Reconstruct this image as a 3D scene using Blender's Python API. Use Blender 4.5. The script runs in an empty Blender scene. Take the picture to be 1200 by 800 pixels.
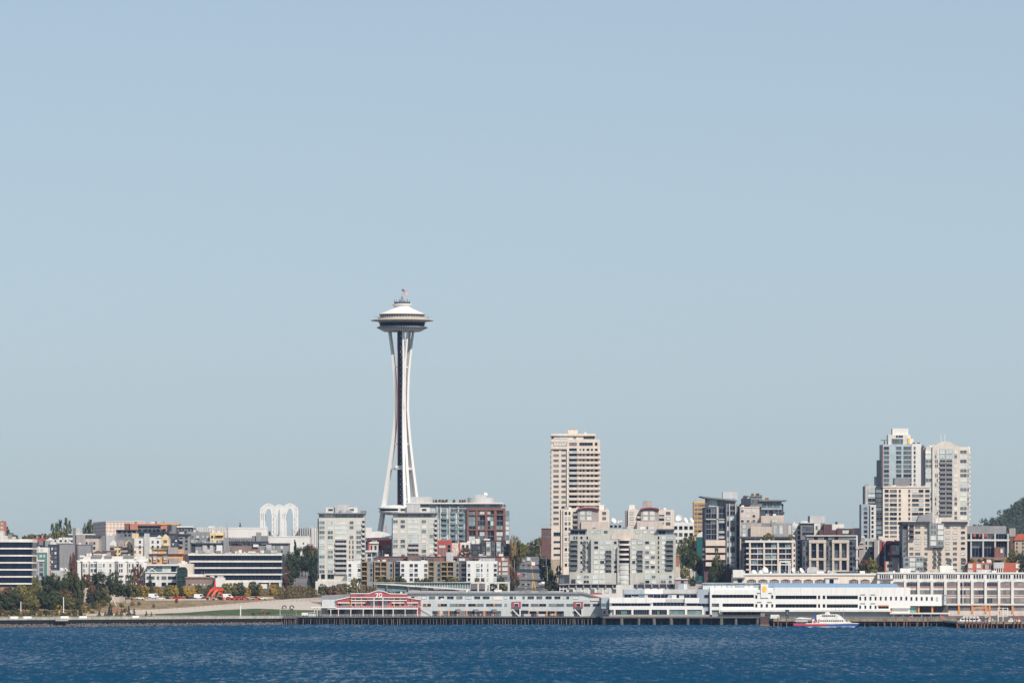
import bpy, bmesh, math, random
import numpy as np
from mathutils import Vector, Matrix

rng = random.Random(7)
scene = bpy.context.scene
C = scene.collection
R = math.radians

# ------------------------------------------------------------------ camera, sky, sun, exposure
F, H, YH = 6800.0, 20.0, 686.0          # focal length in photo pixels, eye height, horizon row
cam = bpy.data.cameras.new('camera')
cam_ob = bpy.data.objects.new('camera', cam)
C.objects.link(cam_ob)
cam_ob.location = (0, 0, H)
cam_ob.rotation_euler = (R(90), 0, 0)
cam.sensor_width = 36
cam.lens = F / 1200 * 36
cam.shift_y = (YH - 400) / 1200
cam.clip_start = 1
cam.clip_end = 40000
scene.camera = cam_ob

SUN_EL, SUN_AZ = R(42), R(31)            # azimuth: to the right of the viewer's back
sun_dir = Vector((math.sin(SUN_AZ) * math.cos(SUN_EL), -math.cos(SUN_AZ) * math.cos(SUN_EL), math.sin(SUN_EL)))
world = bpy.data.worlds.new('World')
scene.world = world
world.use_nodes = True
wn = world.node_tree.nodes
wl = world.node_tree.links
bg = wn['Background']
sky = wn.new('ShaderNodeTexSky')
sky.sky_type = 'NISHITA'
sky.sun_disc = False
sky.sun_elevation = SUN_EL
sky.sun_rotation = math.atan2(sun_dir.x, sun_dir.y)
sky.altitude = 0
sky.air_density = 0.65
sky.dust_density = 0.8
sky.ozone_density = 0.0
veil = wn.new('ShaderNodeMix')                # thin even veil of high haze over the clear sky
veil.data_type = 'RGBA'
veil.inputs['Factor'].default_value = 0.5
veil.inputs['B'].default_value = (4.15, 5.08, 5.8, 1)
wl.new(sky.outputs[0], veil.inputs['A'])
wl.new(veil.outputs['Result'], bg.inputs[0])
bg.inputs[1].default_value = 0.07
sl = bpy.data.lights.new('sun', 'SUN')
sl.energy = 3.2
sl.angle = R(0.53)
sl.color = (1.0, 0.92, 0.82)
so = bpy.data.objects.new('sun', sl)
C.objects.link(so)
so.rotation_euler = (-sun_dir).to_track_quat('-Z', 'Y').to_euler()
so.location = (0, 0, 600)
vs = scene.view_settings
vs.view_transform = 'Standard'
vs.look = 'None'
vs.exposure = 0.63
vs.gamma = 1.0
vs.use_curve_mapping = False
scene.cycles.max_bounces = 6
scene.cycles.volume_bounces = 0
scene.cycles.transparent_max_bounces = 4

# ------------------------------------------------------------------ helpers
def UX(px, Y): return (px - 600.0) * Y / F
def UZ(py, Y): return H - (py - YH) * Y / F

def shore(X):
    X = np.asarray(X, float)
    return np.where(X < -117, 2957 + (X + 117) * 1.177, np.interp(X, [-117, -95], [2957.0, 3042.0]))

def ground(X, Y):
    X = np.asarray(X, float); Y = np.asarray(Y, float)
    s = Y - shore(X)
    left = np.interp(s, [-60, -3, -2.9, 24, 60, 100, 150, 200, 1200, 1400], [-8, -8, 4.2, 4.4, 6.6, 9.5, 12.6, 17, 47, 48])
    cen = np.interp(s, [-60, -3, -2.9, 25, 60, 150, 1010, 1400], [-8, -8, 4.2, 4.6, 7, 18.6, 45, 48])
    t = np.clip((X + 112) / 26, 0, 1)
    z = left * (1 - t) + cen * t
    d2 = ((X - 690) / 130) ** 2 + ((Y - 7000) / 500) ** 2
    z = z + 88 * np.exp(-d2 * 1.1)
    d3 = ((X + 420) / 260) ** 2 + ((Y - 4500) / 420) ** 2
    z = z + 7 * np.exp(-d3)
    return z

def gz(X, Y): return float(ground(X, Y))

def tag(o, label=None, cat=None, group=None, kind=None):
    if label: o['label'] = label
    if cat: o['category'] = cat
    if group: o['group'] = group
    if kind: o['kind'] = kind
    return o

def empty(name, loc, label=None, cat=None, group=None):
    o = bpy.data.objects.new(name, None)
    o.empty_display_size = 1
    C.objects.link(o)
    o.location = loc
    return tag(o, label, cat, group)

class MB:
    def __init__(s): s.v = []; s.f = []; s.m = []
    def add(s, vs_, fs, m=0):
        k = len(s.v); s.v += [tuple(p) for p in vs_]
        for f in fs: s.f.append(tuple(i + k for i in f)); s.m.append(m)
        return s
    def box(s, x0, x1, y0, y1, z0, z1, m=0):
        return s.add([(x0,y0,z0),(x1,y0,z0),(x1,y1,z0),(x0,y1,z0),(x0,y0,z1),(x1,y0,z1),(x1,y1,z1),(x0,y1,z1)],
                     [(0,3,2,1),(4,5,6,7),(0,1,5,4),(1,2,6,5),(2,3,7,6),(3,0,4,7)], m)
    def quad(s, a, b, c, d, m=0): return s.add([a,b,c,d], [(0,1,2,3)], m)
    def prism(s, pts, z0, z1, m=0, zt=None):
        n = len(pts)
        top = zt or [z1] * n
        vv = [(p[0],p[1],z0) for p in pts] + [(p[0],p[1],t) for p, t in zip(pts, top)]
        ff = [tuple(range(n-1,-1,-1)), tuple(range(n,2*n))] + [(i,(i+1)%n,n+(i+1)%n,n+i) for i in range(n)]
        return s.add(vv, ff, m)
    def profile(s, pts, y0, y1, m=0):
        """closed outline of (x, z) points extruded along y"""
        n = len(pts)
        vv = [(p[0],y0,p[1]) for p in pts] + [(p[0],y1,p[1]) for p in pts]
        ff = [tuple(range(n)), tuple(range(2*n-1,n-1,-1))] + [(i,n+i,n+(i+1)%n,(i+1)%n) for i in range(n)]
        return s.add(vv, ff, m)
    def tube(s, p, q, r0, r1=None, n=6, m=0):
        r1 = r0 if r1 is None else r1
        p = Vector(p); q = Vector(q); d = (q - p)
        if d.length < 1e-6: return s
        d.normalize()
        a = d.orthogonal().normalized(); b = d.cross(a)
        vv = []
        for c, r in ((p, r0), (q, r1)):
            for i in range(n):
                t = 2 * math.pi * i / n
                vv.append(c + a * (r * math.cos(t)) + b * (r * math.sin(t)))
        ff = [(i,(i+1)%n,n+(i+1)%n,n+i) for i in range(n)] + [tuple(range(n-1,-1,-1)), tuple(range(n,2*n))]
        return s.add(vv, ff, m)
    def beam(s, pts, ws, up=(0,0,1), m=0):
        """square section beam through points; ws: half widths (a, b) per point"""
        P = [Vector(p) for p in pts]; k = len(s.v); n = len(P)
        for i, p in enumerate(P):
            d = (P[min(i+1,n-1)] - P[max(i-1,0)]).normalized()
            a = d.cross(Vector(up))
            if a.length < 1e-4: a = d.orthogonal()
            a.normalize(); b = a.cross(d)
            wa, wb = ws[i] if isinstance(ws, list) else ws
            for sa, sb in ((-1,-1),(1,-1),(1,1),(-1,1)): s.v.append(tuple(p + a*(sa*wa) + b*(sb*wb)))
        for i in range(n-1):
            for j in range(4):
                s.f.append((k+i*4+j, k+i*4+(j+1)%4, k+i*4+4+(j+1)%4, k+i*4+4+j)); s.m.append(m)
        s.f.append((k+3,k+2,k+1,k)); s.m.append(m)
        e = k+(n-1)*4; s.f.append((e,e+1,e+2,e+3)); s.m.append(m)
        return s
    def lathe(s, prof, cx, cy, n=48, m=0, cap=True):
        k = len(s.v)
        for r, z in prof:
            for i in range(n):
                t = 2*math.pi*i/n; s.v.append((cx + r*math.cos(t), cy + r*math.sin(t), z))
        for j in range(len(prof)-1):
            for i in range(n):
                s.f.append((k+j*n+i, k+j*n+(i+1)%n, k+(j+1)*n+(i+1)%n, k+(j+1)*n+i)); s.m.append(m)
        if cap:
            s.f.append(tuple(k+i for i in range(n-1,-1,-1))); s.m.append(m)
            e = k+(len(prof)-1)*n; s.f.append(tuple(e+i for i in range(n))); s.m.append(m)
        return s
    def mesh(s, name, mats, origin=(0,0,0), smooth=False):
        me = bpy.data.meshes.new(name)
        o = origin
        me.from_pydata([(p[0]-o[0], p[1]-o[1], p[2]-o[2]) for p in s.v], [], s.f)
        mats = mats if isinstance(mats, (list, tuple)) else [mats]
        for mt in mats: me.materials.append(mt)
        if len(mats) > 1: me.polygons.foreach_set('material_index', s.m)
        bm = bmesh.new(); bm.from_mesh(me); bmesh.ops.recalc_face_normals(bm, faces=bm.faces); bm.to_mesh(me); bm.free()
        if smooth: me.polygons.foreach_set('use_smooth', [True]*len(me.polygons))
        me.update()
        return me
    def build_each(s, name, mats, parent=None):
        """one object per separate piece"""
        par = list(range(len(s.v)))
        def fd(i):
            while par[i] != i: par[i] = par[par[i]]; i = par[i]
            return i
        for f in s.f:
            for i in f[1:]: par[fd(i)] = fd(f[0])
        pcs = {}
        for f, m in zip(s.f, s.m): pcs.setdefault(fd(f[0]), []).append((f, m))
        out = []
        for fs in pcs.values():
            ids = sorted({i for f, _ in fs for i in f}); mp = {i: k for k, i in enumerate(ids)}
            q = MB(); q.v = [s.v[i] for i in ids]; q.f = [tuple(mp[i] for i in f) for f, _ in fs]; q.m = [m for _, m in fs]
            out.append(q.build(name, mats, parent))
        return out
    def build(s, name, mats, parent=None, smooth=False):
        """coordinates are world coordinates; a parent is an unrotated root (or a child of one)"""
        org = Vector((0,0,0)); q = parent
        while q is not None: org = org + Vector(q.location); q = q.parent
        if parent is None:
            xs = [p[0] for p in s.v]; ys = [p[1] for p in s.v]; zs = [p[2] for p in s.v]
            org = Vector(((min(xs)+max(xs))/2, (min(ys)+max(ys))/2, min(zs)))
        o = bpy.data.objects.new(name, s.mesh(name, mats, org, smooth))
        C.objects.link(o)
        if parent is None: o.location = org
        else: o.parent = parent
        return o

# ------------------------------------------------------------------ materials
MATS = {}
def sock(n, k): return n.inputs[k]
def wall(name, col, rough=0.85, var=0.16, metal=0.0, scale=0.22, streak=True):
    if name in MATS: return MATS[name]
    m = bpy.data.materials.new(name); m.use_nodes = True
    nt = m.node_tree; n = nt.nodes; L = nt.links
    bs = n['Principled BSDF']
    geo = n.new('ShaderNodeNewGeometry')
    n1 = n.new('ShaderNodeTexNoise'); n1.inputs['Scale'].default_value = scale; n1.inputs['Detail'].default_value = 6; n1.inputs['Roughness'].default_value = 0.65
    L.new(geo.outputs['Position'], n1.inputs['Vector'])
    mp = n.new('ShaderNodeMapping'); mp.inputs['Scale'].default_value = (1.1, 1.1, 0.07)
    L.new(geo.outputs['Position'], mp.inputs['Vector'])
    n2 = n.new('ShaderNodeTexNoise'); n2.inputs['Scale'].default_value = 1.0; n2.inputs['Detail'].default_value = 3
    L.new(mp.outputs[0], n2.inputs['Vector'])
    add = n.new('ShaderNodeMath'); add.operation = 'MULTIPLY'
    L.new(n1.outputs[0], add.inputs[0]); L.new(n2.outputs[0], add.inputs[1])
    rmp = n.new('ShaderNodeMapRange'); rmp.inputs[1].default_value = 0.1; rmp.inputs[2].default_value = 0.45
    rmp.inputs[3].default_value = 1 - var * 1.5; rmp.inputs[4].default_value = 1 + var * 0.5
    L.new(add.outputs[0], rmp.inputs[0])
    mul = n.new('ShaderNodeVectorMath'); mul.operation = 'SCALE'
    mul.inputs[0].default_value = col[:3]
    L.new(rmp.outputs[0], mul.inputs['Scale'])
    L.new(mul.outputs[0], bs.inputs['Base Color'])
    bs.inputs['Roughness'].default_value = rough
    bs.inputs['Metallic'].default_value = metal
    bs.inputs['Specular IOR Level'].default_value = 0.3
    MATS[name] = m
    return m

def glass(name, c0, c1, rough=0.06, metal=0.0, spec=0.6):
    if name in MATS: return MATS[name]
    m = bpy.data.materials.new(name); m.use_nodes = True
    nt = m.node_tree; n = nt.nodes; L = nt.links
    bs = n['Principled BSDF']
    oi = n.new('ShaderNodeObjectInfo')
    geo = n.new('ShaderNodeNewGeometry')
    nz = n.new('ShaderNodeTexWhiteNoise'); nz.noise_dimensions = '3D'
    sn = n.new('ShaderNodeVectorMath'); sn.operation = 'SNAP'; sn.inputs[1].default_value = (1.6, 50, 2.9)
    L.new(geo.outputs['Position'], sn.inputs[0]); L.new(sn.outputs[0], nz.inputs['Vector'])
    ad = n.new('ShaderNodeMath'); ad.operation = 'ADD'
    L.new(oi.outputs['Random'], ad.inputs[0]); L.new(nz.outputs[0], ad.inputs[1])
    hf = n.new('ShaderNodeMath'); hf.operation = 'MULTIPLY'; hf.inputs[1].default_value = 0.5
    L.new(ad.outputs[0], hf.inputs[0])
    mx = n.new('ShaderNodeMix'); mx.data_type = 'RGBA'
    mx.inputs['A'].default_value = (*c0, 1); mx.inputs['B'].default_value = (*c1, 1)
    L.new(hf.outputs[0], mx.inputs['Factor'])
    L.new(mx.outputs['Result'], bs.inputs['Base Color'])
    bs.inputs['Roughness'].default_value = rough
    bs.inputs['Metallic'].default_value = metal
    bs.inputs['Specular IOR Level'].default_value = spec
    MATS[name] = m
    return m

GD = glass('glass dark', (0.005,0.008,0.018), (0.03,0.036,0.05), spec=0.35)
GM = glass('glass middle', (0.03,0.04,0.05), (0.16,0.19,0.21))
GS = glass('glass pale', (0.34,0.41,0.42), (0.62,0.68,0.67), rough=0.2)  # sky reflection is put into the pale pane colour
GB = glass('glass with blinds', (0.48,0.50,0.47), (0.74,0.74,0.70), rough=0.3)
GN = glass('glass navy', (0.003,0.006,0.018), (0.010,0.018,0.045), rough=0.1, spec=0.22)
GT = glass('glass teal', (0.05,0.11,0.13), (0.26,0.36,0.38), rough=0.12)
GX = glass('glass brown', (0.06,0.05,0.05), (0.3,0.26,0.24), rough=0.25)

white = wall('white paint', (0.69, 0.67, 0.645), var=0.08)
white2 = wall('bright white paint', (0.72, 0.715, 0.7), var=0.06)
offw = wall('off white', (0.68, 0.66, 0.62))
cream = wall('cream', (0.68,0.59,0.51), var=0.12)
cream2 = wall('warm cream', (0.74,0.65,0.56), var=0.12)
condo = wall('condo precast', (0.58, 0.545, 0.485), var=0.12)
beige = wall('beige', (0.56, 0.48, 0.41))
tan = wall('tan', (0.44,0.35,0.27))
ochre = wall('ochre', (0.36,0.26,0.14))
grey = wall('grey render', (0.28,0.28,0.29))
lgrey = wall('light grey', (0.5, 0.5, 0.495))
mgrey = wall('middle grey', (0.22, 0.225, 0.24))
dgrey = wall('dark grey', (0.085,0.09,0.105))
slate = wall('slate', (0.05,0.055,0.075))
bluegrey = wall('blue grey', (0.36, 0.41, 0.46))
greygreen = wall('grey green', (0.47, 0.465, 0.425))
shed = wall('shed grey', (0.50,0.53,0.53), var=0.12)
brick = wall('brick red', (0.25, 0.115, 0.09))
brick2 = wall('brown brick', (0.16,0.085,0.075))
red = wall('red siding', (0.37, 0.085, 0.1))
red2 = wall('red panel', (0.42,0.09,0.075))
maroon = wall('maroon', (0.12,0.07,0.075))
yellow = wall('pale yellow', (0.74,0.58,0.34))
orange = wall('orange render', (0.7, 0.37, 0.15))
salmon = wall('salmon', (0.55,0.22,0.15))
teal = wall('teal', (0.10,0.20,0.18))
green = wall('green door', (0.13,0.30,0.25))
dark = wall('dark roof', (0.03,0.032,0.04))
roofg = wall('grey roof', (0.26,0.26,0.27))
roofb = wall('blue metal roof', (0.22,0.33,0.47), rough=0.5, var=0.06)
mint = wall('pale roof', (0.62,0.68,0.66))
concrete = wall('concrete', (0.36,0.34,0.31))
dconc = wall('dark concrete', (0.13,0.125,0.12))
pathc = wall('path concrete', (0.47,0.42,0.37), var=0.1)
frame_w = wall('frame white', (0.72,0.71,0.68), var=0.05)
frame_d = wall('frame dark', (0.05,0.05,0.06), var=0.05)
frame_g = wall('frame grey', (0.30,0.31,0.32), var=0.05)
pile = wall('pile timber', (0.05, 0.04, 0.035), var=0.4)
pilew = wall('pile weathered', (0.2, 0.155, 0.13), var=0.4)
pilr = wall('pile rust', (0.26,0.12,0.08), var=0.3)
steel = wall('galvanised steel', (0.42,0.43,0.44), rough=0.45, metal=0.4)
needle_w = wall('needle white', (0.74, 0.725, 0.7), var=0.05)
gold = wall('needle ochre', (0.55,0.36,0.16), var=0.05)
coredark = wall('needle core', (0.06, 0.065, 0.1), var=0.2)  # navy shading is put into the core colour
sculpt = wall('red steel', (0.62,0.06,0.03), rough=0.5, var=0.05)
yel = wall('signal yellow', (0.80,0.50,0.08), rough=0.6, var=0.05)
orangep = wall('orange post', (0.62,0.25,0.07), var=0.1)
blue = wall('boat blue', (0.035, 0.085, 0.28), rough=0.4, var=0.05)
bred = wall('boat red', (0.55,0.05,0.05), rough=0.4, var=0.05)
asphalt = wall('asphalt', (0.2, 0.185, 0.18), var=0.2)
mauve = wall('mauve grey', (0.38, 0.335, 0.325))
pink = wall('pinkish beige', (0.58, 0.5, 0.45))
pinkbrown = wall('pinkish brown', (0.27,0.19,0.17))
rubber = wall('tyre', (0.02,0.02,0.02), var=0.05)

def foliage(name, c, var=0.5):
    if name in MATS: return MATS[name]
    m = bpy.data.materials.new(name); m.use_nodes = True
    nt = m.node_tree; n = nt.nodes; L = nt.links
    bs = n['Principled BSDF']
    oi = n.new('ShaderNodeObjectInfo'); geo = n.new('ShaderNodeNewGeometry')
    nz = n.new('ShaderNodeTexNoise'); nz.inputs['Scale'].default_value = 0.5; nz.inputs['Detail'].default_value = 4
    L.new(geo.outputs['Position'], nz.inputs['Vector'])
    ad = n.new('ShaderNodeMath'); ad.operation = 'MULTIPLY_ADD'; ad.inputs[1].default_value = 0.5
    L.new(oi.outputs['Random'], ad.inputs[0]); L.new(nz.outputs[0], ad.inputs[2])
    mx = n.new('ShaderNodeMix'); mx.data_type = 'RGBA'
    a = tuple(x * (1 - var * 0.6) for x in c)
    b = (c[0] * (1 + var), c[1] * (1 + var * 0.75), c[2] * (1 + var * 0.3))
    mx.inputs['A'].default_value = (*a, 1); mx.inputs['B'].default_value = (*b, 1)
    mr = n.new('ShaderNodeMapRange'); mr.inputs[1].default_value = 0.3; mr.inputs[2].default_value = 1.1
    L.new(ad.outputs[0], mr.inputs[0]); L.new(mr.outputs[0], mx.inputs['Factor'])
    L.new(mx.outputs['Result'], bs.inputs['Base Color'])
    bs.inputs['Roughness'].default_value = 0.75
    bs.inputs['Specular IOR Level'].default_value = 0.2
    MATS[name] = m
    return m
FG = {'d': foliage('leaves dark', (0.044,0.055,0.030)), 'm': foliage('leaves green', (0.066,0.078,0.036)),
      'o': foliage('leaves olive', (0.135,0.13,0.048)), 'y': foliage('leaves yellow', (0.34,0.235,0.05)),
      'r': foliage('leaves russet', (0.115,0.062,0.042)), 'b': foliage('leaves tan', (0.20,0.15,0.085)),
      'c': foliage('needles conifer', (0.030,0.044,0.029)), 'h': foliage('far wood', (0.065,0.078,0.052)),
      'g': foliage('fresh green', (0.075,0.105,0.036))}
bark = wall('bark', (0.09,0.07,0.055), var=0.3)
barkw = wall('pale bark', (0.30,0.26,0.22), var=0.3)
# ------------------------------------------------------------------ ground, water, haze
def sheet_from(name, V, Fc, mat, kind='structure', origin=(0, 0, 0), smooth=True):
    me = bpy.data.meshes.new(name)
    V = np.asarray(V, np.float32); Fc = np.asarray(Fc, np.int32)
    me.vertices.add(len(V)); me.vertices.foreach_set('co', V.ravel())
    me.loops.add(Fc.size); me.loops.foreach_set('vertex_index', Fc.ravel())
    me.polygons.add(len(Fc))
    me.polygons.foreach_set('loop_start', np.arange(0, Fc.size, 4, dtype=np.int32))
    me.update(calc_edges=True)
    if smooth: me.polygons.foreach_set('use_smooth', np.ones(len(Fc), bool))
    me.materials.append(mat)
    o = bpy.data.objects.new(name, me); C.objects.link(o); o.location = origin
    o['kind'] = kind
    return o

def gridfaces(nr, nc):
    i = np.arange(nr - 1)[:, None] * nc + np.arange(nc - 1)[None, :]
    return np.stack([i, i + 1, i + nc + 1, i + nc], -1).reshape(-1, 4)

def ground_mat():
    m = bpy.data.materials.new('dry ground'); m.use_nodes = True
    nt = m.node_tree; n = nt.nodes; L = nt.links; bs = n['Principled BSDF']
    geo = n.new('ShaderNodeNewGeometry')
    a = n.new('ShaderNodeTexNoise'); a.inputs['Scale'].default_value = 0.06; a.inputs['Detail'].default_value = 8; a.inputs['Roughness'].default_value = 0.7
    L.new(geo.outputs['Position'], a.inputs['Vector'])
    cr = n.new('ShaderNodeValToRGB')
    e = cr.color_ramp.elements
    e[0].position = 0.36; e[0].color = (0.075, 0.07, 0.035, 1)
    e[1].position = 0.62; e[1].color = (0.36, 0.27, 0.16, 1)
    k = cr.color_ramp.elements.new(0.48); k.color = (0.23, 0.17, 0.09, 1)
    L.new(a.outputs[0], cr.inputs[0])
    sx = n.new('ShaderNodeSeparateXYZ'); L.new(geo.outputs['Position'], sx.inputs[0])
    wx = n.new('ShaderNodeMapRange'); wx.inputs[1].default_value = -112; wx.inputs[2].default_value = -96; L.new(sx.outputs['X'], wx.inputs[0])
    wy = n.new('ShaderNodeMapRange'); wy.inputs[1].default_value = 3100; wy.inputs[2].default_value = 3130; L.new(sx.outputs['Y'], wy.inputs[0])
    mxx = n.new('ShaderNodeMath'); mxx.operation = 'MAXIMUM'; L.new(wx.outputs[0], mxx.inputs[0]); L.new(wy.outputs[0], mxx.inputs[1])
    town = n.new('ShaderNodeMix'); town.data_type = 'RGBA'; town.inputs['B'].default_value = (0.10, 0.095, 0.09, 1)
    L.new(mxx.outputs[0], town.inputs['Factor']); L.new(cr.outputs[0], town.inputs['A'])
    far = n.new('ShaderNodeMix'); far.data_type = 'RGBA'; far.inputs['B'].default_value = (0.06, 0.07, 0.045, 1)
    wf = n.new('ShaderNodeMapRange'); wf.inputs[1].default_value = 4250; wf.inputs[2].default_value = 4700; L.new(sx.outputs['Y'], wf.inputs[0])
    L.new(wf.outputs[0], far.inputs['Factor']); L.new(town.outputs['Result'], far.inputs['A'])
    L.new(far.outputs['Result'], bs.inputs['Base Color'])
    bs.inputs['Roughness'].default_value = 0.95; bs.inputs['Specular IOR Level'].default_value = 0.1
    return m

xs = np.concatenate([np.linspace(-1480, -330, 40), np.arange(-320, 321, 8), np.linspace(330, 1480, 40)])
ss = np.concatenate([[1.15], np.arange(1.2, 60, 2.5), np.arange(60, 260, 5), np.arange(260, 1500, 30), np.arange(1500, 5700, 60)])
XX, SS = np.meshgrid(xs, ss)
YY = shore(XX) + SS
ZZ = ground(XX, YY)
ZZ[0, :] = -8.0
sheet_from('ground', np.stack([XX, YY, ZZ], -1).reshape(-1, 3), gridfaces(len(ss), len(xs)), ground_mat())

def hit(px, py):
    """where the ground is seen at this place in the picture"""
    Y = 2700.0
    while Y < 5000:
        X = UX(px, Y)
        if Y > float(shore(X)) + 1.3 and gz(X, Y) >= UZ(py, Y): return X, Y
        Y += 1.0
    return UX(px, Y), Y

def draped(name, cols, mat, off=0.12, n=8, step=4.0, kind='structure'):
    """cols: (px, y upper, y lower) stations; a sheet lying on the ground between the two edges"""
    px0, px1 = cols[0][0], cols[-1][0]
    P = np.arange(px0, px1 + 0.01, step); V = []
    cp = [c[0] for c in cols]
    for p in P:
        a = hit(p, float(np.interp(p, cp, [c[1] for c in cols])))[1]
        b = hit(p, float(np.interp(p, cp, [c[2] for c in cols])))[1]
        for t in np.linspace(0, 1, n):
            Y = b + (a - b) * t; X = UX(p, Y); V.append((X, Y, gz(X, Y) + off))
    return sheet_from(name, V, gridfaces(len(P), n), mat, kind)

def water_mat():
    """choppy deep water: wavelet slopes from noise (crests longer in depth), blue body under a broken sky reflection"""
    m = bpy.data.materials.new('sea water'); m.use_nodes = True
    nt = m.node_tree; n = nt.nodes; L = nt.links; n.remove(n['Principled BSDF'])
    geo = n.new('ShaderNodeNewGeometry')
    def noise(sx, sy, detail, rough=0.55, off=0.0):
        mp = n.new('ShaderNodeMapping'); mp.inputs['Scale'].default_value = (sx, sy, 1); mp.inputs['Location'].default_value = (off, off * 1.7, 0); mp.inputs['Rotation'].default_value = (0, 0, 0.0)
        L.new(geo.outputs['Position'], mp.inputs[0])
        t = n.new('ShaderNodeTexNoise'); t.inputs['Scale'].default_value = 1.0; t.inputs['Detail'].default_value = detail; t.inputs['Roughness'].default_value = rough
        L.new(mp.outputs[0], t.inputs['Vector']); return t.outputs[0]
    def math_(op, a, b_, c=None):
        q = n.new('ShaderNodeMath'); q.operation = op
        for k, v in enumerate((a, b_, c)):
            if v is None: continue
            if hasattr(v, 'type') and hasattr(v, 'is_linked'): L.new(v, q.inputs[k])
            else: q.inputs[k].default_value = v
        return q.outputs[0]
    a = noise(0.42, 0.034, 5.0, 0.66)                   # wavelet groups
    c = noise(1.3, 0.10, 3.0, 0.6, 31.0)              # single wavelets
    g = noise(0.011, 0.0022, 2.0, 0.5, 77.0)            # gusts
    s = math_('MULTIPLY_ADD', c, 0.45, math_('MULTIPLY_ADD', a, 0.75, math_('MULTIPLY_ADD', g, 0.36, 0.02)))     # mean about 0.8
    mr = n.new('ShaderNodeMapRange'); mr.inputs[1].default_value = 0.67; mr.inputs[2].default_value = 0.90; mr.inputs[3].default_value = WS[0]; mr.inputs[4].default_value = WS[1]
    L.new(s, mr.inputs[0])
    tx = math_('MULTIPLY', math_('SUBTRACT', noise(0.55, 0.045, 4.0, 0.65, 11.0), 0.5), 1.3)
    cb = n.new('ShaderNodeCombineXYZ'); L.new(tx, cb.inputs[0]); L.new(math_('MULTIPLY', mr.outputs[0], -1.0), cb.inputs[1])
    ad = n.new('ShaderNodeVectorMath'); ad.operation = 'ADD'; L.new(geo.outputs['Normal'], ad.inputs[0]); L.new(cb.outputs[0], ad.inputs[1])
    nm = n.new('ShaderNodeVectorMath'); nm.operation = 'NORMALIZE'; L.new(ad.outputs[0], nm.inputs[0])
    df = n.new('ShaderNodeBsdfDiffuse'); df.inputs['Color'].default_value = WC
    gl = n.new('ShaderNodeBsdfGlossy'); gl.inputs['Roughness'].default_value = 0.12
    fr = n.new('ShaderNodeFresnel'); fr.inputs['IOR'].default_value = 1.333
    for q in (df, gl, fr): L.new(nm.outputs[0], q.inputs['Normal'])
    ms = n.new('ShaderNodeMixShader'); L.new(math_('MINIMUM', fr.outputs[0], 0.5), ms.inputs[0]); L.new(df.outputs[0], ms.inputs[1]); L.new(gl.outputs[0], ms.inputs[2])
    L.new(ms.outputs[0], n['Material Output'].inputs['Surface'])
    return m
WS = (0.02, 0.60); WC = (0.0006, 0.038, 0.090, 1)

def build_water():
    r = np.random.default_rng(3)
    x = np.concatenate([np.linspace(-1480, -300, 30), np.arange(-290, 290.1, 0.62), np.linspace(300, 1480, 30)])
    y = [-40.0]
    while y[-1] < 1040: y.append(y[-1] + 40)
    while y[-1] < 3060: y.append(y[-1] + 1.1 + max(0, (y[-1] - 1100) / 1900) * 2.6)
    y = np.array(y)
    X, Y = np.meshgrid(x, y)
    Z = np.zeros_like(X)
    for k in range(44):                                  # wind chop
        lam = 2.0 * (1.045 ** k)
        kk = 2 * math.pi / lam
        th = r.normal(math.radians(-75), 0.6)
        ph = r.uniform(0, 6.283)
        amp = 0.009 * lam ** 0.7
        g = kk * (X * math.cos(th) + Y * math.sin(th)) + ph
        Z += amp * (np.sin(g) + 0.22 * np.sin(2 * g + 0.6))
    # wind patches: rougher and calmer water
    pat = np.zeros_like(X)
    for k in range(14):
        lam = r.uniform(70, 420); th = r.uniform(0, 6.283)
        pat += np.sin(2 * math.pi / lam * (X * math.cos(th) * 1.3 + Y * math.sin(th) * 0.45) + r.uniform(0, 6.283))
    Z *= np.clip(0.85 + 0.17 * pat, 0.3, 1.6)
    fade = np.clip((295 - np.abs(X)) / 40, 0.05, 1) * np.clip((Y - 1000) / 60, 0.03, 1)
    Z *= fade
    o = sheet_from('water', np.stack([X, Y, Z], -1).reshape(-1, 3), gridfaces(len(y), len(x)), water_mat())
build_water()

HAZE = 1.8e-5
def build_haze():
    mb = MB().box(-1490, 1490, -60, 8900, -9, 262)
    m = bpy.data.materials.new('haze air'); m.use_nodes = True
    nt = m.node_tree; nt.nodes.remove(nt.nodes['Principled BSDF'])
    v = nt.nodes.new('ShaderNodeVolumePrincipled')
    v.inputs['Color'].default_value = (0.30, 0.57, 1.0, 1)
    v.inputs['Density'].default_value = HAZE
    v.inputs['Anisotropy'].default_value = 0.0
    nt.links.new(v.outputs[0], nt.nodes['Material Output'].inputs['Volume'])
    o = mb.build('haze', m); o['kind'] = 'stuff'
if HAZE > 0: build_haze()

# ------------------------------------------------------------------ buildings
WCACHE = {}
def window_mesh(w, h, g, fr, nm, depth=0.16):
    key = (round(w, 1), round(h, 1), g.name, fr.name, nm)
    if key in WCACHE: return WCACHE[key]
    w, h = key[0], key[1]
    mb = MB(); t = min(0.12, w * 0.08, h * 0.08)
    mb.box(0, w, -0.05, 0.02, 0, h, 1)                      # pane
    mb.box(-t, w + t, -depth, 0.01, h, h + t, 0)            # head
    mb.box(-t, w + t, -depth - 0.05, 0.01, -t, 0, 0)        # sill
    mb.box(-t, 0, -depth, 0.01, 0, h, 0); mb.box(w, w + t, -depth, 0.01, 0, h, 0)
    for i in range(1, nm):
        x = w * i / nm; mb.box(x - 0.045, x + 0.045, -depth * 0.8, 0.0, 0, h, 0)
    WCACHE[key] = mb.mesh('window', [fr, g])
    return WCACHE[key]

def rows(y0, n, pitch, h): return [(y0 + i * pitch, y0 + i * pitch + h) for i in range(n)]
def cols(x0, n, pitch, w): return [(x0 + i * pitch, x0 + i * pitch + w) for i in range(n)]

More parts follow.
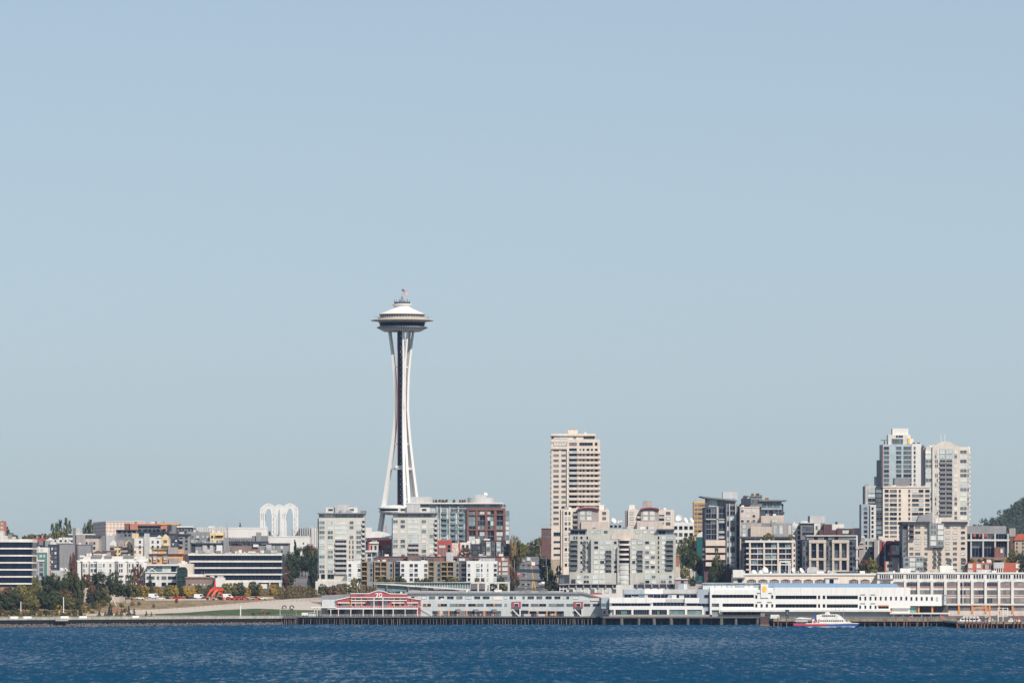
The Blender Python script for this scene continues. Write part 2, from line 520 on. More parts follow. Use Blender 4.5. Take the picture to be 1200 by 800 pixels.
class B:
    def __init__(s, name, label, cat, x0, x1, yt, Y, depth, mat, group=None, wallname='wall', yb=None, top=None):
        s.Y = Y; s.x0, s.x1, s.yt = x0, x1, yt
        s.X = lambda p: UX(p, Y)
        s.Z = lambda p: UZ(p, Y)
        xm = s.X((x0 + x1) / 2)
        s.base = min(gz(s.X(x0), Y), gz(s.X(x1), Y), gz(xm, Y)) - 1.0 if yb is None else s.Z(yb)
        s.root = empty(name, (xm, Y, s.base), label, cat, group)
        s.W = []; s.k = 0; s.mat = mat; s.body = None
        if depth: s.body = MB().box(s.X(x0), s.X(x1), Y, Y + depth, s.base, s.Z(yt)).build(wallname, mat, s.root)
    def eps(s): s.k += 1; return 0.012 + 0.007 * (s.k % 7)
    def blk(s, part, x0, x1, y0, y1, mat, dY=-0.3, depth=None, parent=None):
        e = s.eps(); f = s.Y + dY
        if depth is None: depth = (-dY + 0.6) if dY < 0 else 6.0
        zb = s.base - 0.1 if y1 is None else s.Z(y1)
        return MB().box(s.X(x0) - e, s.X(x1) + e, f, f + depth, zb, s.Z(y0) + e).build(part, mat, parent or s.root)
    def many(s, part, xs, ys, mat, dY=-0.3, depth=None):
        for a, b in xs:
            for c, d in ys: s.blk(part, a, b, c, d, mat, dY, depth)
    def poly(s, part, pts, y0, y1, mat, tops=None):
        """footprint of (px, Y) points between two heights read at the building's own distance"""
        e = s.eps()
        P = [(UX(p, s.Y) * 1.0 if d is None else UX(p, d), s.Y if d is None else d) for p, d in pts]
        return MB().prism(P, s.base - 0.1 if y1 is None else s.Z(y1), s.Z(y0) + e, 0, [s.Z(t) for t in tops] if tops else None).build(part, mat, s.root)
    def shape(s, part, pts, mat, dY=0.0, depth=4.0):
        """outline in picture points, extruded away from the viewer"""
        return MB().profile([(s.X(a), s.Z(b)) for a, b in pts], s.Y + dY, s.Y + dY + depth).build(part, mat, s.root)
    def win(s, xs, ys, gl=None, dY=0.0, frame=None, nm=None, face=None, skip=0.0):
        gl = gl or [GD, GD, GM, GS]
        if not isinstance(gl, list): gl = [gl]
        for a, b in xs:
            for c, d in ys:
                if skip and rng.random() < skip: continue
                s.W.append((a, b, c, d, rng.choice(gl), s.Y + dY, frame or frame_g, nm, face))
    def balc(s, xs, ys, mat, out=1.5, rail=None, h=None, back=GD):
        """ys: (floor line, top of the opening); slab, parapet and the dark recess behind"""
        for a, b in xs:
            for yf, yo in ys:
                if back: s.win([(a + 0.15, b - 0.15)], [(yo, yf - 0.3)], back)
                x0, x1, z = s.X(a), s.X(b), s.Z(yf)
                hh = h or 1.0
                mb = MB().box(x0, x1, s.Y - out, s.Y - 0.01, z - 0.22, z, 0)
                mb.box(x0, x1, s.Y - out - 0.05, s.Y - out + 0.05, z, z + hh, 1)
                mb.box(x0 - 0.03, x0 + 0.05, s.Y - out, s.Y - 0.02, z, z + hh, 1)
                mb.box(x1 - 0.05, x1 + 0.03, s.Y - out, s.Y - 0.02, z, z + hh, 1)
                mb.build('balcony', [mat, rail or mat], s.root)
    def wobj(s, it):
        a, b, c, d, g, dY, fr, nm, face = it
        if face:
            (pa, Ya), (pb, Yb) = face
            A = Vector((UX(pa, Ya), Ya, 0)); Bv = Vector((UX(pb, Yb), Yb, 0))
            ta, tb = (a - pa) / (pb - pa), (b - pa) / (pb - pa)
            p = A.lerp(Bv, ta); w = (Bv - A).length * (tb - ta)
            rz = math.atan2(Bv.y - A.y, Bv.x - A.x)
            off = Vector((math.sin(rz), -math.cos(rz), 0)) * 0.03
            loc = (p.x + off.x, p.y + off.y, s.Z(d))
        else:
            w = s.X(b) - s.X(a); rz = 0; loc = (s.X(a), dY - 0.03, s.Z(d))
        h = s.Z(c) - s.Z(d)
        me = window_mesh(w, h, g, fr, nm or max(1, int(round(w / 1.7))))
        return me, Vector(loc), rz
    def done(s):
        w = s.x1 - s.x0
        if s.body is not None and w > 9:                       # vents, hatches and aerials on the roof
            for i in range(int(w / 8) + 1):
                px = rng.uniform(s.x0 + 1, s.x1 - 2); y = s.Y + rng.uniform(1.5, 9); z = s.Z(s.yt); x = s.X(px)
                if rng.random() < 0.3: MB().box(x, x + .12, y, y + .12, z, z + rng.uniform(2.2, 4.5)).build('aerial', steel, s.root)
                else:
                    q = rng.uniform(.6, 2.6); MB().box(x, x + q, y, y + q, z - .02, z + rng.uniform(.6, 1.7)).build('roof_vent', rng.choice([lgrey, offw, mgrey, steel, white]), s.root)
        s.W.sort(key=lambda t: -(t[1] - t[0]) * (t[3] - t[2]))
        base = Vector(s.root.location)
        for it in s.W[:100]:
            me, loc, rz = s.wobj(it)
            o = bpy.data.objects.new('window', me); C.objects.link(o)
            o.parent = s.root; o.location = loc - base; o.rotation_euler = (0, 0, rz)
        rest = s.W[100:]
        if rest:
            bm = bmesh.new(); mats = []
            for it in rest:
                me, loc, rz = s.wobj(it)
                idx = []
                for mt in me.materials:
                    if mt not in mats: mats.append(mt)
                    idx.append(mats.index(mt))
                M = Matrix.Translation(loc - base) @ Matrix.Rotation(rz, 4, 'Z')
                vs_ = [bm.verts.new(M @ v.co) for v in me.vertices]
                for p in me.polygons:
                    f = bm.faces.new([vs_[i] for i in p.vertices]); f.material_index = idx[p.material_index]
            me2 = bpy.data.meshes.new('window_rows'); bm.to_mesh(me2); bm.free()
            for mt in mats: me2.materials.append(mt)
            o = bpy.data.objects.new('window', me2); C.objects.link(o); o.parent = s.root; o['kind'] = 'stuff'
        s.W = []
        return s
    def dish(s, px, py, r, mat=None, yb=None, dY=6.0, az=-25):
        """a roof dish: bowl on a short mast; r in picture points"""
        rr = r * s.Y / F; c = Vector((s.X(px), s.Y + dY, s.Z(py)))
        mb = MB(); prof = [(rr * t, 0.35 * rr * t * t) for t in (0.02, 0.35, 0.7, 1.0)]
        n = 20; k0 = []
        Rm = Matrix.Rotation(R(az), 3, 'Z') @ Matrix.Rotation(R(62), 3, 'X')
        vv = []
        for q, z in prof:
            for i in range(n):
                t = 2 * math.pi * i / n; vv.append(c + Rm @ Vector((q * math.cos(t), q * math.sin(t), z)))
        ff = [(j*n+i, j*n+(i+1)%n, (j+1)*n+(i+1)%n, (j+1)*n+i) for j in range(3) for i in range(n)]
        mb.add(vv, ff)
        d = mb.build('satellite_dish', mat or white2, s.root, smooth=True)
        zb = s.Z(yb if yb else py + r * 1.3)
        MB().tube((c.x, c.y + 0.2, zb), c + Vector((0, 0.2, 0)), 0.22).build('mast', steel, d)
    def clutter(s, x0, x1, yb, n, hmax=2.6, dmax=20, names=('roof_vent', 'plant_box')):
        """machines and vents standing on the roof"""
        for i in range(n):
            px = rng.uniform(x0, x1); w = rng.uniform(0.8, 4); h = rng.uniform(0.7, hmax)
            y = s.Y + rng.uniform(2, dmax)
            z = s.Z(yb)
            MB().box(s.X(px), s.X(px) + w, y, y + w, z - 0.02, z + h).build(rng.choice(names), rng.choice([lgrey, white, mgrey, steel]), s.root)

# ------------------------------------------------------------------ trees
def leaf_mesh(name, kind, n, seed):
    """unit crown: height 1 from z=0, radius 0.5; leaf-clump faces spread through the volume"""
    r = random.Random(seed); V = []; Fc = []
    clumps = []
    m = {'round': 58, 'conifer': 60, 'poplar': 50, 'bush': 30, 'wisp': 44}[kind]
    for i in range(m):
        u = r.random(); a = r.uniform(0, 2 * math.pi)
        if kind == 'round':
            z = 0.08 + 0.86 * u; rad = 0.46 * math.sqrt(max(0, 1 - ((z - 0.5) / 0.5) ** 2)) * r.uniform(0.55, 1.0)
            cr = r.uniform(0.08, 0.16)
        elif kind == 'conifer':
            z = 0.02 + 0.93 * u ** 1.25; rad = 0.48 * (1 - z) ** 0.9 * r.uniform(0.45, 1.0); cr = 0.05 + 0.08 * (1 - z)
        elif kind == 'poplar':
            z = 0.03 + 0.93 * u; rad = 0.36 * math.sqrt(max(0, math.sin(math.pi * min(1, z * 0.9 + 0.08)))) * r.uniform(0.3, 1); cr = r.uniform(0.06, 0.13)
        elif kind == 'bush':
            z = 0.1 + 0.75 * u; rad = 0.47 * math.sqrt(max(0, 1 - (z / 0.98) ** 2)) * r.uniform(0.3, 1); cr = r.uniform(0.12, 0.2)
        else:
            z = 0.15 + 0.8 * u; rad = 0.38 * r.random(); cr = r.uniform(0.05, 0.11)
        clumps.append((Vector((rad * math.cos(a), rad * math.sin(a), z)), cr))
    per = n // m
    ls = {'round': 0.076, 'conifer': 0.066, 'poplar': 0.066, 'bush': 0.10, 'wisp': 0.066}[kind]
    for c, cr in clumps:
        for j in range(per):
            d = Vector((r.gauss(0, 1), r.gauss(0, 1), r.gauss(0, 1))).normalized()
            p = c + d * cr * (r.random() ** 0.4) * Vector((1, 1, 1)).length / 1.732
            if p.z < 0.0: p.z = 0.01
            nrm = (d * 0.9 + Vector((p.x, p.y, (p.z - 0.4) * 0.8)).normalized() * 0.6 + Vector((r.gauss(0, .45), r.gauss(0, .45), r.gauss(0, .45)))).normalized()
            a = nrm.orthogonal().normalized(); a = Matrix.Rotation(r.uniform(0, 6.28), 3, nrm) @ a; b = nrm.cross(a)
            q = ls * r.uniform(0.55, 1.2)
            k = len(V)
            V += [p - a * q * .5, p - b * q * .38, p + a * q * .5, p + b * q * .38]
            Fc.append((k, k + 1, k + 2, k + 3))
    me = bpy.data.meshes.new(name); me.from_pydata([tuple(v) for v in V], [], Fc); me.materials.append(FG['m']); me.update()
    return me
CROWNS = {}
for kd, n_ in (('round', 2900), ('conifer', 2400), ('poplar', 2400), ('bush', 1500), ('wisp', 2300)):
    CROWNS[kd] = [leaf_mesh('crown_' + kd, kd, n_, 11 * i + len(kd)) for i in range(4)]
def trunk_mesh(mat, limbs=4, seed=1):
    r = random.Random(seed); mb = MB()
    mb.tube((0, 0, 0), (0.01, 0, 0.5), 0.035, 0.022); mb.tube((0.01, 0, 0.5), (0, 0.01, 0.88), 0.022, 0.006)
    for i in range(limbs):
        a = r.uniform(0, 6.28); z = r.uniform(0.25, 0.6)
        mb.tube((0, 0, z), (0.3 * math.cos(a), 0.3 * math.sin(a), z + r.uniform(0.15, 0.3)), 0.014, 0.004, 5)
    return mb.mesh('trunk', mat)
TRUNKS = {'bark': trunk_mesh(bark), 'pale': trunk_mesh(barkw, 6, 3)}

def tree(name, kind, px, yb, yt, wpx, Y, colr, label, cat='tree', group=None, trunk='bark', low=None, onground=True):
    """base row yb, top row yt and width in picture points at distance Y"""
    X = UX(px, Y); zt = UZ(yt, Y)
    zb = UZ(yb, Y)
    if onground: zb = min(zb, gz(X, Y)) if gz(X, Y) < zt - 2 else zb
    h = zt - zb; w = 1.14 * wpx * Y / F
    root = empty(name, (X, Y, zb), label, cat, group)
    me = rng.choice(CROWNS[kind])
    low = {'round': 0.16, 'conifer': 0.06, 'poplar': 0.08, 'bush': 0.0, 'wisp': 0.12}[kind] if low is None else low
    vis = zt - UZ(yb, Y)                         # the crown covers the part that is seen
    ch = min(h * (1 - low), max(vis * 1.05, w * 0.75))
    o = bpy.data.objects.new('crown', me); C.objects.link(o); o.parent = root
    o.location = (0, 0, h - ch); o.scale = (w, w, ch); o.rotation_euler = (0, 0, rng.uniform(0, 6.28))
    o.material_slots[0].link = 'OBJECT'; o.material_slots[0].material = FG[colr]
    if kind != 'bush' or True:
        t = bpy.data.objects.new('trunk', TRUNKS[trunk]); C.objects.link(t); t.parent = root
        t.scale = (min(w * 1.0, h * 0.6), min(w * 1.0, h * 0.6), h * 0.95); t.rotation_euler = (0, 0, rng.uniform(0, 6.28))
    return root

ORD = ['first','second','third','fourth','fifth','sixth','seventh','eighth','ninth','tenth','eleventh','twelfth','thirteenth','fourteenth','fifteenth','sixteenth','seventeenth','eighteenth','nineteenth','twentieth']
def tree_row(name, desc, where, group, specs, cat='tree', **kw):
    """specs: (kind, px, yb, yt, w, Y, colour); labels count from the left of a row one can find"""
    specs = sorted(specs, key=lambda t: t[1]); n = len(specs)
    for i, sp in enumerate(specs):
        kind, px, yb, yt, w, Y, c = sp
        od = 'leftmost' if i == 0 else ('rightmost' if i == n - 1 else ORD[i] + ' from the left')
        cw = {'d': 'dark green', 'm': 'green', 'o': 'olive', 'y': 'yellow', 'r': 'russet', 'b': 'tan', 'c': 'blackish green', 'h': 'dusky green', 'g': 'fresh green'}[c]
        tree(name, kind, px, yb, yt, w, Y, c, f"{cw} {desc}, {od} {where}", cat, group, **kw)
# ================================================================== tower with the saucer top
def needle():
    Y = 4000.0; s = Y / F; cx = UX(471.3, Y); zz = lambda p: UZ(p, Y)
    zb = gz(cx, Y) - 1
    root = empty('observation_tower', (cx, Y, zb), 'tall white observation tower with a saucer top on three curved double legs', 'tower')
    def lat(name, prof, m, sm=True, n=64):
        return MB().lathe([(r * s, zz(y)) for r, y in prof], cx, Y, n).build(name, m, root, smooth=False)
    # legs: pairs of beams, 120 degrees apart, narrow at the waist
    ys = [645, 620, 600, 580, 560, 540, 520, 500, 480, 460, 440, 420, 405, 387]
    rad = lambda y: float(np.interp(y, [384, 400, 430, 455, 480, 510, 550, 590, 620, 650], [15.6, 13.4, 9.6, 7.9, 7.4, 9.6, 15.2, 21.8, 26.6, 31.5]))
    sep = lambda y: float(np.interp(y, [384, 400, 428, 440, 480, 500, 550, 620, 650], [6.4, 4.8, 1.7, 1.4, 1.4, 2.0, 4.0, 6.0, 6.6]))
    hw = lambda y: float(np.interp(y, [384, 420, 480, 560, 640], [0.62, 0.8, 1.05, 1.1, 1.2]))
    for a in (165, 285, 45):
        rd = Vector((math.cos(R(a)), math.sin(R(a)), 0)); tg = Vector((-rd.y, rd.x, 0))
        leg = None
        for sd in (-1, 1):
            pts = [Vector((cx, Y, zz(y))) + rd * rad(y) * s + tg * (sd * sep(y) * s / 2) for y in ys]
            mb = MB().beam(pts, [(hw(y) * 0.8, hw(y)) for y in ys], up=tuple(rd))
            if leg is None: leg = mb.build('leg', needle_w, root)
            else: mb.build('leg', needle_w, root)
        for y in (398, 515, 532, 567, 585, 605):
            c = Vector((cx, Y, zz(y))) + rd * rad(y) * s
            MB().beam([c - tg * sep(y) * s / 2, c + tg * sep(y) * s / 2], (0.45, 0.5)).build('tie', needle_w, leg)
        wys = [424, 436, 450, 466, 482, 496]
        MB().beam([Vector((cx, Y, zz(y))) + rd * rad(y) * s for y in wys], [(0.35, sep(y) * s / 2) for y in wys], up=tuple(rd)).build('web', needle_w, leg)
        # struts out to the core
        for y in (430, 480, 520):
            c = Vector((cx, Y, zz(y)))
            MB().beam([c + rd * 2.0, c + rd * rad(y) * s], (0.35, 0.4)).build('tie', needle_w, leg)
    # core with lift shafts
    mb = MB()
    for a in range(3):
        t = R(a * 120 + 75); x = cx - 0.9 + 1.15 * math.cos(t); y = Y + 1.15 * math.sin(t)
        mb.lathe([(1.35, zb), (1.35, zz(388))], x, y, 6)
    core = mb.build('core', coredark, root)
    mb = MB(); mw = MB()
    k = 0; y = 640
    while y > 392:
        z = zz(y); k += 1
        mb.box(cx - 3.0, cx + 1.6, Y - 2.75, Y + 2.6, z, z + 0.28)
        mw.box(cx - 1.35 + (k % 2) * 0.9, cx - 0.7 + (k % 2) * 0.9, Y - 2.95, Y - 2.6, z + 0.5, z + 1.25)
        y -= 3.1
    mb.build_each('landing', maroon, core); mw.build_each('light_panel', lgrey, core)
    for xx in (-3.2, 1.7):
        MB().box(cx + xx - 0.15, cx + xx + 0.15, Y - 2.9, Y - 2.6, zb, zz(388)).build('guide_rail', salmon if xx < 0 else lgrey, core)
    # deck half way down
    def ringdeck(name, y0, y1, m, r0, r1):
        return MB().lathe([(r0 * s, zz(y1)), (r1 * s, zz(y1)), (r1 * s, zz(y0)), (r0 * s, zz(y0))], cx, Y, 6, cap=False).build(name, m, root)
    for a, b in ((165, 285), (285, 45), (45, 165)):
        p = Vector((cx, Y, zz(549))) + Vector((math.cos(R(a)), math.sin(R(a)), 0)) * rad(549) * s
        q = Vector((cx, Y, zz(549))) + Vector((math.cos(R(b)), math.sin(R(b)), 0)) * rad(549) * s
        MB().beam([p, q], (0.7, 0.75)).build('ring_beam', needle_w, root)
    MB().box(cx - 4.5, cx + 3, Y - 3.4, Y + 3.4, zz(549), zz(545.3)).build('landing_hut', needle_w, root)
    lat('lower_deck', [(18, 603), (25, 600.5), (27.5, 600), (27.5, 598.6)], needle_w, n=24)
    lat('lower_deck_glazing', [(26.2, 598.6), (26.6, 596)], GN, n=24)
    lat('lower_deck_roof', [(28, 596), (28, 594.6), (20, 592.2), (6, 591.2)], needle_w, n=24)
    # saucer
    r1 = lat('skirt_disc', [(14, 387.6), (23, 387.2), (28.6, 384.8), (30, 384.1), (30, 383.7), (26.5, 383.5)], mgrey)
    mb = MB()
    for i in range(60):
        t = 2 * math.pi * (i + 0.3) / 60; d = Vector((math.cos(t), math.sin(t), 0)); c = Vector((cx, Y, 0))
        mb.beam([c + d * 21 * s + Vector((0, 0, zz(387.6))), c + d * 28.6 * s + Vector((0, 0, zz(383.6)))], (0.45, 0.62), up=(0, 0, 1))
    mb.build_each('fin', needle_w, r1)
    lat('restaurant_glazing', [(25.9, 383.5), (27.2, 377.8)], GN)
    lat('restaurant_core', [(15, 387.9), (15, 379)], dgrey)
    lat('halo_underside', [(27.0, 377.7), (27.6, 376.9), (33.0, 376.2), (35.6, 375.8)], white, n=64)
    lat('halo_rim', [(33.4, 376.25), (36.8, 375.75), (36.8, 375.35), (33.4, 374.9)], gold)
    lat('halo_lip', [(26.9, 378.1), (27.7, 377.9), (27.7, 377.4), (26.9, 377.3)], gold)
    lat('halo_ring', [(33.5, 374.95), (30.5, 374.4), (27, 374.3)], white)
    lat('deck_rail', [(28.4, 374.6), (28.6, 372.2), (28.2, 372.15), (28.0, 374.5)], lgrey)
    mb = MB()
    for i in range(44):
        t = 2 * math.pi * i / 44; d = Vector((math.cos(t), math.sin(t), 0)); c = Vector((cx, Y, 0))
        mb.tube(c + d * 30.2 * s + Vector((0, 0, zz(374.8))), c + d * 31.6 * s + Vector((0, 0, zz(371.2))), 0.07, n=4)
        e = Vector((math.cos(t + .143), math.sin(t + .143), 0))
        mb.tube(c + d * 31.6 * s + Vector((0, 0, zz(371.2))), c + e * 31.6 * s + Vector((0, 0, zz(371.2))), 0.07, n=4)
    mb.build('safety_cage', steel, root)
    lat('deck_glazing', [(25.6, 374.4), (25.6, 368.9)], dgrey)
    mb = MB()
    for i in range(48):
        t = 2 * math.pi * i / 48; d = Vector((math.cos(t), math.sin(t), 0)); c = Vector((cx, Y, 0))
        mb.tube(c + d * 25.9 * s + Vector((0, 0, zz(373))), c + d * 25.9 * s + Vector((0, 0, zz(368.9))), 0.16, n=4)
    mb.build_each('mullion', lgrey, root)
    lat('roof_rim', [(25.5, 369.0), (27.2, 368.9), (27.2, 368.2), (26, 368.0)], gold)
    lat('roof', [(26.9, 368.15), (22, 366.0), (17, 363.9), (12.5, 361.9), (9.6, 360.3), (9.0, 359.4)], needle_w)
    lat('crown_ring', [(9.0, 361.2), (9.2, 360.0), (11.6, 357.2), (11.8, 356.5), (11.3, 356.2), (10.6, 356.4)], needle_w)
    lat('crown_machinery', [(9.6, 356.6), (9.4, 354.2), (8.0, 353.8)], dgrey, n=20)
    mb = MB()
    for i in range(16):
        t = 2 * math.pi * i / 16; d = Vector((math.cos(t), math.sin(t), 0)); c = Vector((cx, Y, 0))
        mb.tube(c + d * 8.8 * s + Vector((0, 0, zz(354.6))), c + d * 9.2 * s + Vector((0, 0, zz(352.4 - (i % 3)))), 0.2, 0.12, 4)
    mb.build_each('beacon', dgrey, root)
    lat('mast_foot', [(3.6, 354), (2.4, 352), (1.3, 350), (0.6, 347)], mgrey, n=12)
    MB().tube((cx, Y, zz(353)), (cx, Y, zz(327.8)), 0.32, 0.13, 8).build('mast', lgrey, root)
needle()

def flag():
    Y = 3999.4; s = Y / F; x0 = UX(471.3, Y) - 0.25; z1 = UZ(338.8, Y)
    nx, nz = 22, 13; L, Hh = 4.8, 2.8
    V = []; mb = MB()
    def P(i, j):
        u = i / nx; v = j / nz
        return (x0 + L * u * 0.93, Y + 0.35 * math.sin(u * 7 + v), z1 - Hh * v - 1.9 * u ** 1.3 + 0.25 * math.sin(u * 8))
    for side, dy in ((0, 0.0), (1, 0.03)):
        for i in range(nx):
            for j in range(nz):
                q = [P(i, j), P(i + 1, j), P(i + 1, j + 1), P(i, j + 1)]
                q = [(a, b + dy, c) for a, b, c in q]
                canton = i < nx * 0.4 and j < 7
                m = 2 if canton else (0 if j % 2 == 0 else 1)
                if canton and (i + j) % 2 == 1 and 0 < j < 6 and 0 < i < 8: m = 2
                mb.quad(*q, m=m)
                if side == 0 and canton and (i + j) % 2 == 1 and 0 < j < 6:     # stars
                    c = [sum(t[k] for t in q) / 4 for k in range(3)]
                    mb.quad(*[(c[0] + a * 0.07, c[1] - 0.02, c[2] + b * 0.07) for a, b in ((0, -1), (1, 0), (0, 1), (-1, 0))], m=1)
    o = mb.build('flag', [wall('flag red', (0.42, 0.10, 0.12)), white2, wall('flag blue', (0.05, 0.06, 0.20))])
    tag(o, 'striped red and white flag with blue starred canton flying at half mast on the tower', 'flag')
flag()

# ================================================================== white lattice arches
def arches():
    def one(x0, x1, apex, ytop_sh, ybot, Y, depth, band, label):
        s = Y / F; xa, xb = UX(x0, Y), UX(x1, Y); xm = (xa + xb) / 2
        zb, zs, zt = UZ(ybot, Y), UZ(ytop_sh, Y), UZ(apex, Y); bw = band * s
        root = empty('lattice_arch', (xm, Y, zb), label, 'arch', 'white lattice arches on the hill')
        def opening(sc):
            """pointed arch; sc shifts outward from the opening edge"""
            hw = (xb - xa) / 2 - bw + sc; P = []
            zsp = zs - (zt - zs) * 1.6
            for t in np.linspace(0, 1, 9):
                a = t * math.pi / 2
                P.append((hw * math.cos(a) ** 0.8 if t < 1 else 0.0, zsp + (zt - bw * 1.15 - zsp + sc * 0.9) * math.sin(a) ** 0.9))
            return [(hw, zb)] + P
        for f, yy in enumerate((Y, Y + depth)):
            leaf = None
            for sg in (-1, 1):
                inn = opening(0.0); mid = opening(bw * 0.5)
                r = 0.5
                mb = MB()
                mb.beam([(xm + sg * p[0], yy, p[1]) for p in inn], (0.36, 0.36), up=(0, 1, 0))
                mb.beam([(xm + sg * p[0], yy, p[1]) for p in mid], (0.26, 0.3), up=(0, 1, 0))
                out = [((xb - xa) / 2 - 0.4, zb), ((xb - xa) / 2 - 0.4, zs), ((xb - xa) * 0.25, zs + (zt - zs) * 0.62), (0, zt - 0.5)]
                mb.beam([(xm + sg * p[0], yy, p[1]) for p in out], (0.36, 0.36), up=(0, 1, 0))
                mb.build('rib', needle_w, root)
                tb = MB()
                z = zb + 1.5
                while z < zs:
                    hwz = np.interp(z, [p[1] for p in inn], [p[0] for p in inn])
                    tb.box(xm + sg * hwz - 0.1, xm + sg * hwz + (((xb - xa) / 2 - 0.4) - hwz) * sg if sg > 0 else xm + sg * hwz + 0.1, yy - 0.25, yy + 0.25, z, z + 0.35) if sg > 0 else tb.box(xm - (xb - xa) / 2 + 0.4, xm - hwz + 0.1, yy - 0.25, yy + 0.25, z, z + 0.35)
                    z += 2.8
                for p, q in zip(inn[2:], [(0.98 * min((xb - xa) / 2 - 0.4, p[0] * 1.25 + bw * 0.5), min(p[1] + bw * 0.9, zt - 0.6 - (zt - zs) * min(1, p[0] / ((xb - xa) / 2)))) for p in inn[2:]]):
                    tb.tube((xm + sg * p[0], yy, p[1]), (xm + sg * q[0], yy, max(q[1], p[1])), 0.25, n=4)
                tb.build_each('cross_tie', needle_w, root)
        for x in (xa + 0.4, xb - 0.4):
            tb = MB(); z = zb + 2
            while z < zs + 1:
                tb.box(x - 0.25, x + 0.25, Y, Y + depth, z, z + 0.5); z += 4
            tb.build_each('cross_tie', needle_w, root)
    one(304.8, 324.2, 589.0, 596.4, 634, 3800, 6.5, 5.0, 'white open lattice arch with pointed top, leftmost of the three on the hill')
    one(321.2, 333.2, 590.2, 595.6, 634, 3826, 5.0, 4.2, 'white lattice arch with the narrowest opening, between and behind two wider arches')
    one(329.8, 349.2, 588.8, 596.4, 634, 3800, 6.5, 5.0, 'white open lattice arch with pointed top, rightmost of the three on the hill')
arches()

# ================================================================== left of the picture
def office_round():
    Y = 3060
    b = B('office_building', 'round-cornered dark glass office block with white floor bands at the left edge', 'office building', -26, 37, 631.5, Y, 0, None)
    def foot(o):                                   # footprint grown outward by o metres
        x0, x1 = UX(-26, Y) - o, UX(37, Y) + o; r = 9 + o
        P = [(x0, Y - o)]
        for t in np.linspace(-90, 0, 9): P.append((x1 - r + r * math.cos(R(t)), Y - o + r + r * math.sin(R(t))))
        return P + [(x1, Y + 34), (x0, Y + 34)]
    MB().prism(foot(-0.5), b.base, UZ(632.5, Y)).build('wall', dgrey, b.root)
    lev = [(631.3, 634.9), (641.4, 643.2), (649.7, 651.5), (658.0, 659.8), (666.2, 668.0), (674.4, 676.2), (682.6, 684.4), (691, 693)]
    for a, c in lev: MB().prism(foot(0.25), UZ(c, Y), UZ(a, Y)).build('floor_band', offw, b.root)
    for i in range(7): MB().prism(foot(-0.1), UZ(lev[i + 1][0], Y), UZ(lev[i][1], Y)).build('window', GN, b.root)
    for x in np.arange(-24, 17, 2.6): 
        MB().box(UX(x, Y) - .06, UX(x, Y) + .06, Y - 0.02, Y + 0.2, UZ(690, Y), UZ(634.5, Y)).build('mullion', frame_d, b.root)
    b.clutter(-20, 30, 631, 5)
    b.done()
office_round()

def block(name, label, cat, x0, x1, yt, Y, depth, mat, wx=None, wy=None, gl=None, roof=None, group=None, clutter=0, fr=None):
    b = B(name, label, cat, x0, x1, yt, Y, depth, mat, group)
    if wx and wy: b.win(wx, wy, gl, frame=fr)
    if roof is not None: b.blk('roof', x0 - 0.5, x1 + 0.5, yt - 0.8, yt + 0.6, roof, -0.5, depth + 1)
    else: b.blk('parapet', x0 - 0.1, x1 + 0.1, yt - 0.5, yt + 0.3, mat, -0.2, 0.6)
    if clutter: b.clutter(x0 + 1, x1 - 1, yt, clutter, dmax=max(3, depth - 4))
    return b

b = block('brick_tower', 'salmon brick tower block cut by the left edge above the glass office', 'apartment building', -10, 5, 610.5, 3700, 16, salmon, cols(-8, 3, 4.5, 2.2), rows(612, 4, 4.6, 2.4), [GM, GS]); b.done()
b = block('house', 'plain white house top in front of the salmon brick tower', 'house', -8, 3.8, 622, 3560, 12, white, None, None); b.done()
b = B('house', 'house with a broad red pitched roof behind the glass office', 'house', 38, 52, 637, 3380, 10, offw)
b.shape('roof', [(36.5, 638), (38.5, 630.3), (50.5, 630.3), (55, 638)], red2, -0.5, 11)
b.blk('chimney', 48.2, 50, 626.5, 632, salmon, 3, 1.4); b.done()
b = B('house', 'small house with a dark steep roof and grey boxes beside the red roof', 'house', 40, 59, 640.5, 3300, 12, mgrey)
b.shape('roof', [(38, 643), (45, 634), (53, 633.2), (60, 640.5), (60, 643)], slate, -0.6, 13)
b.blk('dormer', 45.5, 50.5, 633.2, 638.5, mgrey, -1.2, 4); b.blk('dormer', 53, 58.5, 633, 640, grey, -1.4, 4); b.done()
b = B('house', 'low white house with a round arched gable left of the poplars', 'house', 54, 80, 631.5, 3420, 10, offw)
b.shape('gable', [(56, 633), (57, 630.5), (58.8, 629.4), (60.6, 630.5), (61.6, 633)], white, -0.4, 3)
b.win([(64, 66), (70, 72.5), (76, 78)], [(632.4, 634.2)], GD); b.done()
b = B('apartment_building', 'teal green apartment building with a white upper storey and cream rooftop terrace', 'apartment building', 41, 56, 641, 3200, 14, white)
b.win([(43.5, 45.5), (48, 50)], [(642.5, 645)], [GM, GS])
b.blk('wall', 42, 55.4, 647, None, teal, -0.6); b.blk('terrace_wall', 37, 44, 650, 656, yellow, -3, 2.4)
b.blk('wall', 37, 52, 657, None, bluegrey, -4, 4); b.blk('roof', 36.5, 52.5, 655.8, 657.6, offw, -4.6, 4.5)
b.win([(39.5, 43.5), (47, 51)], rows(659.5, 3, 5.6, 3.4), [GD, GM], dY=-4); b.win([(46.5, 49.5), (51, 53)], rows(649.5, 1, 5, 3), [GS], dY=-0.6)
b.many('pilaster', [(45, 46)], [(657.6, 678)], lgrey, -4.4, 0.6); b.done()
b = B('apartment_building', 'narrow slate apartment building with a salmon stair strip left of the blank grey block', 'apartment building', 56.2, 67, 637.5, 3230, 16, slate)
b.blk('stair_strip', 56.6, 59.4, 649, None, salmon, -0.8); b.many('balcony', [(57, 59.8)], rows(651, 4, 5.2, 1.2), pink, -1.6)
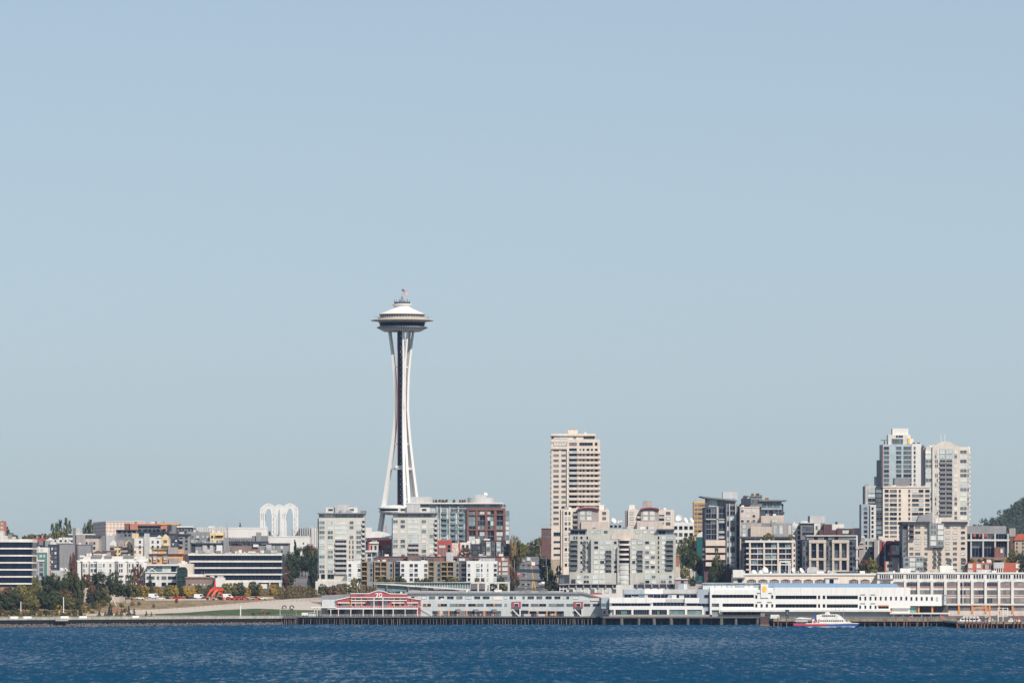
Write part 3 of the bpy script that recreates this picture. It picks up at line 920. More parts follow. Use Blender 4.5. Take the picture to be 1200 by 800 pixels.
b.win([(60.2, 62), (64, 66.2)], rows(641, 6, 5.1, 3), [GM, GM, GS]); b.done()
b = B('blank_block', 'windowless blue-grey block, taller and left of its twin', 'building', 67, 88, 636.8, 3260, 22, grey)
b.blk('corner_strip', 88.0, 89.2, 637.4, None, maroon, -0.2, 10); b.blk('parapet', 66.8, 88, 636.2, 637.2, mgrey, -0.2, 1); b.done()
b = B('house', 'low pale grey house with a small gable at the foot of the blank block', 'house', 59.5, 79, 668, 3180, 10, lgrey)
b.shape('gable', [(73, 669), (76.5, 664.6), (80, 669)], offw, -0.4, 6); b.blk('window', 76, 77.3, 666.8, 668.4, GD, -0.5); b.done()
b = B('blank_block', 'windowless blue-grey block behind the long white apartments', 'building', 90, 106.2, 638, 3290, 18, grey)
b.blk('corner_strip', 89.3, 90.2, 638, None, teal, -0.1, 8); b.blk('parapet', 90, 106.3, 637.4, 638.4, mgrey, -0.2, 1); b.done()
b = B('apartment_building', 'tan stepped building with a square stair tower left of the chequered block', 'apartment building', 89.5, 116, 630, 3350, 20, beige)
b.blk('stair_tower', 85.8, 93.4, 618.4, 640, lgrey, 1, 7); b.blk('tower_side', 85.2, 88.8, 618.2, 640, mgrey, 0.4, 2)
b.blk('wall', 89.6, 100.2, 626, 642, mauve, -0.8, 9); b.blk('roof', 100, 117, 627.4, 629.2, dgrey, -0.8, 16); b.blk('roof', 80, 110, 625.2, 626.4, offw, 0.6, 14)
b.win([(100.8, 102.6), (109.2, 111.6)], [(634.8, 637.4), (640.2, 643)], GD); b.done()
b = B('apartment_building', 'low dark building with white edged roof below the tall poplars', 'apartment building', 76, 88, 627, 3460, 12, slate)
b.blk('roof', 74, 90, 629.5, 632.6, offw, -1, 4); b.done()
b = B('apartment_building', 'blank grey block with a darker left face between tan and cream buildings', 'building', 124.4, 134.2, 626.8, 3400, 18, lgrey)
b.blk('wall', 117, 124.4, 627.4, None, mgrey, 0.5, 16); b.blk('roof', 100, 118, 627, 629, dgrey, 6, 10); b.done()
b = B('house', 'dark red house with a white porch roof beneath the tan building', 'house', 108, 121, 647, 3280, 8, brick2)
b.shape('roof', [(107, 648), (114.5, 644.6), (122, 648)], brick2, -0.6, 9); b.blk('porch_roof', 109.5, 119, 648.4, 650, offw, -2, 2); b.win([(110, 112), (117, 119)], [(650.4, 652)], GD); b.done()

# chequered hall
def checker_mat():
    m = wall('chequered cladding', (0.62, 0.55, 0.49), var=0.06)
    nt = m.node_tree; n = nt.nodes; L = nt.links; bs = n['Principled BSDF']
    geo = n.new('ShaderNodeNewGeometry'); mp = n.new('ShaderNodeMapping'); mp.inputs['Rotation'].default_value = (0, R(45), 0); mp.inputs['Scale'].default_value = (0.62, 0.0, 0.62)
    L.new(geo.outputs['Position'], mp.inputs[0])
    ck = n.new('ShaderNodeTexChecker'); ck.inputs['Scale'].default_value = 1.0
    ck.inputs['Color1'].default_value = (0.70, 0.64, 0.58, 1); ck.inputs['Color2'].default_value = (0.60, 0.42, 0.35, 1)
    mp.inputs['Location'].default_value = (0.3, 0.31, 0.2)
    L.new(mp.outputs[0], ck.inputs['Vector']); L.new(ck.outputs['Color'], bs.inputs['Base Color'])
    return m
ckm = checker_mat()
b = B('chequered_hall', 'big windowless hall clad in a pink and beige diamond pattern on the skyline', 'hall', 124, 170, 611, 3760, 0, None)
b.poly('wall', [(124, 3760), (170, 3760), (168, 3810), (116, 3810)], 610.8, None, ckm)
P0, P1 = (109.5, 3822), (124, 3758.5)
b.poly('wall', [P1, (124.6, 3760), (124.6, 3823), P0], 610.6, None, ckm)
b.blk('parapet', 123.9, 170, 610.3, 611, offw, -0.3, 0.7); b.done()
b = B('red_hall', 'long flat hall with salmon red walls in front of the chequered hall', 'hall', 152.4, 210, 613, 3735, 20, salmon)
b.blk('wall', 145.6, 152.4, 612.8, None, brick, 1.5, 18); b.blk('roof', 186, 210.6, 612.6, 614.6, orange, -0.4, 3)
b.blk('roof_unit', 176, 181, 611, 613, offw, 3, 3); b.blk('mast', 183.3, 183.7, 608.5, 613, steel, 4, .3); b.done()
b = B('apartment_building', 'charcoal stepped apartment building with planted roof terraces under the red hall', 'apartment building', 136, 198, 621.5, 3500, 22, mgrey)
b.blk('upper_storey', 161, 186, 615.8, 624, dgrey, 4, 14); b.blk('roof', 160.5, 187.5, 615, 616.2, maroon, 3, 15); b.blk('stair_tower', 196, 201, 614.6, 630, slate, -0.5, 9); b.blk('stair_tower', 201, 206, 614.8, 630, mgrey, 0.5, 9)
b.blk('roof', 136, 161, 620.4, 621.4, slate, -1, 16); b.win(cols(138, 4, 5.8, 4), [(622, 624.4)], [GN, GD]); b.win(cols(162, 8, 4.2, 3), rows(619.2, 1, 4, 3), [GN, GD, GM])
for x in (164, 170, 176, 181, 186, 191): 
    o = bpy.data.objects.new('roof_plant', CROWNS['bush'][0]); C.objects.link(o); o.parent = b.root; o.location = Vector((b.X(x), b.Y - 0.8, b.Z(623.2))) - Vector(b.root.location); o.scale = (2.2, 1.6, 1.9); o.material_slots[0].link = 'OBJECT'; o.material_slots[0].material = FG['d']
b.blk('terrace', 161, 197, 623, 624.6, slate, -1.8, 2); b.win(cols(141, 12, 4.7, 3), [(625.4, 628)], [GM, GD]); b.done()
b = B('apartment_building', 'slate blue apartment building with white balconies right of the cream gables', 'apartment building', 197, 209, 624.8, 3430, 22, slate)
b.win([(198.5, 200.6), (202, 204), (205.4, 207.4)], rows(628, 4, 4, 2.4), [GM, GD, GS]); b.done()
b = B('apartment_building', 'grey apartment building with black balcony recesses next to the slate blue one', 'apartment building', 209, 222.6, 625.5, 3432, 22, grey)
b.blk('roof', 208.5, 223, 625, 626.6, dgrey, -1, 10); b.balc([(210.4, 214.4)], [(633.2, 629.4), (639.4, 635.4)], grey, 1.6); b.win([(217, 220)], rows(628, 4, 4.4, 2.6), [GM, GD]); b.done()
b = B('apartment_building', 'pale roofed grey building on the skyline between salmon hall and striped hall', 'apartment building', 205, 228, 618, 3520, 16, mgrey)
b.blk('roof', 205.4, 226.4, 615.8, 617.8, mint, -0.8, 12); b.win(cols(206.5, 6, 3.6, 2), [(619, 621.4)], [GD, GM], dY=-0.0)
for x in (207.5, 212, 217): b.blk('plant_box', x, x + 1.6, 620.8, 623, brick2, -0.8)
b.done()
b = B('apartment_building', 'pale grey apartment building with white balconies at the left of the yellow house', 'apartment building', 222, 246, 623, 3440, 16, grey)
b.win([(224, 227), (230, 233.4), (236.6, 239.4), (242, 244.4)], [(627, 630), (632.4, 635)], [GS, GS, GM]); b.balc([(229.4, 234)], [(634.4, 631)], lgrey, 1.4); b.done()
b = B('house', 'pale yellow flat-roofed house with a deep balcony above the striped office', 'house', 246, 262, 623.6, 3425, 13, yellow)
b.win([(247.6, 249.8)], [(627.2, 630)], GD); b.win([(248, 249.8), (253.8, 255.6)], [(633, 635)], GM); b.blk('balcony', 253, 262, 625.8, 627.2, yellow, -1.6); b.win([(253.6, 261.6)], [(627.6, 628.8)], GN); b.done()
b = B('exhibition_hall', 'long hall with thin grey and white vertical stripes behind the yellow house', 'hall', 226, 266, 617.6, 3650, 16, lgrey)
b.many('fin', cols(227, 20, 1.95, 0.8), [(617.8, 634)], white, -0.4); b.blk('mast', 265.2, 265.5, 611, 620, steel, 0, .3); b.done()
b = B('exhibition_hall', 'long plain white hall with a lone pointed tree standing behind its roof', 'hall', 266, 313.4, 618.2, 3680, 18, white)
b.blk('parapet', 266, 313.4, 617.8, 619, white2, -0.2, .6); b.blk('wall', 299, 313, 628.4, None, lgrey, 0.6, 10); b.many('fin', cols(268, 15, 2.1, 0.7), [(629.2, 634.5)], grey, -1.0, 1); b.done()
b = B('exhibition_hall', 'large plain white hall in front of the lattice arches', 'hall', 313, 363, 628.6, 3730, 24, white)
b.blk('parapet', 312.9, 363, 628, 629, white2, -0.2, .6); b.blk('window', 355, 356.4, 635.4, 637.4, GD, -0.2); b.done()
b = B('fluted_hall', 'grey and white fluted hall between the arches and the tall condominium', 'hall', 350, 379, 618.4, 3790, 20, mgrey)
b.many('fin', cols(351.5, 6, 2.6, 1.3), [(618.6, 650)], lgrey, -1.2); b.many('fin', cols(366, 5, 2.6, 1.9), [(618.6, 650)], white, -1.6); b.blk('pylon', 342, 343.4, 619.5, 632, mauve, 0, 2); b.done()
b = B('apartment_building', 'grey apartment building with a long dark flat roof above the striped office', 'apartment building', 224, 313, 637, 3330, 20, grey)
b.blk('roof', 223, 262, 636, 637.4, slate, -1.4, 12); b.blk('stair_tower', 262, 268.6, 629.6, 650, grey, -1.0, 9); b.blk('roof', 268.6, 314, 634, 636.6, slate, -1.2, 9)
b.blk('stair_tower', 300, 305.4, 623.4, 640, grey, 1, 8); b.blk('upper_storey', 295, 313, 627.6, 636, mgrey, 2, 8); b.blk('wall', 271, 296, 639.8, None, pinkbrown, -0.6); b.blk('wall', 296, 303, 640.5, 651, pinkbrown, -1.2)
b.win([(226, 228), (237.6, 241), (244, 249)], [(638.5, 642), (643, 648)], [GD, GS, GS]); b.blk('wall', 224, 229, 638, None, slate, -0.4)
b.many('bay', [(237.5, 242.5), (246, 250)], [(638.6, 650)], lgrey, -0.8); b.blk('vent_drum', 254, 260.6, 638.6, 648, white2, -2, 3.4)
b.win(cols(273, 8, 3.6, 2.2), [(637, 639)], [GD, GS, GM], dY=0)
for x in (275, 279, 284, 289): b.blk('plant_box', x, x + 2, 632.8, 634, brick2, 1, 1)
b.blk('roof_unit', 297, 303, 637.6, 640.6, white2, -2.4, 2); b.clutter(228, 260, 636, 6, 2, 10); b.done()
b = B('apartment_building', 'grey apartment gable with small paired white windows right of the striped office', 'apartment building', 313, 338, 637, 3310, 24, grey)
b.blk('roof', 312.4, 338.4, 636, 637.4, dgrey, -0.8, 22); b.win([(320.4, 321.8), (322.6, 324), (329, 331.4)], rows(639.4, 4, 5, 3), [GD, GM, GS], frame=frame_w)
b.blk('wall', 312, 318, 638, None, lgrey, -0.8); b.win([(313, 316.5)], rows(640, 3, 5, 2), GS, dY=-0.8); b.done()
b = B('apartment_building', 'cream yellow apartment building with three small gables and balconies', 'apartment building', 128.6, 158, 641, 3320, 18, yellow)
for x in (132.8, 141.5, 150.5): 
    b.shape('gable', [(x - 4, 640), (x - 3.6, 636), (x, 632.6), (x + 3.6, 636), (x + 4, 640)], white if x < 140 else (mauve if x < 145 else yellow), -0.6, 8)
b.blk('roof', 136, 148, 632.2, 637, roofg, 2, 8); b.balc([(129.4, 134.2), (143.4, 151)], [(640.6, 637.6), (646.4, 643), (651, 648)], mauve, 1.8); b.win([(135.4, 137), (139, 141), (153, 155)], rows(638.4, 3, 5.6, 2.6), [GD, GM]); b.blk('wall', 120, 136, 645, 650, brick2, -3.4, 3); b.done()
b = B('apartment_building', 'cream and white apartment building with a tall grey stair strip and yellow corner balcony', 'apartment building', 157, 197.4, 630.4, 3310, 20, cream2)
b.blk('wall', 157.6, 169, 630.4, 640, white, -0.4); b.blk('wall', 175.4, 189, 629, 641, white, -0.4); b.blk('stair_strip', 169.2, 175.2, 624.8, None, lgrey, -1.2)
b.shape('gable', [(189, 640), (189, 630.6), (193.5, 625.4), (197.6, 629), (197.6, 640)], yellow, -0.6, 8); b.blk('balcony', 191.4, 199, 636.4, 639.2, yellow, -2.2); b.win([(191.8, 196)], [(632.6, 635.6)], GM, dY=-.6)
b.shape('gable', [(183, 630), (186.8, 626.6), (190.6, 630)], white, -0.8, 3); b.blk('roof', 175, 190, 625.6, 628.6, slate, 2, 9); b.blk('roof_unit', 154.6, 161.4, 624.6, 630.2, yellow, 3, 6)
b.win([(163.2, 165.2), (178, 180), (184.2, 186.2)], [(633.2, 636), (639, 641.6)], [GM, GD], dY=-0.4); b.win([(157.6, 159), (163.2, 165.2)], [(645, 647.6)], [GM]); b.done()
b = B('apartment_building', 'orange apartment building with pale bays above the white low office', 'apartment building', 174.5, 214.5, 649.4, 3240, 18, orange)
b.blk('upper_storey', 177.6, 215, 643.4, 650, orange, 2.5, 12); b.blk('roof', 177, 197, 642.8, 644, ochre, 1.8, 10); b.blk('roof', 174, 214.8, 648.6, 649.8, maroon, -0.9, 3); b.blk('roof_hut', 197, 208.4, 641, 648.6, mauve, -0.4, 5)
b.win([(181.4, 184), (186, 187.6), (193, 195), (203, 206.4), (209.6, 212)], [(645.6, 648)], [GM, GS]); b.many('bay', [(179.4, 183.6), (191.4, 196)], [(651, 659)], mauve, -1.0)
b.win([(176, 178), (180, 183), (186, 188), (192, 195.4), (200, 202.4)], [(652.4, 655.4)], [GS, GB], dY=-1.05); b.blk('wall', 198, 210.4, 653.6, 662, mauve, -1.2); b.blk('wall', 214.5, 221, 649, None, maroon, 0.4, 12); b.done()

# long white apartments
b = B('apartment_building', 'long white five-storey apartment building with shallow bays on the wooded slope', 'apartment building', 90.6, 172, 657, 3170, 20, white)
b.blk('parapet', 90, 172.4, 656.2, 657.6, white2, -0.5, .9); b.blk('upper_storey', 93, 170, 651.4, 656.4, offw, 3, 13)
for x0, x1 in ((93, 98), (107, 119), (122.6, 131), (145, 157)): b.blk('roof', x0, x1, 650.4, 652.4, roofg if x0 != 93 else white, 2, 12)
b.many('bay', [(91, 93.4), (97, 103), (105.6, 109.6), (114, 134), (139, 147), (150.6, 159), (163, 169)], [(657.6, None)], white, -1.5)
b.many('pilaster', [(95, 96.4), (134.6, 137)], [(657.6, None)], mgrey, -0.2)
ry = rows(660.2, 5, 6.1, 3.6)
b.win([(98, 99.6), (101, 102.6), (116, 119.6), (121, 123), (128.6, 130.8)], ry, [GS, GM, GB], dY=-1.5, frame=frame_w); b.win([(106.4, 109.4), (139.8, 141.4), (142.2, 144)], ry, [GM, GD, GM], dY=-1.5, frame=frame_w)
b.win([(151.4, 153), (155, 157), (164.4, 167)], ry, [GM, GS, GD], dY=-1.5, frame=frame_w); b.win([(110.4, 113.2), (160, 162)], ry, [GM, GD])
b.balc([(105.6, 110.4), (139, 145.2), (148.6, 152), (164, 168.6)], [(673.6, 671), (679.6, 677), (667.4, 665)][:2], white, 2.6, back=None); b.clutter(96, 168, 651, 9, 2, 12); b.done()
b = B('low_office', 'low white office with a glazed top floor and crossed white braces', 'office building', 170.4, 208, 669.6, 3150, 24, offw)
b.win([(172.4, 183)], [(663.4, 669.6)], GT, dY=2.0, nm=1); b.win([(184, 189)], [(663.4, 669.6)], GT, dY=2.0); b.win([(190, 200)], [(663.4, 669.6)], GS, dY=2.0); b.win([(200.6, 206)], [(663.4, 669.6)], GN, dY=2.0)
b.blk('upper_storey', 172, 207, 662.6, 671, mgrey, 2.05, 16); b.blk('roof', 170.8, 208.4, 660.6, 662.6, white, 0.4, 18)
mb = MB()
for p, q in (((173, 669.4), (182.6, 662.8)), ((173, 662.8), (182.6, 669.4))): mb.tube((b.X(p[0]), b.Y + 1.7, b.Z(p[1])), (b.X(q[0]), b.Y + 1.7, b.Z(q[1])), 0.22)
mb.build('brace', white, b.root)
b.win([(172, 181), (184, 186.4), (189.6, 195), (197, 206)], [(675, 678.2)], [GM, GD]); b.win([(171, 182), (189.6, 194.6), (197, 206.4)], [(682.2, 686.4)], [GN]); b.blk('ledge', 170, 208.4, 670, 670.8, white, -0.6); b.done()
b = B('ivy_tower', 'narrow round-shouldered stair tower wrapped in dark green netting', 'stair tower', 207.8, 218.8, 668, 3140, 0, None)
b.shape('netting', [(207.8, 700), (207.8, 667), (209.4, 664.8), (212, 664), (216, 664), (218, 665.4), (219, 668), (219, 700)], wall('green netting', (0.035, 0.075, 0.062), var=0.6, scale=0.5), 0, 7)
b.many('scaffold_rail', [(207.6, 219.2)], rows(669, 5, 5.4, 0.4), dgrey, -0.4, 0.4); b.done()
b = B('plain_block', 'plain pale pink wall block joined to the left end of the striped office', 'building', 208.6, 226, 660, 3166, 14, cream)
b.blk('wall', 208.4, 217, 659.6, 664, white, -0.6); b.blk('ledge', 219, 227, 675.6, 677.6, white, -2, 4); b.done()
b = B('low_shop', 'low pinkish brown shed with small windows under the striped office', 'shed', 217.6, 248, 676.6, 3120, 12, pinkbrown)
b.blk('roof', 217.2, 248.4, 675.4, 677, pinkbrown, -0.6, 12); b.win(cols(221, 6, 4.4, 2), [(683.4, 685.4)], [GM, GS]); b.blk('wall', 222, 240, 672.4, 676, white, 4, 6); b.done()

# striped office
b = B('office_building', 'four-storey office with black ribbon windows between cream bands', 'office building', 222, 330, 648.6, 3190, 42, dgrey)
for y0, y1, xa in ((648.2, 650.6, 220.6), (656.4, 658.6, 222), (664.2, 666.0, 226), (671.8, 673.6, 240), (679.4, 682.2, 262)): b.blk('floor_band', xa, 330.6, y0, y1, offw, -0.8, 2.2)
for y0, y1, xa in ((650.6, 656.4, 221), (658.6, 664.2, 226), (666, 671.8, 226), (673.6, 679.4, 264)):
    n_ = int((330 - xa) / 5.0); b.win(cols(xa + 0.3, n_, (329.8 - xa) / n_, (329.8 - xa) / n_ - 0.5), [(y0, y1)], GN, nm=3, frame=frame_d)
b.many('column', [(302, 303.4), (315.6, 317), (327, 330)], [(682, None)], offw, -0.6); b.blk('wall', 253, 264, 676.8, None, white, -3, 3); b.blk('roof_unit', 255, 262, 674.6, 677, lgrey, -2, 1.6)
b.blk('wall', 264, 302, 682.4, None, offw, -1.6); b.blk('wall', 306, 313, 684, None, white, -3, 2.8); b.blk('screen_wall', 223, 329, 647.2, 648.8, lgrey, 6, 20); b.clutter(226, 326, 647.6, 16, 2.0, 6); b.done()
# ================================================================== middle of the picture
def make_condo(name, label, cxs, ry, x0, x1, yt, Y, depth, pent, wings, bal, small, right):
    b = B(name, label, 'condominium', x0, x1, yt, Y, depth, condo)
    b.blk('roof_storey', x0 + 1.2, x1 - 0.4, yt - 4.6, yt, bluegrey, 1.0, depth - 3)
    n = len(cxs)
    b.win([(x0 + 1.6, x0 + 6), (x0 + 8, x0 + 18), (x0 + 21, x0 + 35), (x0 + 37, x0 + 45), (x0 + 47, x1 - 2)], [(yt - 4.2, yt - 0.6)], [GT, GM, GS], dY=1.0)
    b.blk('roof', x0 - 0.6, x1 + 0.6, yt - 5.8, yt - 4.6, roofg, -1.2, depth + 1.5)
    b.blk('penthouse', pent[0], pent[1], pent[2], yt - 5, lgrey, 4, 10); b.blk('penthouse', wings[0], wings[1], wings[2], yt - 5, offw, 5.5, 9)
    b.win([(wings[0] + 3, wings[0] + 8), (wings[1] - 9, wings[1] - 4)], [(wings[2] + 1.6, wings[2] + 3.6)], [GD, GM], dY=5.5)
    b.win(cxs, ry, [GS, GS, GT, GM, GB], frame=frame_w)
    b.many('spandrel', [(x0, x1)], [(r[1] + 0.6, r[1] + 1.1) for r in ry], offw, -0.06, 0.3)
    return b
ry = rows(610.2, 11, 5.72, 3.7)
b = make_condo('condominium_tower', 'pale precast condominium tower standing left of the street, nearest the green slope', [(374.2, 380.4), (384.1, 390)], ry, 372.4, 427.2, 606.4, 3170, 26, (392.6, 408.2, 590.8), (381.6, 418.4, 594.2), None, None, None)
b.win([(392.8, 406.2)], ry[:4], [GS, GS, GT, GB], frame=frame_w); b.balc([(392.8, 406)], [(r[1] + 0.9, r[0] - 0.4) for r in ry[4:]], condo, 1.0, rail=lgrey)
b.win([(409.8, 414.2)], ry[:4], [GS, GM], frame=frame_w); b.win([(409.4, 410.4), (413, 414.2)], ry[4:], [GM, GD]); b.win([(417.6, 423.2)], ry, [GS, GM, GT, GB], frame=frame_w)
b.balc([(424.4, 427.4)], [(r[1] + 0.9, r[0] - 0.2) for r in ry], condo, 1.0); b.many('edge_glazing', [(372.2, 373.7)], [(607, 674)], GM, -0.15, 3)
b.win([(371.8, 374), (376.4, 380.6), (384, 391.4)], [(672.6, 677.6)], [GN]); b.blk('podium', 370, 411, 680.6, None, offw, -3, 5); b.shape('slanted_shadow', [(396, 688), (404.4, 673.2), (410, 673.2), (410, 688)], mgrey, -1.5, 1.4); b.clutter(378, 422, 600.4, 6, 1.6, 14)  # grey slanted shape paints a cast shadow at the base
b.done()
ry = rows(609, 8, 5.75, 3.7)
b = make_condo('condominium_tower', 'pale precast condominium tower in front of the observation tower legs', [(460.6, 466), (469.4, 474.6)], ry, 459.4, 512, 606, 3240, 24, (476.6, 492, 590.4), (466.4, 503.4, 594.2), None, None, None)
b.win([(477.8, 490.8)], ry[:5], [GS, GS, GT, GB], frame=frame_w); b.balc([(478.4, 490.4)], [(r[1] + 0.9, r[0] - 0.4) for r in ry[5:]], condo, 1.0, rail=lgrey)
b.win([(494.2, 499.4), (503.4, 508.4)], ry, [GS, GM, GT, GB], frame=frame_w); b.balc([(509.2, 512.2)], [(r[1] + 0.9, r[0] - 0.2) for r in ry], condo, 1.0); b.many('edge_glazing', [(459.2, 460.4)], [(606.6, 652)], GM, -0.15, 3); b.clutter(464, 508, 600, 6, 1.6, 14)
b.done()

# glass slab with the brick frame
b = B('glass_apartments', 'long pale glass apartment slab with a brick framed corner and flat white roof', 'apartment building', 476, 592, 593, 3370, 30, wall('glass slab wall', (0.34, 0.40, 0.42)))
b.blk('roof', 475, 589.6, 588.7, 590.2, white, -2.2, 33); b.blk('roof_storey', 480, 586, 590.2, 594, bluegrey, 1, 24); b.win(cols(502, 14, 6, 5.4), [(590.6, 594)], [GT, GS, GM], dY=1.0)
b.blk('lift_house', 481, 506, 581.8, 589, lgrey, 8, 10)
mb = MB().lathe([(15.6 * 3370 / F, b.Z(589)), (15.6 * 3370 / F, b.Z(582.4))], b.X(563), b.Y + 16, 36); mb.build('roof_drum', lgrey, b.root)
b.blk('roof_drum_cap', 557, 570, 579, 583, lgrey, 12, 9); b.dish(569, 578.6, 2.2, yb=580, dY=14, az=20)
for x, w in ((508, 2), (511, 3.6), (515, 4), (519, 5), (523, 4.4), (532, 4), (539, 3), (542, 3), (544.6, 3.2), (587.6, 3.4), (591, 4)):
    o = bpy.data.objects.new('roof_shrub', rng.choice(CROWNS['bush'])); C.objects.link(o); o.parent = b.root
    o.location = Vector((b.X(x), b.Y + 3, b.Z(589 if x < 580 else 595))) - Vector(b.root.location); o.scale = (w * .5, w * .5, 2.2); o.material_slots[0].link = 'OBJECT'; o.material_slots[0].material = FG['r' if x < 545 else 'm']
ry = rows(595.6, 7, 6.15, 5.2)
b.win([(504, 510), (513.4, 515.4), (517, 526), (528, 536), (538, 545.6)], ry, [GS, GT, GT, GM, GS], frame=frame_w)
b.many('column', [(511.4, 512.8), (515.6, 516.6), (526.4, 527.6), (536.4, 537.6)], [(592, 640)], lgrey, -0.7)
b.balc([(518, 523.6), (528.4, 534), (538, 543.4)], [(r[1] + 0.6, r[0] + .4) for r in ry], bluegrey, 1.3, rail=GT, back=GD)
b.blk('glass_bay', 548, 591.4, 595.8, None, slate, -1.2, 8)
ryb = rows(598.2, 6, 6.0, 5.2)
b.win([(549.6, 557.2), (560.4, 562), (562.4, 568), (571.4, 574.6), (575, 579.6), (582, 589.4)], ryb, [GM, GD, GT, GD, GS, GN], dY=-1.2)
b.many('brick_frame', [(547.2, 549.4), (557.6, 560), (568.6, 571), (579.2, 581.8), (589.8, 592)], [(595.4, 640)], brick, -2.0, 2)
b.many('brick_frame', [(547, 592.2)], [(595, 597.6), (602.2, 603.6), (619.8, 621.2)], brick, -2.2, 2.2)
b.blk('glass_corner', 592.2, 597.2, 597.4, None, bluegrey, 0.8, 20); b.win([(592.6, 596.6)], rows(598.6, 7, 5.8, 4.6), [GS, GT, GS], dY=0.8)
b.done()

# sports hall behind
b = B('arena', 'low arena with a curved white roof and dark eaves behind the red cottages', 'arena', 426, 462, 634, 3760, 40, slate)
b.shape('roof', [(424, 630.6), (430, 628), (437, 622.8), (444, 622), (452, 623.6), (458, 626.4), (464, 631)], white, -1.5, 36)
b.blk('eave', 424, 463, 629.6, 633, maroon, -2, 6); b.blk('wall', 428, 435.6, 617.8, 630, white, -2.4, 10)
b.shape('canopy', [(449, 631), (452, 628), (460, 626.4), (462, 631)], mgrey, -2.8, 3); b.done()
b = B('chimney_stack', 'thin salmon chimney rising behind the arena roof', 'chimney', 451.8, 452.8, 615.6, 3820, 1, salmon); b.blk('cap', 451.5, 453.1, 615.2, 616, orange, -.3, 1.6); b.done()

# red and cream town houses
b = B('apartment_building', 'grey stepped apartment building with white terraces left of the red cube house', 'apartment building', 424, 443, 645.8, 3235, 12, bluegrey)
b.blk('wall', 425, 436, 646, None, offw, -1.6); b.win([(427, 429), (431, 435)], rows(648.6, 2, 5, 3), [GD, GM], dY=-1.6); b.win([(437.4, 441.6)], rows(647.6, 2, 5, 3), [GS, GM]); b.blk('terrace_wall', 424, 441, 644.6, 646.6, white, -2.4, 2)
b.blk('upper_storey', 432, 443, 636, 646, pink, 2, 9); b.win([(434.4, 436), (439, 441)], [(639, 643.6)], GD, dY=2); b.blk('roof', 431, 443.4, 634.6, 636.4, white, 1.2, 9); b.blk('party_wall', 431.6, 433, 634.4, 646, red2, 0.6, 10); b.done()
b = B('town_house', 'square red town house with a pale window band left of the second condominium', 'house', 442.4, 458.6, 632.4, 3260, 12, red2)
b.win([(449.8, 457.6)], [(638.6, 641.8)], [GS, GM]); b.win([(444, 447.2)], [(638.4, 644)], GN); b.blk('wall', 444, 458.8, 644.4, None, mgrey, -1.0); b.win([(446, 451), (453, 457)], [(646, 650)], [GM, GD], dY=-1.0); b.blk('roof_rail', 449, 458, 630.8, 632.4, offw, 3, .3); b.done()
b = B('town_house', 'square red town house with paired pale windows right of the second condominium', 'house', 512.4, 529.4, 632.6, 3262, 12, red2)
b.win([(514.6, 522)], rows(638.4, 3, 5.6, 3.2), [GS, GM], nm=3); b.win([(524.4, 528)], rows(638, 2, 4.6, 4), GN); b.done()
b = B('town_house', 'narrow beige town house between the two red house fronts', 'house', 529.4, 537, 636, 3268, 10, cream)
b.win([(531, 534.6)], rows(638.6, 2, 6, 3.4), [GB]); b.blk('terrace_wall', 531, 540, 645, None, pink, -3, 3); b.done()
b = B('town_house', 'pale town house with a thin red party wall beside the orange tree', 'house', 538.4, 551, 635.2, 3272, 10, offw)
b.blk('party_wall', 537.6, 539.4, 634.6, None, red2, -1, 8); b.win([(541.4, 544), (546.4, 549)], [(638, 641.4)], [GD, GM]); b.done()
b = B('apartment_building', 'charcoal brick apartment building with tall white window bays and white roof boxes', 'apartment building', 564, 597, 632.6, 3285, 22, wall('charcoal brick', (0.075, 0.06, 0.065)))
b.blk('wall', 548, 564.4, 637, None, slate, 0.6, 16); b.many('white_bay', [(569.6, 574.8), (581.6, 586.8)], [(634.6, 651)], lgrey, -0.9); b.win([(570.2, 574.2), (582.2, 586.2)], rows(636, 3, 5.2, 4), [GS, GM], dY=-.9)
b.win([(566, 568), (576.6, 579.4), (588, 590)], rows(635.4, 3, 5.4, 3.6), [GD, GM]); b.balc([(591.6, 597)], [(640.6, 637), (646.4, 642.6)], dgrey, 1.2); b.win([(550, 552), (555, 557.4), (560, 562)], rows(640, 2, 5.6, 3), [GM, GD], dY=.6)
for x, y in ((552.4, 633.4), (557, 631), (562, 634), (567, 630.8)): b.blk('roof_box', x, x + (5 if x != 567 else 7), y, 637.4 if x < 564 else 633, white, 3, 5)
b.blk('white_corner', 593, 597.4, 633, 636.6, white, -0.8); b.blk('side_stair', 597, 598.4, 634, None, offw, 2, 14); b.done()

# long brick back row and the white-tan-grey row
b = B('apartment_building', 'long low brick apartment range seen over the white and tan row', 'apartment building', 441.6, 597, 652, 3195, 16, brick)
b.blk('parapet', 441.4, 597.2, 651.4, 652.4, brick2, -.3, .6); b.win([(444, 446), (448, 451), (455, 461), (463, 468), (472.4, 477), (480, 485), (487, 492.6), (494, 501), (503, 509), (531, 536), (538, 545), (550, 560), (562, 580)], [(653.6, 656.6)], [GN, GD, GM, GS])
b.blk('bay', 477.6, 493, 650, 657, brick, -1.2); b.win([(479, 484.6), (487, 492)], [(652.4, 656.8)], GM, dY=-1.2); b.blk('stair_house', 523, 531, 646.8, None, lgrey, -1.5, 5); b.done()
Yr = 3130
b = B('apartment_row', 'long apartment row of alternating white, tan and grey fronts above the footbridge', 'apartment row', 407, 584, 658.6, Yr, 26, mgrey)
def wblk(x0, x1, wins): 
    b.blk('white_front', x0, x1, 657, None, white2, -1.5); b.win(wins, rows(660.6, 4, 5.5, 3.0), [GM, GD, GS], dY=-1.5)
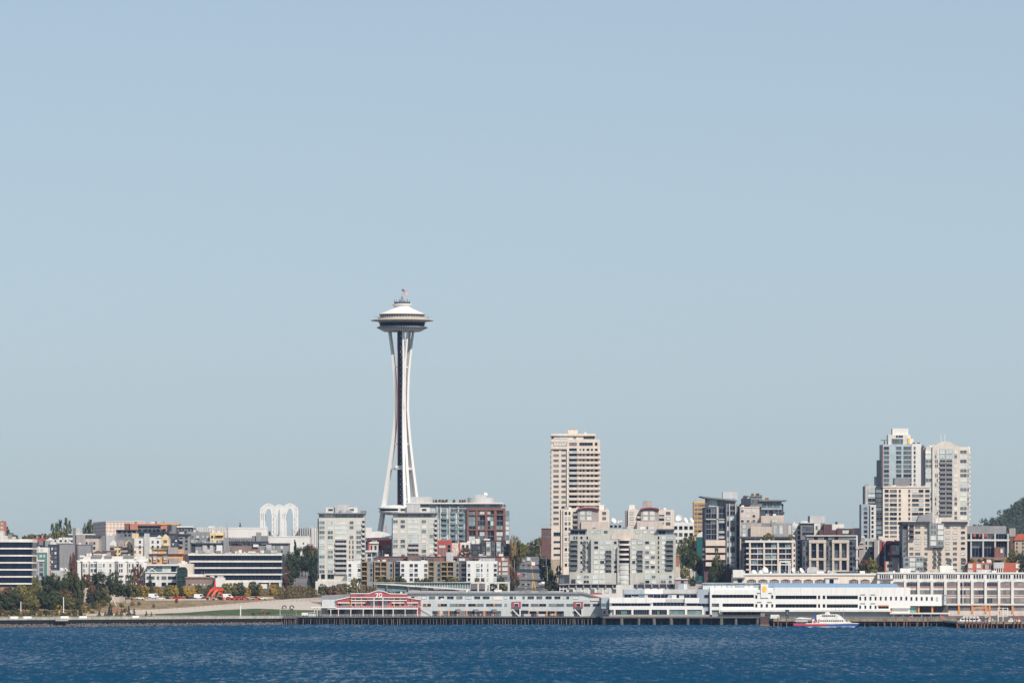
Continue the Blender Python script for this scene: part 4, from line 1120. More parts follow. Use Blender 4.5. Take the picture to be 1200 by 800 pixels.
wblk(407, 423, [(408.8, 411.6), (419.6, 422.6)]); wblk(469, 501.4, [(470.6, 473.6), (480.4, 483.8), (486, 489.4), (497.4, 500.6)]); wblk(546.8, 583, [(548.4, 551), (558.4, 561.8), (564, 565.2), (571, 572.2), (579, 582)])
def tfr(x0, x1, n, nr=4):
    w = (x1 - x0) / n
    b.many('tan_frame', [(x0 + i * w - 0.5, x0 + i * w + 0.5) for i in range(n + 1)], [(657.6, None)], ochre, -1.7)
    b.many('tan_frame', [(x0 - 0.3, x1 + 0.3)], [(657.4, 658.8)] + [(663.4 + 5.4 * i, 664.4 + 5.4 * i) for i in range(nr)], ochre, -1.75)
    b.win([(x0 + i * w + 0.6, x0 + (i + 1) * w - 0.6) for i in range(n)], [(659.2 + 5.4 * i, 663.2 + 5.4 * i) for i in range(nr)], [GN, GD, GX], dY=-0.2)
tfr(423.6, 430.6, 1); tfr(439.2, 453.4, 2); tfr(502.2, 508.8, 1); tfr(516.8, 531.6, 2)
for x0, x1 in ((431, 437), (454, 460.4), (509.4, 516), (532.2, 538)): b.blk('grey_front', x0, x1, 657.4, None, grey, -1.0); b.win([(x1 - 3, x1 - 0.6)], rows(660.6, 4, 5.4, 3.2), [GM, GD], dY=-1.0)
b.many('dark_recess', [(437.2, 438.6), (461, 468.8), (539, 546.4)], [(657.8, None)], slate, -0.3); b.win([(463, 467.6), (540.4, 545.6)], rows(660, 4, 5.4, 4), [GN], dY=-.3)
b.many('pier', [(461.8, 462.8), (539.6, 540.2)], [(657.8, None)], ochre, -.8); b.done()
b = B('apartment_building', 'brick end building with white lintelled windows beside the steep street', 'apartment building', 583.6, 597.2, 656.4, 3128, 24, brick)
b.win([(584.6, 586.6), (589, 594.8)], rows(658.6, 3, 6, 3.6), [GS, GB], frame=frame_w); b.blk('plinth', 583.4, 597.4, 673, None, mgrey, -.4); b.win([(591, 594.6)], [(675, 678)], GM, dY=-.4); b.done()

# ================================================================== right of the street
b = B('residential_tower', 'tall slim cream residential tower with stacked balcony bands, highest near the steep street', 'apartment tower', 646, 703, 514.6, 3470, 30, cream)
b.win([(648.8, 654.6), (658.2, 663)], [(532 + 6.08 * i, 534.4 + 6.08 * i) for i in range(-1, 12)], [GX, GM, GD]); b.win([(648.8, 654.6), (658.2, 663)], rows(606, 2, 6, 2.4), [GX, GM])
b.win([(649, 657.4)], [(623.4, 627.4), (633.6, 635.6), (641, 643), (648.6, 650.6)], GN); b.blk('base', 645.8, 658, 655, None, tan, -.5)
b.many('side_balcony', [(645.2, 646.2)], rows(528, 20, 6.08, 2.2), mgrey, 1.5, 5)
b.blk('top_storey', 646, 697.6, 508.4, 515, cream, 1.5, 22); b.blk('roof', 645.8, 698, 508, 510.4, cream2, 0.5, 24); b.win([(650, 665.6)], [(511.6, 513.6)], GS, dY=1.5); b.win([(684, 697)], [(511.4, 513.8)], GD, dY=1.5); b.win([(672, 675)], [(511.8, 513.6)], GM, dY=1.5); b.blk('wall', 646.6, 648.8, 511, 513.8, slate, 1.2, 1)
b.blk('penthouse', 665.9, 677, 503.4, 509.4, cream, 6, 8); b.many('flue', [(667.4, 668.8), (672, 673.4)], [(501.8, 503.8)], salmon, 8, 1); b.blk('aerial', 685, 687.4, 506.2, 509, white, 6, 1); b.blk('aerial', 687.4, 687.8, 504, 509, steel, 6, .3)
b.blk('fascia', 645.8, 666, 515, 518, cream, -.5); b.win([(648.8, 664)], [(518.2, 521.6)], GB, dY=-.2); b.blk('fascia', 645.8, 664.6, 522.6, 526, cream, -.9)
b.win([(667, 675.8)], [(518.4, 521.6)], GX); b.win([(679.2, 694.4), (697.4, 700)], [(518.4, 521.6)], GN)
for i in range(14):
    y = 525.6 + 6.08 * i
    b.blk('balcony_band', 676.2, 703.6, y + 2.7, y + 5.6, cream, -1.5); b.blk('balcony_rail', 666.8, 676.2, y + 2.7, y + 5.4, lgrey if i < 7 else cream, -1.4, .3); b.blk('balcony_slab', 666.8, 676.2, y + 5.2, y + 5.7, cream, -1.35)
    b.win([(667.2, 675.8)], [(y - 0.4, y + 2.7)], GN); b.win([(679.2, 681.2), (683, 685), (687.6, 690.6), (692.6, 694.8), (697.2, 700.4)], [(y, y + 2.7)], [GD, GD, GM, GN])
b.blk('pillar', 664.4, 666.6, 519, None, cream2, -1.0); b.done()
b = B('brick_block', 'plain dark red brick block peeping out left of the cream tower', 'building', 634.6, 646, 619.2, 3640, 16, brick2); b.win([(637, 639), (640.6, 642.6)], [(622.6, 625.4), (628, 630)], [GM]); b.blk('parapet', 634.4, 646, 618.6, 619.6, brick2, -.3, .6); b.done()

def redcap(label, x0, x1, lx, bay, rx, pent, box, par):
    b = B('apartment_tower', label, 'apartment tower', x0, x1, 597, 3290, 24, cream, 'cream apartment tops behind the big grey-green block')
    b.blk('bay', bay[0], bay[1], 594.6, 620, mauve, -1.6)
    c = (bay[0] + bay[1]) / 2; pts = [(bay[0] - 0.6, 598)] + [(bay[0] - 0.6 + (bay[1] - bay[0] + 1.2) * t, 597.4 - 3.4 * math.sin(math.pi * (0.15 + 0.7 * t))) for t in np.linspace(0, 1, 9)] + [(bay[1] + 0.6, 598)]
    q = [(a, d + 1.3) for a, d in reversed(pts[1:-1])]
    b.shape('arched_canopy', pts[1:-1] + q, red, -3.2, 4)
    w0 = bay[0] + 3; b.win([(w0, w0 + 5), (w0 + 8, w0 + 13)], [(599, 603), (605, 609)], [GS, GS, GB], dY=-1.6, frame=frame_w)
    for lo, hi in lx: b.win([(lo, hi)], rows(599.4, 11, 6.05, 3.2), [GM, GS, GD, GS])
    b.win([(rx[0], rx[1])], rows(599.4, 3, 6.05, 3.2), [GM, GS])
    b.blk('terrace_wall', par[0], par[1], 611, 622, pink, -3, 3.2); b.blk('penthouse', pent[0], pent[1], pent[2], 598, mauve, 6, 8); b.blk('roof_unit', box[0], box[1], 591.2, 597.4, white, 4, 4)
    b.balc([(bay[1] - 6, bay[1] - .4)], [(609.4, 605)], mauve, 1.2) if bay[0] < 700 else b.balc([(bay[0] - 4.6, bay[0] - .2), (bay[1] + .2, bay[1] + 6.4)], [(606.6, 603), (612, 608)], lgrey, 1.2)
    return b
b = redcap('cream apartment top with a red arched canopy, against the tall cream tower', 657.4, 714, [(662, 664.4), (666.4, 668.6)], (677, 701.6), (706, 710.2), (684, 700, 593), (702.4, 708), (681, 713))
b.blk('shade_wall', 656.6, 658.2, 597, None, mauve, 1, 20); b.balc([(671.6, 676.4)], [(603.4 + 6.05 * i, 599.4 + 6.05 * i) for i in range(6)], mauve, 1.4); b.many('bay', [(660.2, 670.8)], [(597.2, None)], cream2, -.9); b.win([(662, 664.4), (666.4, 668.4)], rows(599.4, 11, 6.05, 3.2), [GM, GS, GD, GS], dY=-.9); b.blk('base', 646.5, 660, 663.5, None, tan, -6, 5); b.win([(652.6, 659)], [(667, 671)], GS, dY=-6); b.done()  # mauve strip paints the shade of the left side
b = redcap('cream apartment top with a red arched canopy, next to the white dish-topped office', 736, 790, [(738.4, 742.4)], (751, 772), (780.6, 785.6), (754.2, 764.4, 586.4), (737.8, 744), (746.4, 776.6))
b.blk('shade_wall', 733.4, 736, 597.6, None, mauve, 1.5, 20); b.done()  # shaded left side is put into the mauve strip's colour
b = B('low_office', 'pale blue low office with a white dish between the two red-capped tops', 'office building', 713, 735, 612.6, 3480, 14, bluegrey)
b.win([(715, 718), (720, 723), (725, 728)], [(615, 617.6)], GN); b.dish(719, 610, 3.4, yb=613, az=40); b.blk('roof_unit', 724, 729.4, 609.6, 613, white, 4, 5); b.done()

# the big grey-green block
Yg = 3175
b = B('apartment_block', 'big stepped grey-green apartment block with a curved balcony bay in its middle', 'apartment block', 667.4, 792, 626.6, Yg, 34, greygreen)
b.blk('roof_storey', 668.6, 687, 620.8, 627, bluegrey, 1.2, 14); b.blk('roof', 667, 687.8, 619.6, 621, dgrey, -.6, 17); b.win([(669, 677.6), (679, 686)], [(621.6, 625.6)], [GN, GM], dY=1.2)
b.blk('roof_storey', 770.8, 790, 620.8, 627, bluegrey, 1.2, 14); b.blk('roof', 770, 790.4, 619.6, 621, dgrey, -.6, 17); b.win([(771.6, 780), (781, 789.4)], [(621.6, 625.6)], [GN, GT], dY=1.2)
b.blk('upper_wall', 687.4, 770.4, 619.6, 627, greygreen, 2.4, 18); b.win([(692, 696), (700, 704), (708, 712), (745, 750), (754, 758.6), (762, 767)], [(621.6, 624.4)], [GS, GM, GB], dY=2.4)
b.shape('barrel_roof', [(715.4, 631), (717.4, 626.4), (722, 623.2), (728, 622.4), (739, 622.6), (745, 625.6), (748.4, 631)], pink, -2.8, 10)
b.blk('centre_front', 692.6, 765.6, 631.4, None, greygreen, -3.2, 3.6); b.blk('lower_front', 674.4, 790.6, 671, None, greygreen, -4.2, 1.0)
L = lambda i0, n: rows(628 + 5.72 * i0, n, 5.72, 3.5)
b.win([(680, 682.8), (687.2, 689.4)], L(0, 8), [GS, GM, GD], frame=frame_w); b.win([(672, 674), (675, 676.8)], L(0, 1), GM); b.win([(776, 779.4)], L(0, 8), [GS, GB], frame=frame_w); b.win([(771, 772.6)], L(0, 8), [GM, GD]); b.win([(781.6, 789)], L(0, 1), GS)
b.balc([(668.4, 676.8)], [(637.4 + 5.72 * i, 633.2 + 5.72 * i) for i in range(6)], greygreen, 1.5, rail=GM); b.balc([(780.6, 788.8)], [(637.4 + 5.72 * i, 633.2 + 5.72 * i) for i in range(6)], greygreen, 1.5, rail=GM)
b.balc([(683.6, 686.4)], [(637.4 + 5.72 * i, 633.6 + 5.72 * i) for i in range(6)], greygreen, 1.0, rail=dgrey, back=GM)
b.Y -= 3.2
b.win([(696.2, 701), (703.2, 708)], L(1, 7), [GS, GB, GD, GS], frame=frame_w); b.win([(709.8, 716)], L(1, 2), [GS], frame=frame_w); b.balc([(709.4, 716.4)], [(649 + 5.72 * i, 645 + 5.72 * i) for i in range(7)], greygreen, .9, rail=GM)
b.win([(719.4, 722.6)], L(1, 10), [GD, GS, GB], frame=frame_w); b.win([(740.6, 744.4)], L(1, 10), [GD, GB, GS], frame=frame_w); b.win([(747, 752.8)], L(1, 1), [GS]); b.balc([(746.4, 753)], [(649 + 5.72 * i, 645 + 5.72 * i) for i in range(7)], greygreen, .9, rail=GM)
b.win([(755.8, 760.6), (762.4, 767.4)], L(1, 7), [GS, GD, GB, GM], frame=frame_w)
b.Y -= 1.0; b.win([(676.2, 680), (684, 690), (694.6, 700.6), (702.6, 708), (756, 761), (763.6, 768), (774, 780), (783.4, 787)], L(8, 2), [GD, GS, GS, GB, GM], frame=frame_w); b.Y += 4.2
# curved middle bay
xb0, xb1 = b.X(724.8), b.X(738); xc = (xb0 + xb1) / 2; hw_ = (xb1 - xb0) / 2
def bow(o): return [(xc + (hw_ + o) * math.cos(t) , Yg - 3.0 - (1.9 + o) * math.sin(t)) for t in np.linspace(math.pi, 0, 11)][::-1]
for i in range(11):
    y = 631.2 + 5.72 * i
    MB().prism(bow(0.25), b.Z(y + 2.0), b.Z(y - 0.2)).build('balcony', cream if i < 5 else pink, b.root)
    MB().prism(bow(-0.5 if i < 5 else 0.0), b.Z(y + 5.6), b.Z(y + 1.9)).build('window', GN if i < 5 else GS, b.root)
b.many('pilaster', [(723.4, 724.7), (738.2, 739.4)], [(640, None)], lgrey, -5.4, 2.4); b.clutter(690, 768, 619.4, 8, 1.6, 16); b.done()
b = B('podium', 'low terraced podium with a shaded colonnade below the big grey-green block', 'podium', 655.6, 795, 685, 3152, 14, offw)
b.blk('colonnade', 664, 722, 684.2, 687.8, slate, -.4); b.blk('colonnade', 743, 794, 684.2, 688, slate, -.4); b.many('column', cols(666, 7, 8.6, 1.2), [(684, 688.4)], mauve, -1.0); b.many('column', cols(746, 6, 8.6, 1.2), [(684, 688.4)], mauve, -1.0)  # slate slabs stand in for the shade between the columns
b.win(cols(657, 2, 4, 2.6), [(686, 688.4), (690.4, 693)], GN); b.win(cols(667, 7, 8.4, 4.4), [(690, 694)], [GS, GM, GB]); b.blk('roof', 655, 722, 683.4, 684.6, mauve, -1.4, 4); b.done()
b = B('low_house', 'dark narrow house front in shade left of the grey-green block', 'house', 655, 667, 673, 3160, 10, slate); b.win([(656.4, 661)], [(677.6, 682)], GM); b.done()
b = B('brick_strip', 'narrow orange brick gable at the right edge of the grey-green block', 'house', 791.6, 795.8, 650.4, 3215, 10, wall('orange brick', (0.36, 0.17, 0.09))); b.blk('wall', 791.4, 797, 664, None, pink, -1, 6); b.blk('parapet', 791.4, 796, 649.8, 650.8, tan, -.4, .8); b.done()
b = B('small_house', 'small pink-grey house at the foot of the steep tree lined lane', 'house', 791, 806, 678.4, 3146, 9, mauve); b.win([(798, 801.4)], [(680, 682.6)], GD); b.blk('roof', 790.6, 806.4, 677.6, 679, pink, -.6, 10); b.blk('roof_unit', 795, 797, 671, 678, pink, 3, 2); b.done()
b = B('dish_office', 'white office with square dark windows and three big dishes on its roof', 'office building', 789.6, 813, 611.6, 3560, 18, white)
b.win(cols(789.8, 4, 6.1, 3.8), [(616.2, 620), (624.2, 628), (632, 636)], [GN, GM]); b.dish(796.6, 607, 4.2, yb=612, az=-20); b.dish(803.4, 609.4, 3.4, yb=612, az=55); b.dish(810.2, 609.4, 3.4, yb=612, az=60); b.done()
b = B('yellow_block', 'orange-yellow slab block with dark ribbon windows on the skyline', 'apartment building', 813, 830, 587.2, 3640, 20, wall('orange yellow', (0.66, 0.38, 0.13)))
b.win([(814, 817), (818, 826.4)], rows(590.6, 8, 5.05, 2.4), [GD, GX, GM], nm=2); b.many('ledge', [(812.8, 830)], rows(588.6, 9, 5.05, .5), yellow, -.3); b.done()
b = B('teal_house', 'dark teal house with a white gable top under the yellow slab', 'house', 816.4, 825.6, 628.6, 3330, 10, wall('deep teal', (0.02, 0.12, 0.125))); b.shape('gable', [(816, 629), (818, 625), (823.6, 622), (826, 623), (826, 629)], white, -.4, 8); b.done()

# dark glass apartments with the slanted roof
b = B('dark_glass_tower', 'dark glass apartment tower with a slanted thin roof over pale parking decks', 'apartment tower', 825.4, 867, 594, 3260, 34, slate)
b.shape('roof', [(819.8, 581.2), (821, 581.0), (863.6, 585.6), (863.6, 587.2), (826, 583.2)], mgrey, -2.5, 30); b.blk('roof_storey', 830, 862, 583.6, 594.4, bluegrey, 1, 20); b.win([(831, 840), (841, 850), (852, 861)], [(584.8, 593.4)], [GM, GT, GS, GM], dY=1); b.blk('corner_column', 826.4, 828.6, 582, 595, dgrey, -.4, 2)
b.win([(827.4, 833), (833.6, 839.4), (842.6, 849.4)], rows(595.6, 6, 6.1, 5.4), [GN, GD, GN, GM]); b.many('pale_column', [(839.8, 841.8)], [(593, 632)], lgrey, -1.0); b.many('floor_edge', [(827, 849.6)], [(607.8, 608.8)], lgrey, -1.0); b.balc([(842.4, 848.8)], [(612, 608.4), (624, 620), (630, 627)], lgrey, 1.2)
for y0, y1 in ((632.6, 639.2), (641.8, 647.2), (649.8, 655.6), (658.4, 663)): b.blk('parking_deck', 826.8, 849.6, y0, y1, cream, -4, 5)
b.blk('parking_wall', 825.2, 849.2, 633.5, None, maroon, -1.2, 3); b.many('stair_balcony', [(823.6, 828)], rows(642, 3, 6, 2.2), pink, -1.8)
b.blk('right_bay', 850.6, 863.4, 590.4, None, mgrey, -2.2, 4); b.win([(852, 854), (855.4, 860.8)], rows(592.6, 12, 6.1, 4.6), [GM, GS, GD, GS], dY=-2.2); b.many('bay_column', [(854.2, 855.2), (861.4, 862.4)], [(590, 668)], lgrey, -2.8); b.win([(863.8, 866.6)], rows(592.6, 12, 6.1, 4.6), [GD, GM])
b.blk('penthouse', 848, 865, 575.6, 586, lgrey, 12, 12); b.many('flue', [(852, 853), (859, 860)], [(574.4, 576)], steel, 14, 1); b.done()
b = B('dark_modern_block', 'dark modern block with thin overhanging roof and rooftop planters on the skyline', 'apartment building', 868, 918, 590, 3330, 24, dgrey)
b.blk('roof', 889, 921.6, 585.6, 587, mgrey, -3, 24); b.blk('roof_storey', 891.4, 916, 587, 597, bluegrey, -.6, 18); b.win([(893, 898), (899.4, 905), (906, 914)], [(588, 594)], [GM, GT, GM], dY=-.6); b.win([(896.4, 899), (901, 905.6), (908, 916)], [(596.6, 601.4)], [GN, GD, GM]); b.blk('balcony', 906, 919, 599.4, 602.4, dgrey, -2)
b.blk('roof_box', 869, 879, 584, 592, slate, -1, 8); b.blk('roof_box', 879.6, 893, 582, 594, mgrey, -1.6, 10); b.win([(880.6, 890)], [(585, 590)], GM, dY=-1.6); b.blk('pergola', 876.4, 893, 581, 582, mgrey, -2, 9)
for x, y, w, c in ((873.4, 584.6, 6.4, 'b'), (882, 582, 4, 'b'), (888, 582, 5.4, 'b'), (892, 584, 3, 'r'), (899, 587, 6, 'y')):
    o = bpy.data.objects.new('roof_shrub', rng.choice(CROWNS['bush'])); C.objects.link(o); o.parent = b.root
    o.location = Vector((b.X(x), b.Y + 2, b.Z(y))) - Vector(b.root.location); o.scale = (w * .5, w * .5, 2.4); o.material_slots[0].link = 'OBJECT'; o.material_slots[0].material = FG[c]
b.done()
b = B('beige_block', 'plain beige block with three columns of small windows against dark modern block', 'apartment building', 867.2, 890, 594, 3250, 18, pink)
b.win([(868.4, 871.6), (875, 878.4), (882, 885)], rows(597, 6, 5.9, 2.8), [GS, GD, GM], frame=frame_w); b.blk('parapet', 867, 890.2, 593.4, 594.4, cream, -.3, .8); b.done()
b = B('pale_block', 'pale cubic block with one wide bluish window above the framed glass building', 'apartment building', 892, 918.4, 604, 3240, 16, beige); b.win([(904.6, 910.4)], [(607.6, 611.6)], GS); b.blk('parapet', 906, 919, 603.4, 605, lgrey, .6, 12); b.done()
b = B('stepped_block', 'pale stepped block with grey wings and tall white windows behind roof shrubs', 'apartment building', 870.4, 928, 612.6, 3218, 18, mgrey)
b.blk('wing', 868.6, 892, 612.4, None, mauve, -.4); b.win([(870, 874)], rows(614.4, 3, 5, 4.4), GS, dY=-.4); b.blk('wing', 879.6, 904, 617, 628.6, beige, -1.6); b.blk('wing', 904, 928.2, 612.8, 629.4, mauve, -.8); b.win([(906.6, 910.2), (913.4, 917.2), (923.6, 927)], [(615, 625.6)], GS, dY=-.8, nm=2); b.blk('side_wall', 877, 879.8, 619, 628, slate, -1.0); b.blk('terrace', 866, 930, 628.4, 630.6, dgrey, -2.4, 3); b.done()
Yf = 3165
b = B('framed_glass_building', 'dark glass building set in a beige concrete frame, shrubs on its flat roof', 'office building', 877, 929.6, 634.6, Yf, 30, slate)
b.blk('frame_beam', 873, 931.4, 632.8, 635.4, offw, -1.4, 4); b.many('frame_column', [(877.8, 879.6), (894.4, 896.2), (910.8, 912.6), (927.8, 929.8)], [(635, None)], cream, -1.2, 2); b.many('frame_beam', [(878.6, 929)], [(641.4, 642.8), (648, 649.2), (654.4, 655.6), (660.8, 662)], cream, -.7, 1.4)
for x0 in (880, 896.6, 913): b.win([(x0, x0 + 7), (x0 + 7.6, x0 + 14.2)], [(636, 641.2), (643, 647.8), (649.4, 654.2), (655.8, 660.6), (662.2, 667.6)], [GN, GD, GN, GT], dY=0)
b.many('blue_mullion', [(887.4, 888.2), (904, 904.8), (920.4, 921.2)], [(642, 669)], bluegrey, -.6); b.blk('side_wall', 870.4, 877.4, 635.4, None, slate, 1, 20); b.many('side_balcony', [(874.4, 878)], rows(641, 5, 6.3, 1.8), pink, -1.2, 3); b.blk('end_wall', 929.4, 932, 634, None, cream, -.8, 20); b.many('end_window', [(930, 931.4)], rows(637, 5, 6, 3), GN, -.86, .4)
for x, w, hh in ((897, 5, 3.2), (901, 6, 4.2), (905, 5, 3), (926.6, 6, 3)):
    o = bpy.data.objects.new('roof_shrub', rng.choice(CROWNS['round'])); C.objects.link(o); o.parent = b.root
    o.location = Vector((b.X(x), b.Y + 3, b.Z(632.8))) - Vector(b.root.location); o.scale = (w * .55, w * .55, hh); o.material_slots[0].link = 'OBJECT'; o.material_slots[0].material = FG['o']
b.many('rooftop_gantry', [(913, 914), (923, 924)], [(657, 672)], white, -8, .5); b.done()
b = B('slim_block', 'slim white apartment slab with dark side balconies right of the framed glass building', 'apartment building', 928.6, 938.6, 613.2, 3230, 14, white)
b.win([(929.6, 932)], rows(616.6, 8, 6, 3), [GM, GS]); b.win([(935, 937.6)], rows(616, 9, 5.8, 3.4), [GN, GD]); b.done()
b = B('grey_block', 'grey block with a boxy pale penthouse and one wide loggia', 'apartment building', 938.2, 967, 612.6, 3225, 20, mgrey)
b.blk('penthouse', 949, 967.2, 604.4, 614, lgrey, 3, 10); b.blk('penthouse_side', 948, 949.4, 604.2, 614, dgrey, 3, 9); b.blk('roof', 937.6, 955, 611.8, 613, lgrey, -1, 18); b.win([(940.4, 953)], [(616.4, 622)], [GS, GM]); b.win([(940.4, 953.4)], [(623.4, 626.6)], GN); b.blk('white_wall', 954, 961.4, 613, 627, offw, -.8); b.win([(956, 958)], [(616, 620)], GM, dY=-.8); b.done()
b = B('maroon_block', 'maroon stepped block with white roof huts behind the twin framed fronts', 'apartment building', 960, 1001, 620.6, 3215, 16, maroon)
b.blk('wall', 965.4, 975, 614, 626, maroon, -.4, 10); b.blk('wall', 980.6, 1001.6, 619, 629, maroon, -.8, 9); b.win([(987.4, 995)], [(621, 624.6)], [GS, GN], dY=-.8); b.blk('roof_hut', 974, 981, 614, 621.4, white, 2, 6); b.blk('roof_hut', 980, 989.6, 613.6, 618, offw, 5, 6); b.blk('flue', 979.6, 982, 611, 614, slate, 5, 2); b.blk('roof_box', 1001, 1009, 618.6, 634, slate, 0, 10); b.blk('aerial', 1000, 1000.4, 611, 620, steel, 3, .3)
o = bpy.data.objects.new('roof_shrub', CROWNS['bush'][1]); C.objects.link(o); o.parent = b.root; o.location = Vector((b.X(996.4), b.Y - 1.4, b.Z(625))) - Vector(b.root.location); o.scale = (1.8, 1.2, 2.4); o.material_slots[0].link = 'OBJECT'; o.material_slots[0].material = FG['g']; b.done()
b = B('twin_bay_building', 'dark glass building with two beige framed front bays of tall windows', 'apartment building', 940, 1005, 632, 3165, 30, slate)
b.blk('roof_storey', 946, 1004, 627.6, 633, bluegrey, 3, 18); b.blk('roof', 945, 1004.6, 626.6, 628, beige, 2, 20); b.win(cols(948, 9, 6, 5), [(628.6, 632)], [GM, GN, GT], dY=3)
for x0 in (948, 975):
    b.many('frame', [(x0, x0 + 2.4), (x0 + 8.6, x0 + 11), (x0 + 17.2, x0 + 19.6)], [(632.8, None)], beige, -1.6, 2); b.many('frame', [(x0 - .2, x0 + 19.8)], [(632.4, 636), (653.6, 656.2), (667.8, 670)], beige, -1.8, 2.2)
    b.win([(x0 + 2.8, x0 + 8.2), (x0 + 11.4, x0 + 16.8)], [(636.4, 644.6), (645, 653.2), (656.6, 667.4)], [GN, GD, GM])
b.win([(941, 943.4), (944, 947), (968.4, 971), (971.4, 974.4), (995.4, 999), (999.4, 1002.6)], rows(634, 6, 6, 4.6), [GN, GD, GM]); b.many('corner_column', [(1003.4, 1005)], [(627, None)], offw, -.6, 1); b.balc([(1002.6, 1006.4)], [(642.6, 639), (655, 651.4), (667, 663)], lgrey, 1.0, back=None); b.done()

# ------------------------------------------------------------------ towers at the right
b = B('blue_white_tower', 'stepped pale blue tower with a white right flank and white penthouse with yellow panel', 'apartment tower', 1034.6, 1068.4, 520.4, 3480, 26, wall('pale blue', (0.42, 0.50, 0.54)))
b.blk('white_flank', 1068.2, 1079.4, 519.8, None, white, -.5, 22); b.blk('recess', 1079, 1083.6, 521, None, mgrey, 2, 18)
b.poly('left_face', [(1034.8, 3480.2), (1034.8, 3500), (1030.6, 3500), (1030.6, 3492)], 520.8, None, bluegrey); b.poly('left_face', [(1033, 3486), (1033, 3506), (1027.2, 3506), (1027.2, 3492)], 538.6, None, mgrey); b.poly('left_face', [(1030, 3492), (1030, 3512), (1024.4, 3512), (1024.4, 3496)], 557.6, None, bluegrey)  # left faces are coloured darker to carry the shade of that side
ry = rows(523.2, 9, 5.36, 3.3)
b.win([(1036, 1041.6), (1050.4, 1056.2), (1059, 1067.6)], ry, [GM, GD, GM]); b.win([(1071, 1072.8)], ry, [GD, GM], dY=-.5); b.win([(1080, 1083)], ry, [GN, GD], dY=2)
b.blk('penthouse', 1046.6, 1065, 501.6, 512, white, 5, 12); b.blk('penthouse', 1041.2, 1067.4, 509, 520.6, offw, 3, 14); b.win([(1050.4, 1052.6), (1053.4, 1058.4)], [(510, 512)], GN, dY=3); b.win([(1045.6, 1058.4)], [(514, 519.6)], [GM], dY=3); b.blk('yellow_panel', 1064.2, 1066.6, 513, 519.4, yel, 2.4, 1); b.blk('wall', 1066.8, 1071, 513.6, 520.4, offw, 4, 10); b.blk('canopy', 1033.4, 1040, 515, 515.8, mgrey, 2, 6); b.blk('canopy_post', 1037, 1037.6, 515.4, 520.6, mgrey, 4, .4)
b.many('edge_strip', [(1034.5, 1035)], [(521, 572)], salmon, -.2, .5); b.many('roof_plant', [(1070, 1072.4), (1075.6, 1078.4)], [(518.4, 520.2)], dark, 3, 2); b.done()
b = B('residential_tower', 'pale cream tower with a curved gable crown and a dark central balcony stack', 'apartment tower', 1085, 1135.6, 523.4, 3420, 30, wall('pale cream', (0.66, 0.60, 0.53)))
b.shape('crown', [(1092.4, 545), (1092.4, 523), (1096, 521.4), (1099, 519.4), (1103, 517.8), (1107, 517.0), (1112, 517.2), (1116, 519.2), (1120, 521.8), (1124.4, 523), (1124.4, 545)], MATS['pale cream'], -1.2, 18)
b.blk('centre_front', 1092.6, 1124.2, 540, None, MATS['pale cream'], -1.25, 3); b.many('mast', [(1103.2, 1103.6), (1107.8, 1108.3)], [(508.6, 519)], offw, 5, .3); b.blk('mast_stripe', 1107.8, 1108.4, 526, 604, pink, -1.7, .5)
ry = rows(527.4, 15, 5.52, 3.7)
b.win([(1084.8, 1091.8)], ry, [GS, GS, GT, GB, GM], frame=frame_w); b.win([(1125.2, 1132.8)], ry, [GS, GS, GM, GB], frame=frame_w); b.win([(1133.8, 1135.2)], ry, [GM, GS]); b.win([(1095.6, 1097), (1097.6, 1099), (1118.2, 1121.4)], ry, [GS, GM, GB], dY=-1.25, frame=frame_w)
b.win([(1101.2, 1107.4), (1108.8, 1115.8)], [(526.4, 531.6), (532.2, 537.4)], GS, dY=-1.25); b.Y -= 1.25; b.balc([(1101, 1115.8)], [(542.8 + 5.52 * i, 539 + 5.52 * i) for i in range(12)], lgrey, .9, rail=mgrey, back=GD); b.Y += 1.25
b.many('side_balcony', [(1135.2, 1137.6)], rows(529.4, 15, 5.52, 2.2), cream, 1.0, 5); b.blk('recess_side', 1082.6, 1085.2, 524.4, None, mauve, 3, 20); b.blk('side_wing', 1134.6, 1137, 523, 530, cream2, 2, 10)
b.done()
b = B('residential_tower', 'warm cream apartment tower with blank centre panel and dark glazed left corner', 'apartment tower', 1034.6, 1090, 570, 3350, 28, cream2)
b.blk('parapet', 1034.4, 1090, 569.4, 571.2, cream, -.4, 1); ry = rows(573.6, 12, 5.36, 3.0)
b.win([(1037, 1041.2), (1043, 1051)], ry, [GX, GD, GM]); b.win([(1053.4, 1055.6), (1064.6, 1066.6)], ry, [GD, GX, GM]); b.win([(1069, 1076.4), (1077, 1082)], ry, [GX, GS, GD]); b.win([(1084.4, 1089.2)], ry, [GD, GM])
b.blk('corner_glazing', 1026.6, 1034.4, 570, None, slate, 1.2, 20); b.win([(1027, 1034)], ry, [GM, GD, GT, GN], dY=1.2)
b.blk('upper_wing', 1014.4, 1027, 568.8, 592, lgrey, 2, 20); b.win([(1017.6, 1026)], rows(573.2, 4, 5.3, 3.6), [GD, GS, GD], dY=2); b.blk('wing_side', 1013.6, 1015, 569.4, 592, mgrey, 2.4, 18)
b.blk('left_wing', 1020, 1026.4, 591.2, None, offw, -.4, 18); b.blk('left_face', 1009.6, 1020.2, 590.6, None, bluegrey, .8, 20); b.win([(1021.4, 1023.6)], rows(594, 8, 5.36, 3), [GN, GD], dY=-.4); b.win([(1012.6, 1016.4)], rows(594, 8, 5.36, 3), [GM, GD], dY=.8)  # darker left_face block paints the shaded side, left_wing the lit one
b.blk('penthouse', 1049, 1067, 559.6, 571, mgrey, 6, 14); b.blk('podium_wall', 1034.2, 1058, 629.6, None, cream, -3, 4); b.many('roof_shrub_box', [(1041, 1044.4), (1014.4, 1018)], [(567.4, 569.6)], ochre, 3, 2); b.done()

